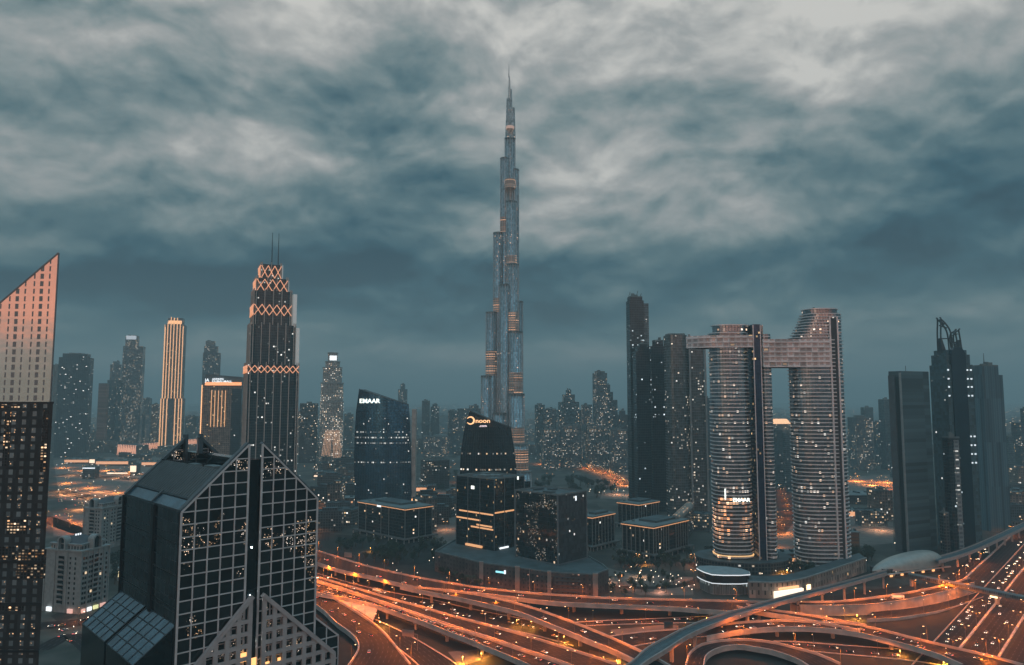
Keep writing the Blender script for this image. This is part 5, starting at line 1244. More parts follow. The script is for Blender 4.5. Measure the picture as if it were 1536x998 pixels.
# ---------------------------------------------------------------- white-edged pavilion
def pavilion():
    O = G(1063, 893); t = thing('oval_pavilion', 'low rounded pavilion with glowing white roof edges and a glazed ground floor', 'pavilion', (O.x, O.y, 0), 0)
    L = lambda u, v, z: ((G(u, v, z)-O).x, (G(u, v, z)-O).y)
    z2, z1 = 19.0, 11.0
    def loop(z, dv): return spline([L(1124, 861+dv, z), L(1095, 862+dv, z), L(1068, 861+dv, z), L(1052, 856.5+dv, z), L(1044, 851.5+dv, z), L(1050, 848.5+dv, z), L(1075, 848+dv, z)], 4)
    def poly(z, v):
        P = [L(u, w_, z) for u, w_ in ((1125, 861), (1110, 862), (1085, 862), (1068, 861), (1058, 858), (1050, 854.5), (1045, 851.5), (1049, 849), (1065, 848.5), (1090, 850), (1112, 853), (1124, 857))]
        return P[::-1] if sum(P[i][0]*P[(i+1) % 12][1]-P[(i+1) % 12][0]*P[i][1] for i in range(12)) < 0 else P
    P = poly(z2, 0)
    b = MB(); b.prism(P, z2-1.0, z2, 0, 0, bottom=True); b.build('roof', M_pav, t)
    b = MB(); b.prism(sc_about(P, 1.006, 1.01), z2-1.2, z2-.35, 0, None); b.build('edge_light', E_pav, t)
    b = MB(); b.prism(sc_about(P, .97, .94), z1, z2-1.0, 0, None); b.build('upper_glazing', M_pavw, t)
    b = MB(); b.prism(sc_about(P, .985, .97), z1-.8, z1, 0, 0, bottom=True); b.build('floor_slab', M_pav, t)
    b = MB(); b.prism(sc_about(P, .993, .985), z1-.9, z1-.2, 0, None); b.build('edge_light', E_pav, t)
    b = MB(); b.prism(sc_about(P, .90, .82), 0, z1-.8, 0, None); b.build('ground_floor_glazing', facade('pavilion_lit_glass', (.12, .15, .15), (.3, .32, .32), 1.6, 20, .12, .01, .35, (.8, .95, .95), .28, .2, .3, seed=91), t)
M_pav = plain('pavilion_roof', (.28, .33, .34), .6); M_pavw = plain('pavilion_brown_glass', (.05, .04, .04), .2, .3); E_pav = glow_mat('pavilion_edge', (.9, .96, 1), .85)
pavilion()
# long curved tan wall building with small windows
def curved_wall():
    O = G(1124, 895); t = thing('curved_wall_building', 'long curved tan building with a bright shopfront, behind the raised rail track', 'building', (O.x, O.y, 0), 0)
    F_ = spline([(G(u, v)-O) for u, v in ((1124, 897), (1163, 898), (1200, 893), (1234, 882), (1272, 868), (1300, 858))], 5)
    B_ = [p+Vector((.18, 1, 0)).normalized()*26 for p in F_]
    f = facade('tan_wall', (.05, .045, .04), (.36, .28, .235), 5.6, 7.0, .38, .22, .04, WARM, 1.0, .2, .4, seed=92)
    zt = 14.0; b = MB(); u = 0
    for i in range(len(F_)-1):
        p, q = F_[i], F_[i+1]; L = (q-p).length; b.face([(p.x, p.y, 0), (q.x, q.y, 0), (q.x, q.y, zt), (p.x, p.y, zt)], 0, [(u, 0), (u+L, 0), (u+L, zt), (u, zt)]); u += L
        b.face([(F_[i].x, F_[i].y, zt), (F_[i+1].x, F_[i+1].y, zt), (B_[i+1].x, B_[i+1].y, zt), (B_[i].x, B_[i].y, zt)], 1)
        b.face([(B_[i+1].x, B_[i+1].y, 0), (B_[i].x, B_[i].y, 0), (B_[i].x, B_[i].y, zt), (B_[i+1].x, B_[i+1].y, zt)], 0)
    for p, q in ((B_[0], F_[0]), (F_[-1], B_[-1])): b.face([(p.x, p.y, 0), (q.x, q.y, 0), (q.x, q.y, zt), (p.x, p.y, zt)], 0)
    b.build('curved_shell', [f, M_roof], t)
    b = MB()
    for i in range(len(F_)-1): b.beam(F_[i]+Vector((0, -.4, zt+.3)), F_[i+1]+Vector((0, -.4, zt+.3)), 1.2, 1.4)
    b.build('coping', M_stone, t)
    b = MB(); p, q = G(1161, 899)-O, G(1203, 893)-O; a = math.atan2((q-p).y, (q-p).x); m_ = (p+q)/2; b.box(m_.x, m_.y-2.0, 1.0, (q-p).length, 2.5, 6.0, a); b.build('bright_shopfront', glow_mat('shopfront', (1, .80, .58), 1.5), t)
    b = MB(); b.box(m_.x, m_.y-2.4, 8.2, (q-p).length*.7, 1.2, 1.6, a); b.build('shop_fascia', E_warm, t)
    for u_, v_, m_ in ((1212, 889, 1), (1236, 878, 0), (1256, 869, 1)):
        p = G(u_, v_)-O; b = MB(); b.box(p.x, p.y-1.6, 3.0, 5, 1.2, 4.5, R(28)); b.build('lit_doorway', E_hot if m_ else E_warm, t)
curved_wall()
# metro station shell
def station():
    u = lambda a, b, z: G(a, b, z)
    A, B = u(1308, 851, 10), u(1412, 838, 10); c = (A+B)/2; L = (B-A).length/2; rot = math.atan2((B-A).y, (B-A).x)
    t = thing('station_shell', 'pale leaf-shaped shell roof of the rail station', 'station', (c.x, c.y, 0), rot)
    b = MB(); n, m_ = 24, 10
    def P(i, j):
        s = -1+2*i/n; prof = (1-abs(s)**2.2)**.75 if s < 0 else (1-abs(s)**3.5)**.6; a = math.pi*j/m_
        return (s*L, -math.cos(a)*13.0*max(.02, prof), 6+max(.0, math.sin(a))**.8*14*max(.02, prof)*(1+.25*s))
    for i in range(n):
        for j in range(m_): b.face([P(i, j), P(i+1, j), P(i+1, j+1), P(i, j+1)][::1], 0)
    o = b.build('shell_roof', plain('shell_metal', (.42, .40, .36), .4, .35, var=.1), t, smooth=True)
    b = MB(); b.box(0, 0, 0, L*1.7, 18, 8.5); b.build('concourse', F_lowd, t)
    b = MB(); b.box(0, -13.4, 4.5, L*1.8, 2.2, 1.0); b.build('platform_edge', M_conc, t)
    for s in (-.7, -.4, -.1, .2, .5): b = MB(); b.box(s*L, -9.5, 1.0, 3.2, .8, 3.4); b.build('lit_doorway', E_warm, t)
    # footbridge: enclosed tube across the highway
    A, B = u(1364, 866, 8), u(1545, 903, 8); d_ = B-A; L = d_.length; rot = math.atan2(d_.y, d_.x)
    f = thing('footbridge', 'enclosed grey footbridge crossing high over the highway', 'footbridge', (A.x, A.y, 0), rot)
    b = MB(); P = [(-2.6, 7.5), (2.6, 7.5), (3.0, 9), (2.6, 11.3), (1.4, 12.3), (-1.4, 12.3), (-2.6, 11.3), (-3.0, 9)]
    for i in range(8):
        (y0, z0), (y1, z1) = P[i], P[(i+1) % 8]; mt = 1 if i in (2, 6) else 0; b.face([(0, y0, z0), (L, y0, z0), (L, y1, z1), (0, y1, z1)], mt, [(0, z0), (L, z0), (L, z1), (0, z1)])
    b.face([(0, y, z) for y, z in P], 0); b.face([(L, y, z) for y, z in P[::-1]], 0)
    b.build('tube', [plain('bridge_cladding', (.20, .20, .19), .5, .3), facade('bridge_windows', (.08, .08, .08), (.2, .2, .2), 1.8, 9, .1, .01, .5, (.9, .95, 1), .35, .2, .3, seed=94)], f)
    for k in (.02, .42, .75, .98): b = MB(); b.box(L*k, 0, 0, 2.2, 3.2, 7.5); b.build('support', M_conc, f)
    for k in (.74,): b = MB(); b.box(L*k, -3.4, 6.0, 6, .8, 1.2); b.build('sign_light', E_hot, f)
station()
# ---------------------------------------------------------------- dark cluster left of the twin towers
t, w, d, h = tower('tallest dark tower of the cluster, unfinished flat top with crane stubs', 941, 968, 452, 1250, facade('cluster_dark', (.025, .045, .055), (.035, .05, .055), 3, 4, .08, .12, .06, (.8, .95, 1), .8, .5, .15, seed=101, zlo=215), .12, .9, tiers=[(447, .85, 0, 0)])
b = MB(); b.prism(quad(w*.36, d*.8, w*.5, -d*.4), 0, ztop(456, 1250), 0, 1); b.build('side_slab', [F_grey, M_roof], t)
for x, hh in ((-.45, 10), (-.2, 7), (.1, 12), (.35, 8)): b = MB(); b.beam((x*w, 0, ztop(447, 1250)), (x*w+3, 0, ztop(447, 1250)+hh), .7, .7); b.build('crane_stub', M_dark, t)
F_navy = facade('cluster_navy', (.015, .03, .04), (.02, .03, .035), 3, 4, .08, .12, .02, (.8, .95, 1), 1.0, .35, .2, seed=102)
F_navylit = facade('cluster_navy_lit', (.03, .045, .055), (.03, .04, .045), 3, 4, .1, .12, .10, (.85, .95, 1), 1.1, .4, .2, seed=103, zlo=150)
tower('dark tower with a rounded shoulder in front of the tallest dark tower', 950, 976, 528, 1180, F_navy, .1, .9, tiers=[(521, .8, .05, 0), (517, .5, .1, 0)])
tower('dark tower with white upper windows beside the slender curved tower', 972, 1000, 520, 1200, F_navylit, .15, .9, tiers=[(512, .6, .1, 0)])
def curved_glass():
    Y = 1120; Z = lambda v: ztop(v, Y); X = lambda u: (u-768)/FPX*Y; x0 = X(1026)
    t = thing('curved_glass_tower', 'slender grey glass tower with pale vertical edge strips, immediately left of the twin towers', 'skyscraper', (x0, Y, 0), 0)
    f = facade('curved_grey', (.12, .14, .14), (.12, .13, .13), 3, 4, .1, .12, .09, (1, .8, .6), .8, .5, .2, seed=104, litcol2=WHITE)
    a = (X(1030)-X(997))/2; P = ellp(a, 17, 24, X(1013.5)-x0, 0, 3.0)
    b = MB(); b.prism(P, 0, Z(504), 0, 1); b.build('round_shaft', [f, M_roof], t)
    b = MB(); b.prism(sc_about(P, .85, .85), Z(504)-.1, Z(501.5), 0, 0); b.build('roof_cap', M_roofl, t)
    b = MB(); b.prism(quad(X(1053)-X(1031), 28, X(1031)-x0, -12), 0, Z(519), 0, 1); b.build('side_shaft', [f, M_roof], t)
    for u_, v_ in ((1031, 503), (1054, 515)): b = MB(); b.box(X(u_)-x0, -15, 0, 2.2, 3.0, Z(v_)); b.build('edge_strip', M_strip, t)
M_strip = plain('pale_strip', (.30, .33, .33), .5, .3)
curved_glass()
# ---------------------------------------------------------------- right-hand towers
def slab_tower():
    O, rot, Lr, Ll, z = corner(1364, 830, 0, R(64), 1339, 1400, 562)
    t = thing('slab_tower', 'plain grey slab tower with a dark vertical recess, left of the horned tower', 'skyscraper', (O.x, O.y, 0), rot)
    f = facade('slab_grey', (.075, .125, .14), (.08, .12, .135), 40, 4, 0, .06, .004, WHITE, 1, .15, .4, seed=111)
    b = MB(); b.prism(quad(Lr, Ll), 0, z+4, 0, 1); b.build('main_slab', [f, M_roof], t)
    b = MB(); b.prism(quad(1.2, Ll*.36, -1.0, Ll*.06), 0, z-3, 0, 0); b.build('dark_recess', M_navyp, t)
    b = MB(); b.prism(quad(2.0, Ll*.5, -1.6, Ll*.48), 0, z-1, 0, 0); b.build('left_fin', M_strip2, t)
    b = MB(); b.box(-1.2, .4, 0, 2.2, 1.8, z+2); b.build('corner_fin', M_strip, t)
    b = MB(); b.box(Lr*.4, Ll*.5, z+4, .4, .4, 7); b.build('antenna', M_steeld, t)
M_navyp = plain('recess_glass', (.015, .03, .035), .3, .3); M_strip2 = plain('brown_grey_panel', (.09, .11, .12), .7)
slab_tower()
def horned_tower():
    Y = 915; Z = lambda v: ztop(v, Y); X = lambda u: (u-768)/FPX*Y; x0 = X(1426)
    t = thing('horned_tower', 'dark tower crowned by two curved open horns', 'skyscraper', (x0, Y, 0), R(8))
    f = facade('horned_grey', (.04, .09, .11), (.06, .11, .125), 3.0, 4, .15, .14, .015, WHITE, 1, .15, .3, seed=112)
    fd = plain('horned_dark_glass', (.012, .04, .06), .2, .4, var=.1)
    W_ = (X(1449)-X(1402))*.90
    b = MB(); b.prism(rectp(W_, 30), 0, Z(548), 0, 1); b.build('shaft', [f, M_roof], t)
    b = MB(); b.prism(rectp(W_*.92, 26), Z(548)-.1, Z(533), 0, 1); b.build('shoulder', [f, M_roof], t)
    b = MB(); b.prism(rectp(W_*.78, 22), Z(533)-.1, Z(526), 0, 1); b.build('shoulder', [f, M_roof], t)
    # dark central bay with a rounded head
    b = MB(); xa = -W_*.33; xb = W_*.22; n = 12; cxx = (xa+xb)/2; r = (xb-xa)/2; pts = [(xa, 14), (xb, 14)] 
    arc = [(cxx+r*math.cos(math.pi*i/n), Z(536)+r*1.2*math.sin(math.pi*i/n)) for i in range(n+1)]
    out = [(xa, 0), (xb, 0)]+arc
    b.face([(x, -16.6, z) for x, z in out], 0)
    for i in range(len(out)):
        p, q = out[i], out[(i+1) % len(out)]; b.face([(p[0], -16.6, p[1]), (p[0], -10, p[1]), (q[0], -10, q[1]), (q[0], -16.6, q[1])], 0)
    b.build('central_bay', fd, t)
    # horns: left tall, right short; each a curved outer blade, an inner rib and cross ties
    def horn(pts_out, pts_in, name):
        o = spline([(x, 0, z) for x, z in pts_out], 6); i_ = spline([(x, 0, z) for x, z in pts_in], 6); b = MB()
        for A in (o, i_):
            for p, q in zip(A, A[1:]):
                for y in (-3, 3): b.beam((p.x, y, p.z), (q.x, y, q.z), 1.3, 1.3, 0, up=(0, 1, 0))
        for k in (.25, .5, .72):
            a, c = o[int(k*(len(o)-1))], i_[int(k*(len(i_)-1))]; b.beam((a.x, 0, a.z), (c.x, 0, c.z), 1.2, 1.2, 0, up=(0, 1, 0))
        b.build(name, M_horn, t)
    Zx = lambda u: (u-1426)/FPX*Y
    horn([(Zx(1409), Z(527)), (Zx(1409.5), Z(500)), (Zx(1411), Z(480)), (Zx(1409), Z(477))], [(Zx(1428), Z(527)), (Zx(1426), Z(500)), (Zx(1419), Z(487)), (Zx(1410.5), Z(479))], 'tall_horn')
    horn([(Zx(1443), Z(527)), (Zx(1441), Z(508)), (Zx(1439.5), Z(496)), (Zx(1441.5), Z(493.5))], [(Zx(1432), Z(527)), (Zx(1430), Z(508)), (Zx(1432.5), Z(500)), (Zx(1440), Z(495.5))], 'short_horn')
    b = MB(); b.prism([(Zx(1409), -5), (Zx(1416), -5), (Zx(1416), 5), (Zx(1409), 5)], Z(530), Z(508), 0, 0, top=[(Zx(1410), -3), (Zx(1411), -3), (Zx(1411), 3), (Zx(1410), 3)]); b.build('horn_root', M_horn, t)
    b = MB(); b.prism([(Zx(1435), -5), (Zx(1444), -5), (Zx(1444), 5), (Zx(1435), 5)], Z(530), Z(510), 0, 0, top=[(Zx(1440), -3), (Zx(1441), -3), (Zx(1441), 3), (Zx(1440), 3)]); b.build('horn_root', M_horn, t)
    for u_ in (1406, 1437, 1443):
        for v_ in (557, 570, 582, 595, 655, 668, 681, 694):
            if u_ == 1406 and v_ > 600: continue
            b = MB(); b.box(Zx(u_), -16, Z(v_), 1.5, 1.2, 1.8); b.build('wall_light', E_wall, t)
M_horn = plain('horn_metal', (.05, .07, .08), .5, .4); E_wall = glow_mat('wall_light', (.85, .95, 1), .9)
horned_tower()
t, w, d, h = tower('broad grey-blue ribbed tower with a stepped top and mast, right of the horned tower', 1455, 1506, 563, 1030, facade('ribbed_blue', (.06, .13, .165), (.10, .17, .20), 3.6, 60, .24, .01, .004, WHITE, .8, .15, .3, seed=114, vonly=True), .15, .8, tiers=[(550, .82, -.04, 0)])
b = MB(); b.cyl(-w*.04, 0, ztop(550, 1030), ztop(530, 1030), .7, .3, 6); b.build('antenna', M_steeld, t)
t, w, d, h = tower('narrow lower dark tower with white-lit stair windows in front of the horned tower', 1410, 1436, 657, 880, F_navy, .1, .8)
b = MB(); b.prism(quad(w*.42, 1.5, -w*.1, -d*.5-1.6), 6, ztop(660, 880), 0, 0); b.build('pale_bay', facade('stair_bay', (.1, .12, .13), (.22, .25, .26), 5.5, 5, .14, .25, .3, WHITE, .5, .2, .4, seed=115), t)
tower('low dark wing at the foot of the plain grey slab tower', 1400, 1414, 770, 875, F_lowd, .1, 1.2, 'building', 'office_block')
# ---------------------------------------------------------------- left: pale hotel with arches and its twin
def arched_hotel(label, uc, vb, az, uL, uR, vt, lit=True):
    O, rot, Lr, Ll, z = corner(uc, vb, 0, az, uL, uR, vt)
    t = thing('arched_hotel', label, 'hotel', (O.x, O.y, 0), rot)
    zc = z-9
    b = MB(); b.prism(quad(Lr, Ll), 0, zc, 0, 1); b.build('stone_body', [M_stone, M_roof], t)
    b = MB(); b.prism(quad(Lr*.86, Ll*.82, Lr*.07, Ll*.09), zc, z-4, 0, 1); b.build('setback_storey', [F_arch, M_roof], t)
    b = MB(); b.prism(grow(quad(Lr, Ll), 1.1), zc-.9, zc+.5, 0, 0, bottom=True); b.build('cornice', M_stone, t)
    b = MB(); b.prism(grow(quad(Lr*.86, Ll*.82, Lr*.07, Ll*.09), .9), z-4.6, z-3.8, 0, 0, bottom=True); b.build('cornice', M_stone, t)
    # hipped dark roof
    b = MB(); P = quad(Lr*.80, Ll*.76, Lr*.10, Ll*.12); T = quad(Lr*.22, Ll*.22, Lr*.39, Ll*.39); b.prism(P, z-3.8, z+1, 0, 0, top=T); b.build('dark_roof', M_slate, t)
    for i in range(3): b = MB(); b.box(Lr*(.4+.08*i), Ll*.5, z+1, .8, .8, 1.4); b.build('roof_beacon', E_white if lit else M_stone, t)
    # two great arched gables
    def arch(side, pos, wd):
        b = MB(); n = 14; r = wd/2; base = zc-1; top = z-1-r*.2
        out = [(-r, base)]+[(-r*math.cos(math.pi*i/n), top+r*math.sin(math.pi*i/n)) for i in range(n+1)]+[(r, base)]
        ri = r-1.3; inn = [(-ri, base)]+[(-ri*math.cos(math.pi*i/n), top+ri*math.sin(math.pi*i/n)) for i in range(n+1)]+[(ri, base)]
        def M(x, z_, o_): return (pos+x, -o_, z_) if side == 'r' else (-o_, pos-x, z_)
        for i in range(len(out)-1):
            b.face([M(*out[i], 1.2), M(*inn[i], 1.2), M(*inn[i+1], 1.2), M(*out[i+1], 1.2)][::-1], 0); b.face([M(*out[i], 1.2), M(*out[i+1], 1.2), M(*out[i+1], -5), M(*out[i], -5)], 0)
            b.face([M(*inn[i], 1.2), M(*inn[i], -5), M(*inn[i+1], -5), M(*inn[i+1], 1.2)], 0)
        b.build('arch_gable', M_stone, t)
        g_ = MB(); g_.face([M(x, z_, -1.5) for x, z_ in inn], 0); g_.build('arch_glazing', M_glassd, t)
    arch('r', Lr*.52, 9.5); arch('l', Ll*.55, 8.5)
    # windows (each its own part) and balconies
    fl = 4.1; nf = int((zc-7)/fl)
    def win(x, y, z_, w_, dx_, on=False):
        b = MB(); b.box(x, y, z_, w_ if dx_ else .3, .3 if dx_ else w_, 2.0); b.build('window', E_win if on else M_glassd, t)
    rnd = random.Random(int(uc))
    for k in range(nf):
        z_ = 7.4+k*fl
        for x in (.09, .17, .30, .38): win(Lr*x, -.12, z_, 1.5, True, rnd.random() < .03)
        for x in (.70, .90): win(Lr*x, -.12, z_, 1.5, True, rnd.random() < .03)
        for y in (.16, .30): win(-.12, Ll*y, z_, 1.4, False)
        for (side, pos) in (('r', .52), ('l', .55)):
            b = MB(); g_ = MB()
            if side == 'r': b.box(Lr*pos, -.9, z_-.8, 8.0, 1.8, .35); b.box(Lr*pos, -1.7, z_-.45, 8.0, .2, .9); g_.box(Lr*pos, -.12, z_-.3, 6.6, .3, 2.6)
            else: b.box(-.9, Ll*pos, z_-.8, 1.8, 7.0, .35); b.box(-1.7, Ll*pos, z_-.45, .2, 7.0, .9); g_.box(-.12, Ll*pos, z_-.3, .3, 6.0, 2.6)
            b.build('balcony', M_stone, t); g_.build('balcony_door', M_glassd, t)
    pl = MB()
    for x in (0, .24, .43, .61, .80, 1.0): pl.box(Lr*x, -.35, 0, 1.0, .7, zc-1)
    for y in (.38, .72, 1.0): pl.box(-.35, Ll*y, 0, .7, 1.0, zc-1)
    pl.build('pilaster', M_stone, t)
    if lit:
        for (x, w_, m_) in ((.12, 3, E_shopp), (.33, 4, E_white), (.56, 4.5, E_shopy), (.82, 5, E_shopp)): b = MB(); b.box(Lr*x, -1.0, .6, w_, 1.2, 3.0); b.build('shopfront', m_, t)
        for y, m_ in ((.22, E_shopp), (.8, E_white)): b = MB(); b.box(-1.0, Ll*y, .6, 1.2, 5, 3.4); b.build('shopfront', m_, t)
E_shopp = glow_mat('pink_shopfront', (1, .52, .42), .7); E_shopy = glow_mat('yellow_shopfront', (.95, .95, .4), .8); E_win = glow_mat('window_glow', (1, .7, .4), .9)
F_arch = facade('arcade', (.03, .04, .045), (.30, .30, .29), 3.2, 5, .25, .2, .05, WARM, 1, .3, .3, seed=121); M_slate = plain('slate_roof', (.07, .075, .085), .7, var=.2)
arched_hotel('pale stone hotel with two tall arched gables and lit shopfronts at street level', 118, 922, R(17), 76, 170, 812)
arched_hotel('dim grey arched hotel partly hidden behind the black gabled tower', 150, 826, R(14), 130, 205, 752, False)
b_ = None
q = G(182, 872); t = thing('lit_annex', 'low brightly lit yellow shop building in the gap beside the pale stone hotel', 'building', (q.x+4, q.y+10, 0), .3)
b = MB(); b.box(0, 0, 0, 22, 14, 13); b.build('annex_body', M_stone, t); b = MB(); b.box(0, -7.4, 4, 20, .6, 6); b.build('lit_frontage', glow_mat('annex_glow', (1, .78, .4), 1.1), t)
# ---------------------------------------------------------------- mall district on the left
def mall():
    O = G(128, 672); t = thing('lattice_arcade', 'long low arcade wrapped in glowing copper zigzag lattice below the gold-striped tower', 'building', (O.x, O.y, 0), 0)
    L = lambda u, v: (G(u, v)-O)
    seg = [((176, 684), (204, 686), 36), ((206, 678), (300, 668), 26)]
    for (p, q, h_) in seg:
        A, B = L(*p), L(*q); d_ = B-A; n_ = Vector((-d_.y, d_.x, 0)).normalized()
        b = MB(); b.prism([(A.x, A.y), (B.x, B.y), (B.x+n_.x*40, B.y+n_.y*40), (A.x+n_.x*40, A.y+n_.y*40)], 0, h_, 0, 1); b.build('arcade_body', [F_low, M_roof], t)
        k = max(6, int(d_.length/9)); z_ = MB()
        for i in range(k):
            a, c = A+d_*i/k-n_*1.2, A+d_*(i+1)/k-n_*1.2; m_ = (a+c)/2
            z_.beam((a.x, a.y, 3), (m_.x, m_.y, h_), 1.8, 1.2); z_.beam((m_.x, m_.y, h_), (c.x, c.y, 3), 1.8, 1.2)
        z_.build('zigzag_lattice', E_lat, t)
E_lat = glow_mat('lattice_copper', (1, .42, .24), .8)
mall()
def lit_hall(label, u0, u1, vb, h, mat, name='retail_hall', deep=40, glow=None, gz=(.35, .9)):
    A, B = G(u0, vb), G(u1, vb); w = (B-A).length; t = thing(name, label, 'building', ((A.x+B.x)/2, A.y, 0), 0)
    b = MB(); b.prism([(-w/2, 0), (w/2, 0), (w/2, deep), (-w/2, deep)], 0, h, 0, 1); b.build('hall_body', [mat, M_roofl], t)
    if glow: b = MB(); b.box(0, -.8, h*gz[0], w*.96, 1.2, h*(gz[1]-gz[0])); b.build('lit_frontage', glow, t)
    b = MB(); b.prism([(-w/2-1, -1.5), (w/2+1, -1.5), (w/2+1, deep+1), (-w/2-1, deep+1)], h, h+1.2, 0, 0, bottom=True); b.build('roof_slab', M_roofl, t)
    for i in range(4): b = MB(); b.box(lerp(-w*.4, w*.4, i/3), deep*.5, h+1.2, w*.07, deep*.3, 2.2); b.build('roof_plant', M_roof, t)
    return t
E_hall = glow_mat('hall_glow', (1, .42, .17), .9); E_hallw = glow_mat('hall_glow_pale', (1, .70, .48), 1.6)
lit_hall('long flat orange-lit hall, leftmost of the lit halls beside the raked tower', 96, 133, 696, 12, F_low, glow=E_hall)
lit_hall('tall orange-lit hall with a pale bright bay left of the arcade', 134, 142, 698, 17, F_low, glow=E_hallw)
lit_hall('long orange-lit hall with a bright white upper strip', 143, 193, 699, 13, F_low, glow=E_hall)
lit_hall('orange-lit hall end with a tall pale tower-like bay', 195, 204, 714, 26, F_low, glow=E_hallw, deep=20)
lit_hall('bright low canopy in front of the lit halls', 160, 192, 712, 5, F_low, glow=E_hallw, deep=14)
lit_hall('small dark kiosk block with a white rooftop sign among the orange lights', 123, 142, 719, 26, F_lowd, glow=E_white, gz=(.9, .98), deep=18)
lit_hall('low pale hall at the foot of the reddish ribbed tower', 139, 172, 676, 22, F_low, deep=30)
lit_hall('orange-lit low hall right of the canopy', 212, 240, 700, 12, F_low, glow=E_hall)
lit_hall('long low hall with bright front just right of the black gabled tower', 476, 530, 756, 9, F_low, glow=E_hall, gz=(.2, .5), deep=30)
lit_hall('low grey hall with white frontage below the ornate lit tower', 470, 528, 716, 12, F_low, glow=E_hallw, gz=(.1, .35), deep=30)
lit_hall('shop block with two bright orange display windows right of the blue curved tower', 624, 640, 742, 14, F_low, glow=E_hall, deep=16, gz=(.2, .9))
lit_hall('small dark shop with a white framed sign next to the orange display windows', 641, 652, 741, 15, F_lowd, glow=E_white, deep=12, gz=(.15, .25))
lit_hall('low lit hall between the twin towers, with an orange canopy', 1160, 1212, 846, 10, F_low, glow=E_hall, gz=(.3, .6), deep=22)
lit_hall('stack of amber-lit floors tucked behind the right twin tower', 1264, 1290, 828, 22, facade('amber_floors', (.2, .1, .05), (.12, .09, .07), 20, 4, .02, .2, .7, (1, .42, .1), .8, .1, .4, seed=131), deep=14)
lit_hall('low hall with pale red frontage right of the twin towers', 1270, 1296, 776, 10, F_low, glow=E_hall, gz=(.2, .8), deep=20)
lit_hall('wide dark flat-roofed hall behind the plain grey slab tower', 1274, 1338, 757, 15, F_lowd, deep=60)
# dome-like bright rooftop seen through the twin towers
q = PY(1171, 630, 2300); t = thing('glowing_roof', 'glowing orange rooftop seen through the gap of the twin towers', 'building', (q.x, 2300, 0), .1)
b = MB(); b.box(0, 0, 0, 62, 30, q.z-12); b.build('building_body', F_farw, t); b = MB(); b.prism(rectp(56, 26), q.z-12, q.z+3, 0, 0, top=rectp(44, 16, -6, 0)); b.build('lit_roof', glow_mat('roof_glow', (1, .5, .22), 1.3), t)
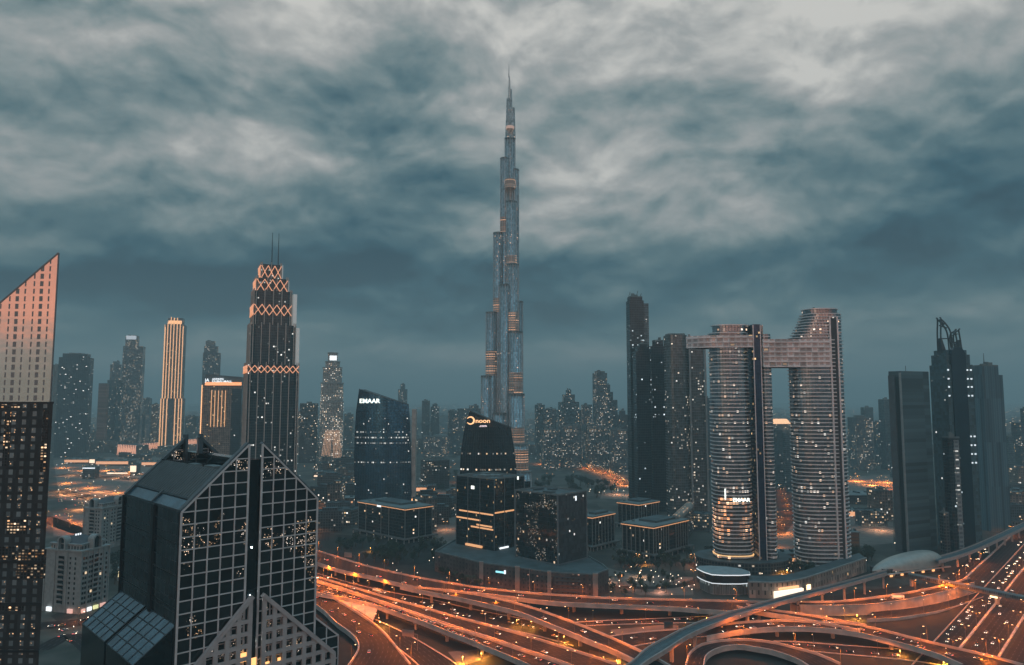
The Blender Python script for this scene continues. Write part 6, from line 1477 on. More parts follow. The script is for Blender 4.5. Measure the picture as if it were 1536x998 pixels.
# ---------------------------------------------------------------- skyline behind
SK = [ # label, u0,u1,v,Y,mat,rot,tiers
 ('pale lit tower, tallest of the far cluster right of the supertall', 889, 911, 560, 2000, F_farlit, .3, [(558, .7, 0, 0)]),
 ('far stepped tower with a bright white rooftop light beside the red-topped tower', 903, 926, 600, 2100, F_far, .2, [(588, .6, -.1, 0), (578, .25, -.1, 0)]),
 ('far broad palace-like tower with a stepped dark pinnacle right of the supertall', 832, 874, 615, 2300, F_far, .15, [(603, .75, 0, 0), (592, .45, 0, 0), (586, .2, 0, 0)]),
 ('far plain dark block between the supertall and the palace-like tower', 802, 817, 608, 2350, F_far, .3, []),
 ('far flat-topped grey block left of the palace-like tower', 815, 834, 614, 2200, F_far, -.2, []),
 ('far dim block right of the palace-like tower', 872, 888, 608, 2200, F_farlit, .2, []),
 ('far dim tower nearest the tallest dark tower', 925, 941, 622, 1900, F_far, .2, [(617, .6, 0, 0)]),
 ('far low lit block under the red-topped tower', 878, 905, 640, 1950, F_farlit, .1, []),
 ('far low lit block under the palace-like tower', 840, 872, 640, 1950, F_farlit, -.1, []),
 ('far low lit block beside the boulevard lights', 812, 838, 645, 1900, F_farlit, .2, []),
 ('far low lit block left of the tallest dark tower', 912, 940, 645, 1800, F_farlit, .2, []),
 ('hazy slim tower with a rounded ring top left of the supertall', 597, 611, 584, 3200, F_far, .1, [(577, .5, 0, 0)]),
 ('hazy twin-slab tower right of the blue curved tower', 633, 645, 602, 2500, F_teal, .1, []),
 ('hazy pale slab beside the twin-slab tower', 646, 659, 610, 2550, F_grey, .1, [(607, .6, 0, 0)]),
 ('hazy dark block left of the tower with the ring logo', 672, 688, 617, 2400, F_far, .2, []),
 ('hazy wide block behind the tower with the ring logo', 686, 722, 613, 2600, F_far, .1, [(609, .4, .2, 0)]),
 ('hazy low block under the twin-slab tower', 636, 672, 655, 2300, F_farlit, .1, []),
 ('dark angular low building with green edge lines right of the blue curved tower', 632, 675, 690, 1500, F_lowd, .5, []),
 ('far wide lit block immediately right of the twin towers', 1270, 1308, 627, 1900, F_farlit, .1, []),
 ('far teal block with a bright roof edge above the wide lit block', 1290, 1309, 612, 2300, F_teal, .1, []),
 ('far narrow block right of the wide lit block', 1308, 1320, 634, 2000, F_far, .1, []),
 ('far teal glass tower left of the plain grey slab tower', 1317, 1340, 600, 1900, F_teal, .2, []),
 ('far pale block at the foot of the teal glass tower', 1330, 1345, 665, 1700, F_grey, .1, []),
 ('far dark block at the right edge of the picture', 1514, 1550, 634, 1700, F_far, .1, [(614, .4, .2, 0)]),
 ('hazy block right of the ribbed tower', 1505, 1517, 655, 1650, F_grey, .1, []),
 ('tall dim block seen between the twin towers on the left', 1157, 1172, 645, 1500, F_teal, .1, []),
 ('slim dark block seen between the twin towers on the right', 1172, 1185, 650, 1450, F_grey, .1, []),
 ('dim narrow tower between the slender curved tower and the twin towers', 1052, 1066, 598, 1700, F_far, .1, []),
 ('dark block behind the slender curved tower', 1046, 1062, 660, 1500, F_lowd, .1, []),
 ('hazy tall tower rising behind the raked tower, left of the gold one', 215, 228, 598, 3200, F_far, .1, []),
 ('narrow dark tower squeezed against the raked tower', 76, 88, 548, 2350, F_teal, .1, []),
 ('hazy mid-rise left of the small orange-lit block', 196, 226, 622, 2800, F_farlit, .1, []),
 ('hazy block between the gold-striped tower and the hotel', 279, 301, 625, 2900, F_far, .1, []),
 ('hazy mid-rise with warm windows right of the stepped tower', 447, 470, 618, 2400, F_farw, .1, []),
 ('hazy mid-rise right of the ornate lit tower', 517, 531, 622, 2600, F_far, .1, []),
]
for L_ in SK: tower(L_[0], L_[1], L_[2], L_[3], L_[4], L_[5], L_[6], .8, 'building', 'distant_tower', tiers=L_[7])
# chevron light on the dark angular building
# low city filling the plain
BLK = [(0, 95, 380, 998), (80, 142, 530, 690), (140, 245, 540, 700), (235, 282, 470, 690), (300, 450, 340, 760), (180, 480, 650, 998), (478, 520, 520, 700), (528, 625, 580, 860), (625, 680, 650, 760), (685, 795, 90, 900), (770, 930, 730, 900), (798, 945, 560, 692), (795, 940, 690, 732), (920, 1040, 745, 850), (938, 1062, 430, 790), (1060, 1162, 480, 870), (1180, 1272, 460, 860), (1335, 1510, 470, 850), (1262, 1345, 600, 770), (70, 210, 680, 930), (1155, 1190, 640, 860), (1270, 1300, 770, 850)]
def inblk(u, v, m=3): return any(a-m < u < c+m and b_-m < v < d_+m for a, b_, c, d_ in [(x[0], x[2], x[1], x[3]) for x in BLK])
rnd = random.Random(11); fac = [F_low, F_lowd, F_far, F_farw, F_farlit, F_low]
protos = []
for k in range(9):
    b = MB(); w_, d_, h_ = rnd.uniform(18, 46), rnd.uniform(16, 40), rnd.choice([9, 12, 16, 20, 28, 36]); b.prism(rectp(w_, d_), 0, h_, 0, 1, u0=rnd.random()*100)
    if k % 2: b.prism(rectp(w_*.5, d_*.5, w_*.1, 0), h_, h_+4, 0, 1)
    b.box(w_*.2, d_*.1, h_, 4, 3, 2, mat=1); b.box(-w_*.25, -d_*.2, h_, 3, 5, 1.6, mat=1)
    e = .6
    for (x, y, sx, sy) in ((0, -d_/2+e/2, w_, e), (0, d_/2-e/2, w_, e)): b.box(x, y, h_-.05, sx-.02, sy-.02, 1.2, mat=1)
    protos.append((b, fac[k % 6]))
cnt = 0; tries = 0; occ = []
LC = 'low pale flat-roofed building with lit windows scattered over the hazy plain'
pm = []
while cnt < 290 and tries < 12000:
    tries += 1; u = rnd.uniform(0, 1536); v = 607+ (rnd.random()**1.5)*190
    if inblk(u, v): continue
    P = G(u, v)
    if v > 700 and (any((P-o_).length < 46 for o_ in occ)): continue
    if any((P-o_).length < 36 for o_ in occ): continue
    if P.y < 880 and 470 < u: continue
    occ.append(P); k = rnd.randrange(9)
    if len(pm) <= k: k = len(pm); b, m_ = protos[k]; o = b.build('low_building', [m_, M_roof]); pm.append(o)
    else: o = pm[k].copy(); COL.objects.link(o)
    o.location = P; o.rotation_euler = (0, 0, rnd.uniform(-.5, .9)); s_ = 1+max(0, (P.y-1600)/2600); o.scale = (s_, s_, min(1.6, s_)*(.8+.5*rnd.random()))
    tag(o, LC, 'building', 'low buildings of the hazy plain'); cnt += 1
# ================================================================ STREET LAMPS
M_pole = plain('lamp_pole_steel', (.22, .20, .18), .5, .4)
def make_lamp(double, hgt=11.0):
    t = thing('street_lamp', 'x', 'street lamp')
    b = MB(); b.cyl(0, 0, 0, hgt, .16, .09, 8); b.cyl(0, 0, 0, .5, .3, .26, 8); b.build('pole', M_pole, t)
    for s in ((-1, 1) if double else (1,)):
        b = MB(); pts = [Vector((0, 0, hgt-.1)), Vector((s*.8, 0, hgt+.45)), Vector((s*2.0, 0, hgt+.55))]
        for p, q in zip(pts, pts[1:]): b.beam(p, q, .12, .12)
        a = b.build('arm', M_pole, t)
        b = MB(); b.prism([(s*2.4-.6, -.28), (s*2.4+.6, -.28), (s*2.4+.6, .28), (s*2.4-.6, .28)], hgt+.42, hgt+.68, 0, 0, top=[(s*2.4-.4, -.18), (s*2.4+.4, -.18), (s*2.4+.4, .18), (s*2.4-.4, .18)]); h_ = b.build('lamp_head', M_pole, t)
        b = MB(); b.box(s*2.4, 0, hgt+.22, .9, .42, .2); g_ = b.build('lamp_glass', E_lamp, h_)
    return t
PROT = [make_lamp(False), make_lamp(True)]; used_lamp = [False, False]
LIGHTS = {}
def lamp_light(power, col):
    k = (power, col)
    if k not in LIGHTS:
        l = bpy.data.lights.new('lamp_light', 'SPOT'); l.energy = power*PK; l.color = col; l.shadow_soft_size = .4; l.spot_size = R(168); l.spot_blend = .3; LIGHTS[k] = l
    return LIGHTS[k]
SOD = (1.0, .195, .01); PK = 1.0
nl = 0
METRO_L = [(a+b)/2 for k_ in ('metro', 'metro2') for a, b in zip(*ROADS[k_])]
def lamp_at(P, ang, double, desc, power=7000, col=SOD, hgt=11.0):
    global nl
    if any(math.hypot(P[0]-q.x, P[1]-q.y) < 11 for q in METRO_L): return
    k = 1 if double else 0
    if not used_lamp[k]: o = PROT[k]; used_lamp[k] = True
    else: o = copy_tree(PROT[k])
    o.location = P; o.rotation_euler = (0, 0, ang); tag(o, 'orange-glowing street lamp '+desc, 'street lamp', 'street lamps '+desc)
    lo = bpy.data.objects.new('lamp_light', lamp_light(power, col)); COL.objects.link(lo); lo.parent = o; lo.location = (2.2 if k == 0 else 0, 0, hgt-.4); nl += 1
    return o
def infr(P, m=70):
    if P.y < 20: return False
    u, v = upx(P); return -m < u < 1536+m and v < 998+m
def lamps_along(key, gap, side, desc, power=7000, start=.5, double=False, z=None, col=SOD, inset=.25):
    A, B = ROADS[key]; acc = gap*start
    for i in range(1, len(A)):
        a, pa = (A[i], A[i-1]) if side == 'far' else (B[i], B[i-1]); o_ = (B[i] if side == 'far' else A[i])
        if side == 'mid': a = (A[i]+B[i])/2; pa = (A[i-1]+B[i-1])/2; o_ = A[i]
        acc += (a-pa).length
        if acc >= gap:
            acc = 0
            inw = (o_-a).normalized(); P = a+inw*inset
            if not infr(P): continue
            lamp_at((P.x, P.y, a.z), math.atan2(inw.y, inw.x), double, desc, power, col)
lamps_along('fly1', 38, 'far', 'on the far edge of the uppermost flyover', 8000)
lamps_along('fly1', 44, 'near', 'on the near edge of the uppermost flyover', 6500, .1)
lamps_along('fly2', 36, 'near', 'on the flyover branch dropping to the right', 8000)
lamps_along('fly2', 60, 'far', 'on the far edge of the branch dropping to the right', 5000)
lamps_along('fly3', 34, 'far', 'along the far parapet of the wide flyover', 8500)
lamps_along('fly4', 34, 'far', 'on the divider of the crowded flyover', 7500, .2, True)
lamps_along('fly4', 40, 'near', 'along the near edge of the crowded flyover', 6000, .3)
lamps_along('ramp1', 26, 'far', 'along the outer edge of the curved ramp', 9000)
lamps_along('ramp1', 40, 'near', 'along the inner edge of the curved ramp', 5000)
lamps_along('under', 60, 'near', 'beside the dark road under the flyovers', 4000)
lamps_along('low', 40, 'far', 'beside the ground road under the flyovers', 5000)
lamps_along('cross', 38, 'near', 'along the ground cross road', 5500)
lamps_along('slip', 36, 'near', 'along the slip road', 5000)
lamps_along('emb', 30, 'far', 'on the walled embankment road', 9500)
lamps_along('emb', 34, 'near', 'below the wall of the embankment road', 8500, .2)
lamps_along('ramp2', 34, 'near', 'along the short ramp beside the embankment', 7000)
lamps_along('fly5', 36, 'far', 'on the far edge of the arched flyover', 7500)
lamps_along('fly5', 40, 'near', 'on the near edge of the arched flyover', 7000, .3)
lamps_along('fly6', 30, 'far', 'on the narrow upper branch of the arched flyover', 6500)
lamps_along('loop', 30, 'far', 'around the loop ramp', 6500)
lamps_along('front', 40, 'near', 'along the frontage road', 5500)
for o_, d_, pw, st in ((10, 'on the first median of the highway', 13000, -40), (34, 'on the second median of the highway', 15000, -60), (61, 'on the third median of the highway', 13000, 20), (-28, 'beside the service lanes of the highway', 12000, 140)):
    s_ = st
    while s_ < 1350:
        P = HA+HD*s_+HN*o_
        if infr(Vector((P.x, P.y, 12))): lamp_at((P.x, P.y, .5), math.atan2(HN.y, HN.x), True, d_, pw)
        s_ += 44 if s_ < 500 else 75
lamps_along('st1', 45, 'far', 'along the street behind the black gabled tower', 12000, col=(1, .38, .12))
lamps_along('st2', 60, 'mid', 'in the car park left of the black gabled tower', 80000, double=True, col=(1, .42, .16))
lamps_along('st3', 50, 'mid', 'along the road behind the arched hotels', 40000, double=True)
lamps_along('st4', 60, 'mid', 'in front of the lit halls', 90000, double=True, col=(1, .45, .2))
lamps_along('blvd', 42, 'mid', 'along the curving boulevard below the supertall', 90000, double=True, col=(1, .30, .08))
lamps_along('st5', 60, 'mid', 'along the far street right of the twin towers', 30000, double=True)
lamps_along('st6', 60, 'mid', 'along the street before the pale stone hotel', 2500, col=(1, .6, .35))
lamps_along('st8', 70, 'mid', 'on the lane around the pavilion', 3200, double=True, col=(1, .5, .22))
lamps_along('st9', 80, 'mid', 'along the street under the blue curved tower', 8000, double=True, col=(1, .5, .22))
lamps_along('st11', 60, 'mid', 'along the street between the twin towers', 14000, double=True)
lamps_along('st12', 80, 'mid', 'on the far road at the right edge', 40000, double=True)
for i, (u, v) in enumerate(((100, 742), (150, 738), (200, 748), (215, 768), (120, 765))):
    lamp_at(G(u, v), .4, True, 'in the bright yard left of the black gabled tower', 70000, (1, .40, .15))
for i, (u, v, p_, c_) in enumerate(((575, 736, 30, 0), (610, 738, 34, 0), (650, 742, 40, 0), (672, 748, 30, 1), (490, 700, 60, 1), (512, 712, 60, 1), (488, 735, 50, 0), (515, 742, 40, 0), (925, 742, 30, 1), (955, 744, 34, 1), (1000, 748, 30, 0), (1030, 765, 34, 0), (1044, 782, 34, 0),
        (1285, 722, 110, 0), (1308, 728, 110, 0), (1330, 724, 110, 0), (1165, 780, 34, 0), (1175, 800, 34, 0), (1160, 822, 20, 0), (1290, 786, 34, 1), (1320, 796, 30, 1), (105, 786, 50, 0), (145, 790, 50, 0), (170, 782, 60, 0), (665, 775, 14, 0), (668, 795, 12, 1), (95, 702, 90, 0), (125, 706, 90, 0), (160, 706, 90, 0), (200, 712, 90, 0), (225, 730, 80, 0), (100, 725, 80, 0), (135, 732, 80, 0), (175, 740, 80, 0))):
    lamp_at(G(u, v), .4, True, 'added for ground glow between the mid-distance buildings', p_*1000, (1, .34, .08) if c_ == 0 else (1, .6, .36))  # extra strong lamps added to brighten the city floor
# floodlights tucked under and beside the decks
def flood(u, v, z, power, desc, col=(1, .36, .04), dy=0):
    P = G(u, v, z); t = thing('floodlight', desc, 'floodlight', (P.x, P.y, 0))
    b = MB(); b.cyl(0, 0, 0, z, .12, .1, 6); b.build('post', M_pole, t); b = MB(); b.box(0, 0, z, .8, .5, .4); b.build('lamp_head', M_pole, t)
    b = MB(); b.box(0, 0, z-.15, .6, .4, .14); b.build('lamp_glass', E_lamp, t)
    lo = bpy.data.objects.new('lamp_light', lamp_light(power*2.6, col)); COL.objects.link(lo); lo.parent = t; lo.location = (0, -.2, z-.4)
flood(694, 985, 5, 9000, 'floodlight over the left part of the bright lay-by'); flood(722, 979, 5, 9000, 'floodlight over the right part of the bright lay-by')
flood(775, 930, 5, 6000, 'floodlight on the small lit strip left under the branch'); flood(797, 932, 5, 6000, 'floodlight on the small lit strip right under the branch')
flood(846, 954, 5, 8000, 'floodlight by the pier where the branch crosses'); flood(905, 985, 5, 14000, 'floodlight in the triangle between two decks'); flood(925, 990, 4, 9000, 'floodlight at the tip of the triangle between two decks')
flood(1060, 926, 4, 8000, 'floodlight under the end of the uppermost flyover'); flood(570, 932, 5, 12000, 'floodlight facing the orange wedge wall')
flood(1203, 924, 4, 14000, 'floodlight at the left of the embankment wall'); flood(1240, 924, 4, 9000, 'floodlight at the middle of the embankment wall'); flood(1285, 922, 4, 7000, 'floodlight at the right of the embankment wall')
flood(1415, 992, 4, 14000, 'floodlight at the pier below the arched flyover by the highway'); flood(1350, 975, 4, 7000, 'floodlight beside the frontage road')
flood(1180, 855, 5, 9000, 'floodlight on the orange canopy between the twin towers'); flood(556, 822, 4, 2600, 'floodlight at the orange lobby below the column-fronted block'); flood(968, 842, 4, 2600, 'floodlight at the orange lobby of the large column-fronted block')
flood(910, 866, 5, 2500, 'floodlight on the small plaza beside the brick podium', (1, .6, .4)); flood(990, 880, 5, 2500, 'floodlight on the garden paths left of the pavilion', (1, .5, .35)); flood(960, 858, 5, 3000, 'floodlight among the trees left of the pavilion', (1, .6, .35))
# ================================================================ CARS
PAINT = {'white': plain('white_car_paint', (.62, .62, .60), .3, 0, .03), 'silver': plain('silver_car_paint', (.30, .31, .32), .3, .5, .03), 'dark': plain('dark_car_paint', (.03, .032, .036), .25, .2, .05), 'red': plain('red_car_paint', (.28, .03, .02), .3, 0, .05), 'yellow': plain('taxi_paint', (.55, .40, .20), .35, 0, .05)}
M_tyre = plain('tyre_rubber', (.02, .02, .02), .8); M_cglass = plain('car_glass', (.02, .025, .03), .08, .3)
def car_shapes():
    b = MB(); prof = [(-2.3, .35), (-2.3, .72), (-2.1, .88), (-1.35, .93), (1.0, .93), (2.1, .76), (2.3, .58), (2.3, .35)]
    w = .92
    for i in range(len(prof)):
        (x0, z0), (x1, z1) = prof[i], prof[(i+1) % len(prof)]; b.face([(x0, -w, z0), (x0, w, z0), (x1, w, z1), (x1, -w, z1)], 0)
    b.face([(x, -w, z) for x, z in prof][::-1], 0); b.face([(x, w, z) for x, z in prof], 0)
    b.prism([(-1.0, -.62), (.25, -.62), (.25, .62), (-1.0, .62)], 1.43, 1.47, 0, 0)
    c = MB(); c.prism([(-1.75, -.84), (.95, -.84), (.95, .84), (-1.75, .84)], .92, 1.44, 0, 0, top=[(-1.1, -.66), (.3, -.66), (.3, .66), (-1.1, .66)])
    return b, c
cb_, cg_ = car_shapes()
def make_car(color):
    t = thing('car', 'x', 'car'); cb_.build('body', PAINT[color], t); cg_.build('cabin_glass', M_cglass, t)
    for x in (-1.4, 1.4):
        for y in (-.86, .86):
            b = MB(); n = 10; P = [(x+.33*math.cos(2*math.pi*i/n), .33+.33*math.sin(2*math.pi*i/n)) for i in range(n)]
            for i in range(n):
                p, q = P[i], P[(i+1) % n]; b.face([(p[0], y-.1, p[1]), (p[0], y+.1, p[1]), (q[0], y+.1, q[1]), (q[0], y-.1, q[1])], 0)
            b.face([(p[0], y-.1, p[1]) for p in P], 0); b.face([(p[0], y+.1, p[1]) for p in P[::-1]], 0); b.build('wheel', M_tyre, t)
    for y in (-.62, .62):
        b = MB(); b.box(2.29, y, .55, .12, .38, .18); b.build('headlight', E_head, t)
        b = MB(); b.box(-2.29, y, .62, .12, .36, .16); b.build('taillight', E_tail, t)
    return t
CARS = {c: make_car(c) for c in PAINT}; cused = {c: False for c in PAINT}
FARCAR = {}
def far_car(color):
    if color not in FARCAR:
        b = MB(); b.v += []; 
        for src, m_ in ((cb_, 0), (cg_, 1)):
            for f in src.f: b.face([src.v[i] for i in f], m_)
        for y in (-.6, .6): b.box(2.29, y, .5, .14, .5, .3, mat=2); b.box(-2.29, y, .58, .14, .5, .3, mat=3)
        FARCAR[color] = b.build('car', [PAINT[color], M_cglass, glow_mat('far_headlight', (1, .82, .58), 10), glow_mat('far_taillight', (1, .1, .05), 8)]); return FARCAR[color]
    o = FARCAR[color].copy(); COL.objects.link(o); return o
ncar = 0; crnd = random.Random(3)
WC = ['white']*9+['silver']*5+['dark']*4+['red']+['yellow']*2
ALLC = []
def car_at(P, ang, desc, color=None):
    global ncar
    if ncar >= 298 or not infr(Vector(P), 4): return
    for q in ALLC:
        if (q-Vector(P)).length < 6.2: return
    c = color or crnd.choice(WC); far = P[1] > 720
    if far: o = far_car(c)
    elif not cused[c]: o = CARS[c]; cused[c] = True
    else: o = copy_tree(CARS[c])
    nm = {'white': 'white', 'silver': 'silver', 'dark': 'dark', 'red': 'red', 'yellow': 'sand-coloured'}[c]
    o.location = P; o.rotation_euler = (0, 0, ang); tag(o, f'{nm} car {desc}', 'car', f'{nm} cars {desc}'); ALLC.append(Vector(P)); ncar += 1
def traffic(key, fr, n, s0, s1, direc, desc):
    A, B = ROADS[key]
    for i in range(n):
        k = s0+(s1-s0)*(i+crnd.random()*.7)/n; f = k*(len(A)-1); j = min(len(A)-2, int(f)); q = f-j; w = crnd.choice(fr)
        P = (B[j].lerp(A[j], w)).lerp(B[j+1].lerp(A[j+1], w), q); T = (B[j+1].lerp(A[j+1], w)-B[j].lerp(A[j], w)).normalized()*direc
        car_at((P.x, P.y, P.z+.03), math.atan2(T.y, T.x), desc)
traffic('fly4', (.3, .5, .7), 26, .04, .36, -1, 'in the queue on the crowded flyover'); traffic('fly4', (.3, .5, .72), 20, .34, .98, -1, 'in the queue on the crowded flyover')
traffic('fly3', (.3, .55, .8), 7, .1, .95, 1, 'on the wide flyover beside the crowded one')
traffic('low', (.25, .5, .75), 30, .1, .98, 1, 'on the ground road under the flyovers')
traffic('fly1', (.25, .5, .75), 13, .08, .95, -1, 'on the uppermost flyover'); traffic('fly2', (.4, .6), 3, .1, .9, 1, 'on the branch dropping to the right')
traffic('fly5', (.3, .6), 15, .05, .98, -1, 'on the arched flyover'); traffic('front', (.3, .6), 7, .05, .95, 1, 'on the frontage road')
traffic('cross', (.3, .6), 9, .1, .9, -1, 'on the ground cross road'); traffic('slip', (.3, .6), 6, .1, .95, -1, 'on the slip road')
traffic('ramp1', (.3, .55), 9, .1, .9, -1, 'on the curved ramp'); traffic('emb', (.3, .6), 4, .1, .9, -1, 'on the embankment road'); traffic('fly6', (.4, .6), 2, .1, .9, 1, 'on the upper branch of the arched flyover')
def hcars(offs, n, s0, s1, direc, desc):
    for i in range(n):
        s_ = lerp(s0, s1, ((i+crnd.random()*.8)/n)**1.25); P = HA+HD*s_+HN*crnd.choice(offs); T = HD*direc; car_at((P.x, P.y, .2), math.atan2(T.y, T.x), desc)
hcars((-3.5, 0, 3.5, 6), 62, -8, 900, -1, 'in the headlight queue on the left highway lanes')
hcars((14.5, 18, 22, 26), 26, -30, 900, -1, 'on the middle highway lanes'); hcars((40, 44, 48, 53), 16, 20, 1000, 1, 'on the right highway lanes'); hcars((-12, -18, -34, -38), 20, 110, 900, -1, 'on the service lanes beside the highway')
for k_, n_, d_ in (('st1', 8, 'on the street behind the black gabled tower'), ('st6', 6, 'on the street before the pale stone hotel'), ('blvd', 10, 'on the curving boulevard')):
    traffic(k_, (.3, .7), n_, .1, .95, -1, d_)
for i in range(24): car_at(tuple(G(crnd.uniform(84, 180), crnd.uniform(728, 775))+Vector((0, 0, .03))), crnd.choice((.5, 2.1))+crnd.random()*.1, 'parked in the bright yard')
for u, v in ((92, 955), (104, 962), (112, 951), (121, 949), (131, 957), (97, 946), (160, 935), (150, 941)): car_at(tuple(G(u, v)+Vector((0, 0, .03))), crnd.uniform(0, 3), 'parked on the forecourt by the pale stone hotel')
# buses
def bus(P, ang, label, body):
    t = thing('bus', label, 'bus', P, ang); b = MB(); b.prism(rectp(11, 2.5), .4, 3.0, 0, 0); b.build('body', body, t)
    b = MB(); b.prism(rectp(10.2, 2.56), 1.5, 2.5, 0, None); b.build('window_band', glow_mat('bus_window', (1, .8, .5), .5), t)
    for x in (-3.6, 3.4):
        for y in (-1.2, 1.2): b = MB(); b.box(x, y, 0, .9, .3, .9); b.build('wheel', M_tyre, t)
    for y in (-.9, .9): b = MB(); b.box(5.52, y, .7, .1, .4, .25); b.build('headlight', E_head, t)
A, B = ROADS['emb']; k = int(len(A)*.45); bus(tuple((A[k]+B[k])/2+Vector((0, 0, .03))), .05, 'white bus on the embankment road beside the station', PAINT['white'])
A, B = ROADS['low']; k = int(len(A)*.40); d_ = A[k+1]-A[k]; bus(tuple(A[k].lerp(B[k], .3)+Vector((0, 0, .03))), math.atan2(d_.y, d_.x), 'sand-coloured bus on the ground road under the flyovers', PAINT['yellow'])
# ================================================================ ROAD SIGNS
def sign_panel(u, v, z, w_, h_, label, mat, ang=-.35):
    P = G(u, v, z); t = thing('road_sign', label, 'road sign', (P.x, P.y, 0), ang)
    b = MB(); b.box(0, 0, z, w_, .25, h_); b.build('panel', mat, t)
    b = MB(); b.cyl(w_*.5+3, 0, 0, z+h_*.5, .25, .2, 8); b.beam((w_*.5+3, 0, z+h_*.5), (-w_*.3, .3, z+h_*.5), .3, .3); b.build('mast', M_pole, t)
    b = MB()
    for k in (-.3, 0, .3): b.beam((k*w_, -.9, z-.3), (k*w_, 0, z), .15, .15)
    b.build('lamp_bracket', M_pole, t)
M_signb = plain('sign_back', (.34, .26, .22), .6)
sign_panel(612, 955, 9, 9.5, 4.6, 'large grey road sign panel hung beside the crowded flyover', M_signb); sign_panel(522, 836, 12, 9, 5, 'large road sign panel glowing orange at the left end of the uppermost flyover', M_signb)
sign_panel(1003, 943, 6, 7, 5, 'dark road sign seen from behind on the paved island', M_steeld, .1)
# ================================================================ TREES
def leaf_mat(name, c):
    return plain(name, c, .9, 0, .45, .5)
M_leaf = [leaf_mat('leaf_green', (.035, .055, .03)), leaf_mat('leaf_olive', (.05, .06, .03)), leaf_mat('leaf_deep', (.022, .042, .03))]; M_bark = plain('bark', (.09, .065, .045), .9)
def make_tree(seed, mat, palm=False):
    r_ = random.Random(seed); t = thing('palm_tree' if palm else 'tree', 'x', 'palm tree' if palm else 'tree')
    b = MB()
    if palm:
        b.cyl(0, 0, 0, 8, .28, .18, 7); b.build('trunk', M_bark, t); c = MB()
        for i in range(16):
            a = 2*math.pi*i/16+r_.random()*.2; e = r_.uniform(.0, .7); p = Vector((0, 0, 8))
            for k in range(4):
                q = p+Vector((math.cos(a), math.sin(a), e-k*.45))*.9; s_ = Vector((-math.sin(a), math.cos(a), 0))*(.45-.08*k)
                c.face([p-s_, q-s_*.8, q+s_*.8, p+s_], 0); p = q
        c.build('crown', mat, t); return t
    b.cyl(0, 0, 0, 3.2, .32, .2, 7)
    for i in range(5):
        a = 2*math.pi*i/5+r_.random(); b.beam((0, 0, 2.2+.2*i), (1.6*math.cos(a), 1.6*math.sin(a), 4.4+r_.random()), .14, .14)
    b.build('trunk', M_bark, t); c = MB()
    cl = [(r_.gauss(0, 1.5), r_.gauss(0, 1.5), r_.uniform(3.4, 6.8), r_.uniform(.9, 1.7)) for _ in range(9)]
    for x, y, z, rr in cl:
        for _ in range(42):
            d = Vector((r_.gauss(0, 1), r_.gauss(0, 1), r_.gauss(0, 1))).normalized()*rr*r_.uniform(.55, 1.05); p = Vector((x, y, z))+d
            u_ = Vector((r_.gauss(0, 1), r_.gauss(0, 1), r_.gauss(0, .6))).normalized()*r_.uniform(.25, .5); w_ = u_.cross(Vector((r_.gauss(0, 1), r_.gauss(0, 1), r_.gauss(0, 1)))).normalized()*r_.uniform(.2, .4)
            c.face([p-u_, p+w_, p+u_, p-w_], 0)
    c.build('crown', mat, t); return t
TP = [make_tree(1, M_leaf[0]), make_tree(2, M_leaf[1]), make_tree(3, M_leaf[2]), make_tree(4, M_leaf[1], True)]; tused = [False]*4
trnd = random.Random(5)
def trees(n, poly, desc, kinds=(0, 1, 2), smin=.8, smax=1.4):
    us = [p[0] for p in poly]; vs = [p[1] for p in poly]; c = 0; tr = 0; pl = []
    def inside(u, v):
        r_ = False; j = len(poly)-1
        for i in range(len(poly)):
            (a, b_), (c_, d_) = poly[i], poly[j]
            if (b_ > v) != (d_ > v) and u < (c_-a)*(v-b_)/(d_-b_)+a: r_ = not r_
            j = i
        return r_
    while c < n and tr < 3000:
        tr += 1; u, v = trnd.uniform(min(us), max(us)), trnd.uniform(min(vs), max(vs))
        if not inside(u, v): continue
        P = G(u, v)
        if any((P-q).length < 5.5 for q in pl): continue
        pl.append(P); k = trnd.choice(kinds)
        if not tused[k]: o = TP[k]; tused[k] = True
        else: o = copy_tree(TP[k])
        s_ = trnd.uniform(smin, smax); o.location = P; o.rotation_euler = (0, 0, trnd.random()*6.28); o.scale = (s_, s_, s_*trnd.uniform(.9, 1.15))
        kd = ['bushy dark green', 'olive green', 'deep green dense', 'tall thin palm'][k]
        tag(o, f'{kd} tree {desc}', None, f'{kd} trees {desc}'); c += 1
trees(38, [(500, 822), (535, 812), (600, 830), (655, 822), (660, 840), (600, 850), (530, 846)], 'in front of the low office block under the blue curved tower', smin=1.2, smax=2.0)
trees(22, [(925, 838), (975, 846), (1030, 832), (1050, 845), (1035, 860), (930, 858)], 'beside the large column-fronted block', smin=1.0, smax=1.7)
trees(18, [(905, 872), (960, 870), (1035, 868), (1040, 892), (960, 895), (905, 895)], 'on the garden plaza left of the pavilion', (0, 1, 3), .9, 1.3)
trees(26, [(1125, 852), (1160, 856), (1215, 866), (1260, 846), (1240, 838), (1190, 856), (1130, 845)], 'at the feet of the twin towers', smin=1.1, smax=1.8)
trees(22, [(1060, 838), (1120, 838), (1120, 852), (1060, 850)], 'behind the pavilion', (2,), 1.3, 2.0)
trees(34, [(800, 722), (870, 726), (925, 735), (935, 746), (860, 748), (800, 742)], 'in the dark park below the boulevard', (0, 2), 1.8, 2.6)
trees(16, [(640, 700), (690, 700), (690, 742), (655, 740)], 'between the two curved office towers', (0, 2), 1.5, 2.2)
trees(14, [(170, 845), (186, 845), (186, 875), (172, 880)], 'in the gap right of the pale stone hotel', (2,), 1.2, 1.8)
trees(16, [(655, 862), (720, 884), (720, 879), (660, 860)], 'along the foot of the brick podium', (3, 0), .8, 1.1)
trees(14, [(1270, 838), (1310, 832), (1310, 845), (1275, 850)], 'behind the station shell', (0, 1), 1.2, 1.8)
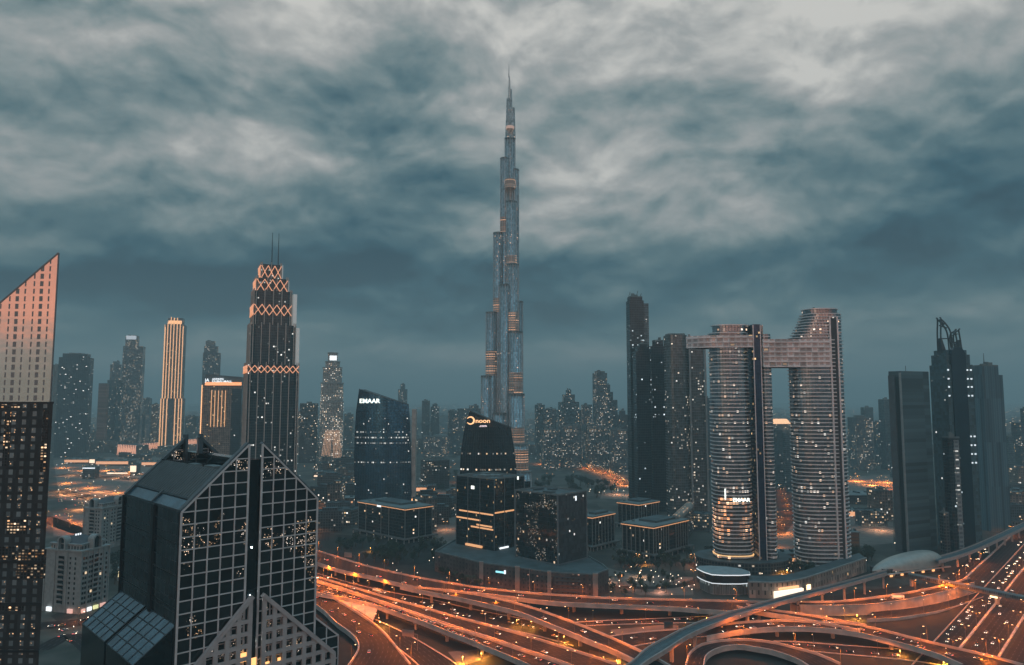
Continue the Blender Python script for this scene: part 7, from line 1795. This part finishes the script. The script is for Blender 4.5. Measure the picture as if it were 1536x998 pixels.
# ================================================================ SMALL LIGHTS
def post_lamp(proto=[None], mats=[None]):
    t = thing('path_lamp', 'x', 'lamp'); b = MB(); b.cyl(0, 0, 0, 4, .08, .06, 6); b.build('post', M_pole, t); b = MB(); b.cyl(0, 0, 4, 4.5, .3, .22, 8); b.build('lamp_globe', E_lampw2, t); return t
E_lampw2 = glow_mat('path_lamp_glow', (1, .78, .55), 5)
PL = None
def path_lamps(n, poly, desc, sc=1.0):
    global PL
    us = [p[0] for p in poly]; vs = [p[1] for p in poly]
    for _ in range(n):
        u, v = trnd.uniform(min(us), max(us)), trnd.uniform(min(vs), max(vs)); P = G(u, v)
        if PL is None: o = PL = post_lamp()
        else: o = copy_tree(PL)
        o.location = P; o.scale = (sc, sc, sc); tag(o, 'small glowing path lamp '+desc, 'lamp', 'path lamps '+desc)
path_lamps(34, [(900, 852), (1050, 892)], 'on the plaza left of the pavilion'); path_lamps(20, [(1240, 840), (1300, 852)], 'beside the curved wall building')
path_lamps(20, [(1125, 846), (1210, 868)], 'at the feet of the twin towers'); path_lamps(26, [(478, 680), (530, 720)], 'in the car park below the ornate lit tower', 1.6)
path_lamps(22, [(880, 722), (985, 745)], 'in the quarter below the tallest dark tower', 1.6); path_lamps(14, [(560, 826), (720, 868)], 'around the brick podium')
path_lamps(30, [(85, 700), (240, 760)], 'in the bright district on the left', 1.9); path_lamps(10, [(1340, 815), (1400, 828)], 'at the foot of the plain grey slab tower', 1.3)
path_lamps(14, [(85, 925), (170, 965)], 'on the street before the pale stone hotel')

# far-off street lights and lit low blocks that only read as a mass
b = MB(); q_ = random.Random(99)
for _ in range(900):
    u, v = q_.uniform(-20, 1556), 606+(q_.random()**1.25)*120
    if any(a < u < c and b0 < v < d0 for a, b0, c, d0 in ((530, 640, 625, 740), (935, 600, 1060, 760), (1060, 600, 1160, 760), (1182, 600, 1270, 760), (1338, 600, 1508, 760), (685, 600, 775, 740))): continue
    P = G(u, v); s_ = P.y/1100*.75
    b.box(P.x, P.y, 0, .3, .3, 8, mat=1, bottom=False); b.box(P.x, P.y, 8, s_, s_, s_*.7, mat=0 if q_.random() < .72 else 2)
tag(b.build('distant_street_lights', [glow_mat('distant_sodium', (1, .42, .14), 1.7), M_pole, glow_mat('distant_white', (.85, .95, 1), 1.1)]), 'tiny orange and white lights spread over the far hazy city', 'street lights', kind='stuff')
b = MB()
for _ in range(1100):
    u = q_.uniform(-20, 1556); v = 604.5+(q_.random()**1.6)*85; P = G(u, v)
    if any(abs(u-(a+c)/2) < (c-a)/2 for a, c in ((720, 800),)) and P.y < 1900: continue
    if P.y < 1500: continue
    w_, d_, h_ = q_.uniform(20, 60), q_.uniform(18, 50), q_.uniform(8, 40)*(1+.6*(q_.random() < .12)); r_ = q_.uniform(-.5, .8); c_, s_ = math.cos(r_), math.sin(r_)
    b.prism([(P.x+x*c_-y*s_, P.y+x*s_+y*c_) for x, y in rectp(w_, d_)], 0, h_, q_.choice((0, 1, 0)), 2, u0=q_.random()*999)
tag(b.build('distant_low_city', [F_low, F_lowd, M_roof]), 'mass of low lit blocks filling the far hazy plain', 'buildings', kind='stuff')
# ================================================================ HAZE
def haze():
    m = bpy.data.materials.new('haze'); m.use_nodes = True; nt = m.node_tree; nt.nodes.clear()
    o = nt.nodes.new('ShaderNodeOutputMaterial'); v = nt.nodes.new('ShaderNodeVolumePrincipled')
    v.inputs['Color'].default_value = HAZE_COL; v.inputs['Density'].default_value = HAZE_D; v.inputs['Anisotropy'].default_value = 0.0
    nt.links.new(v.outputs[0], o.inputs['Volume'])
    b = MB(); P = [(-31500, -1290), (31500, -1290), (31500, 33500), (-31500, 33500)]
    # the ground sheet lies inside the box
    P = [(-32500, -1400), (32500, -1400), (32500, 34500), (-32500, 34500)]
    b.prism(P, -1.0, 850.0, 0, 0, bottom=True)
    return tag(b.build('haze', m), kind='stuff')
HAZE_D = 0.00017; HAZE_COL = (.74, .97, 1.0, 1)
haze()
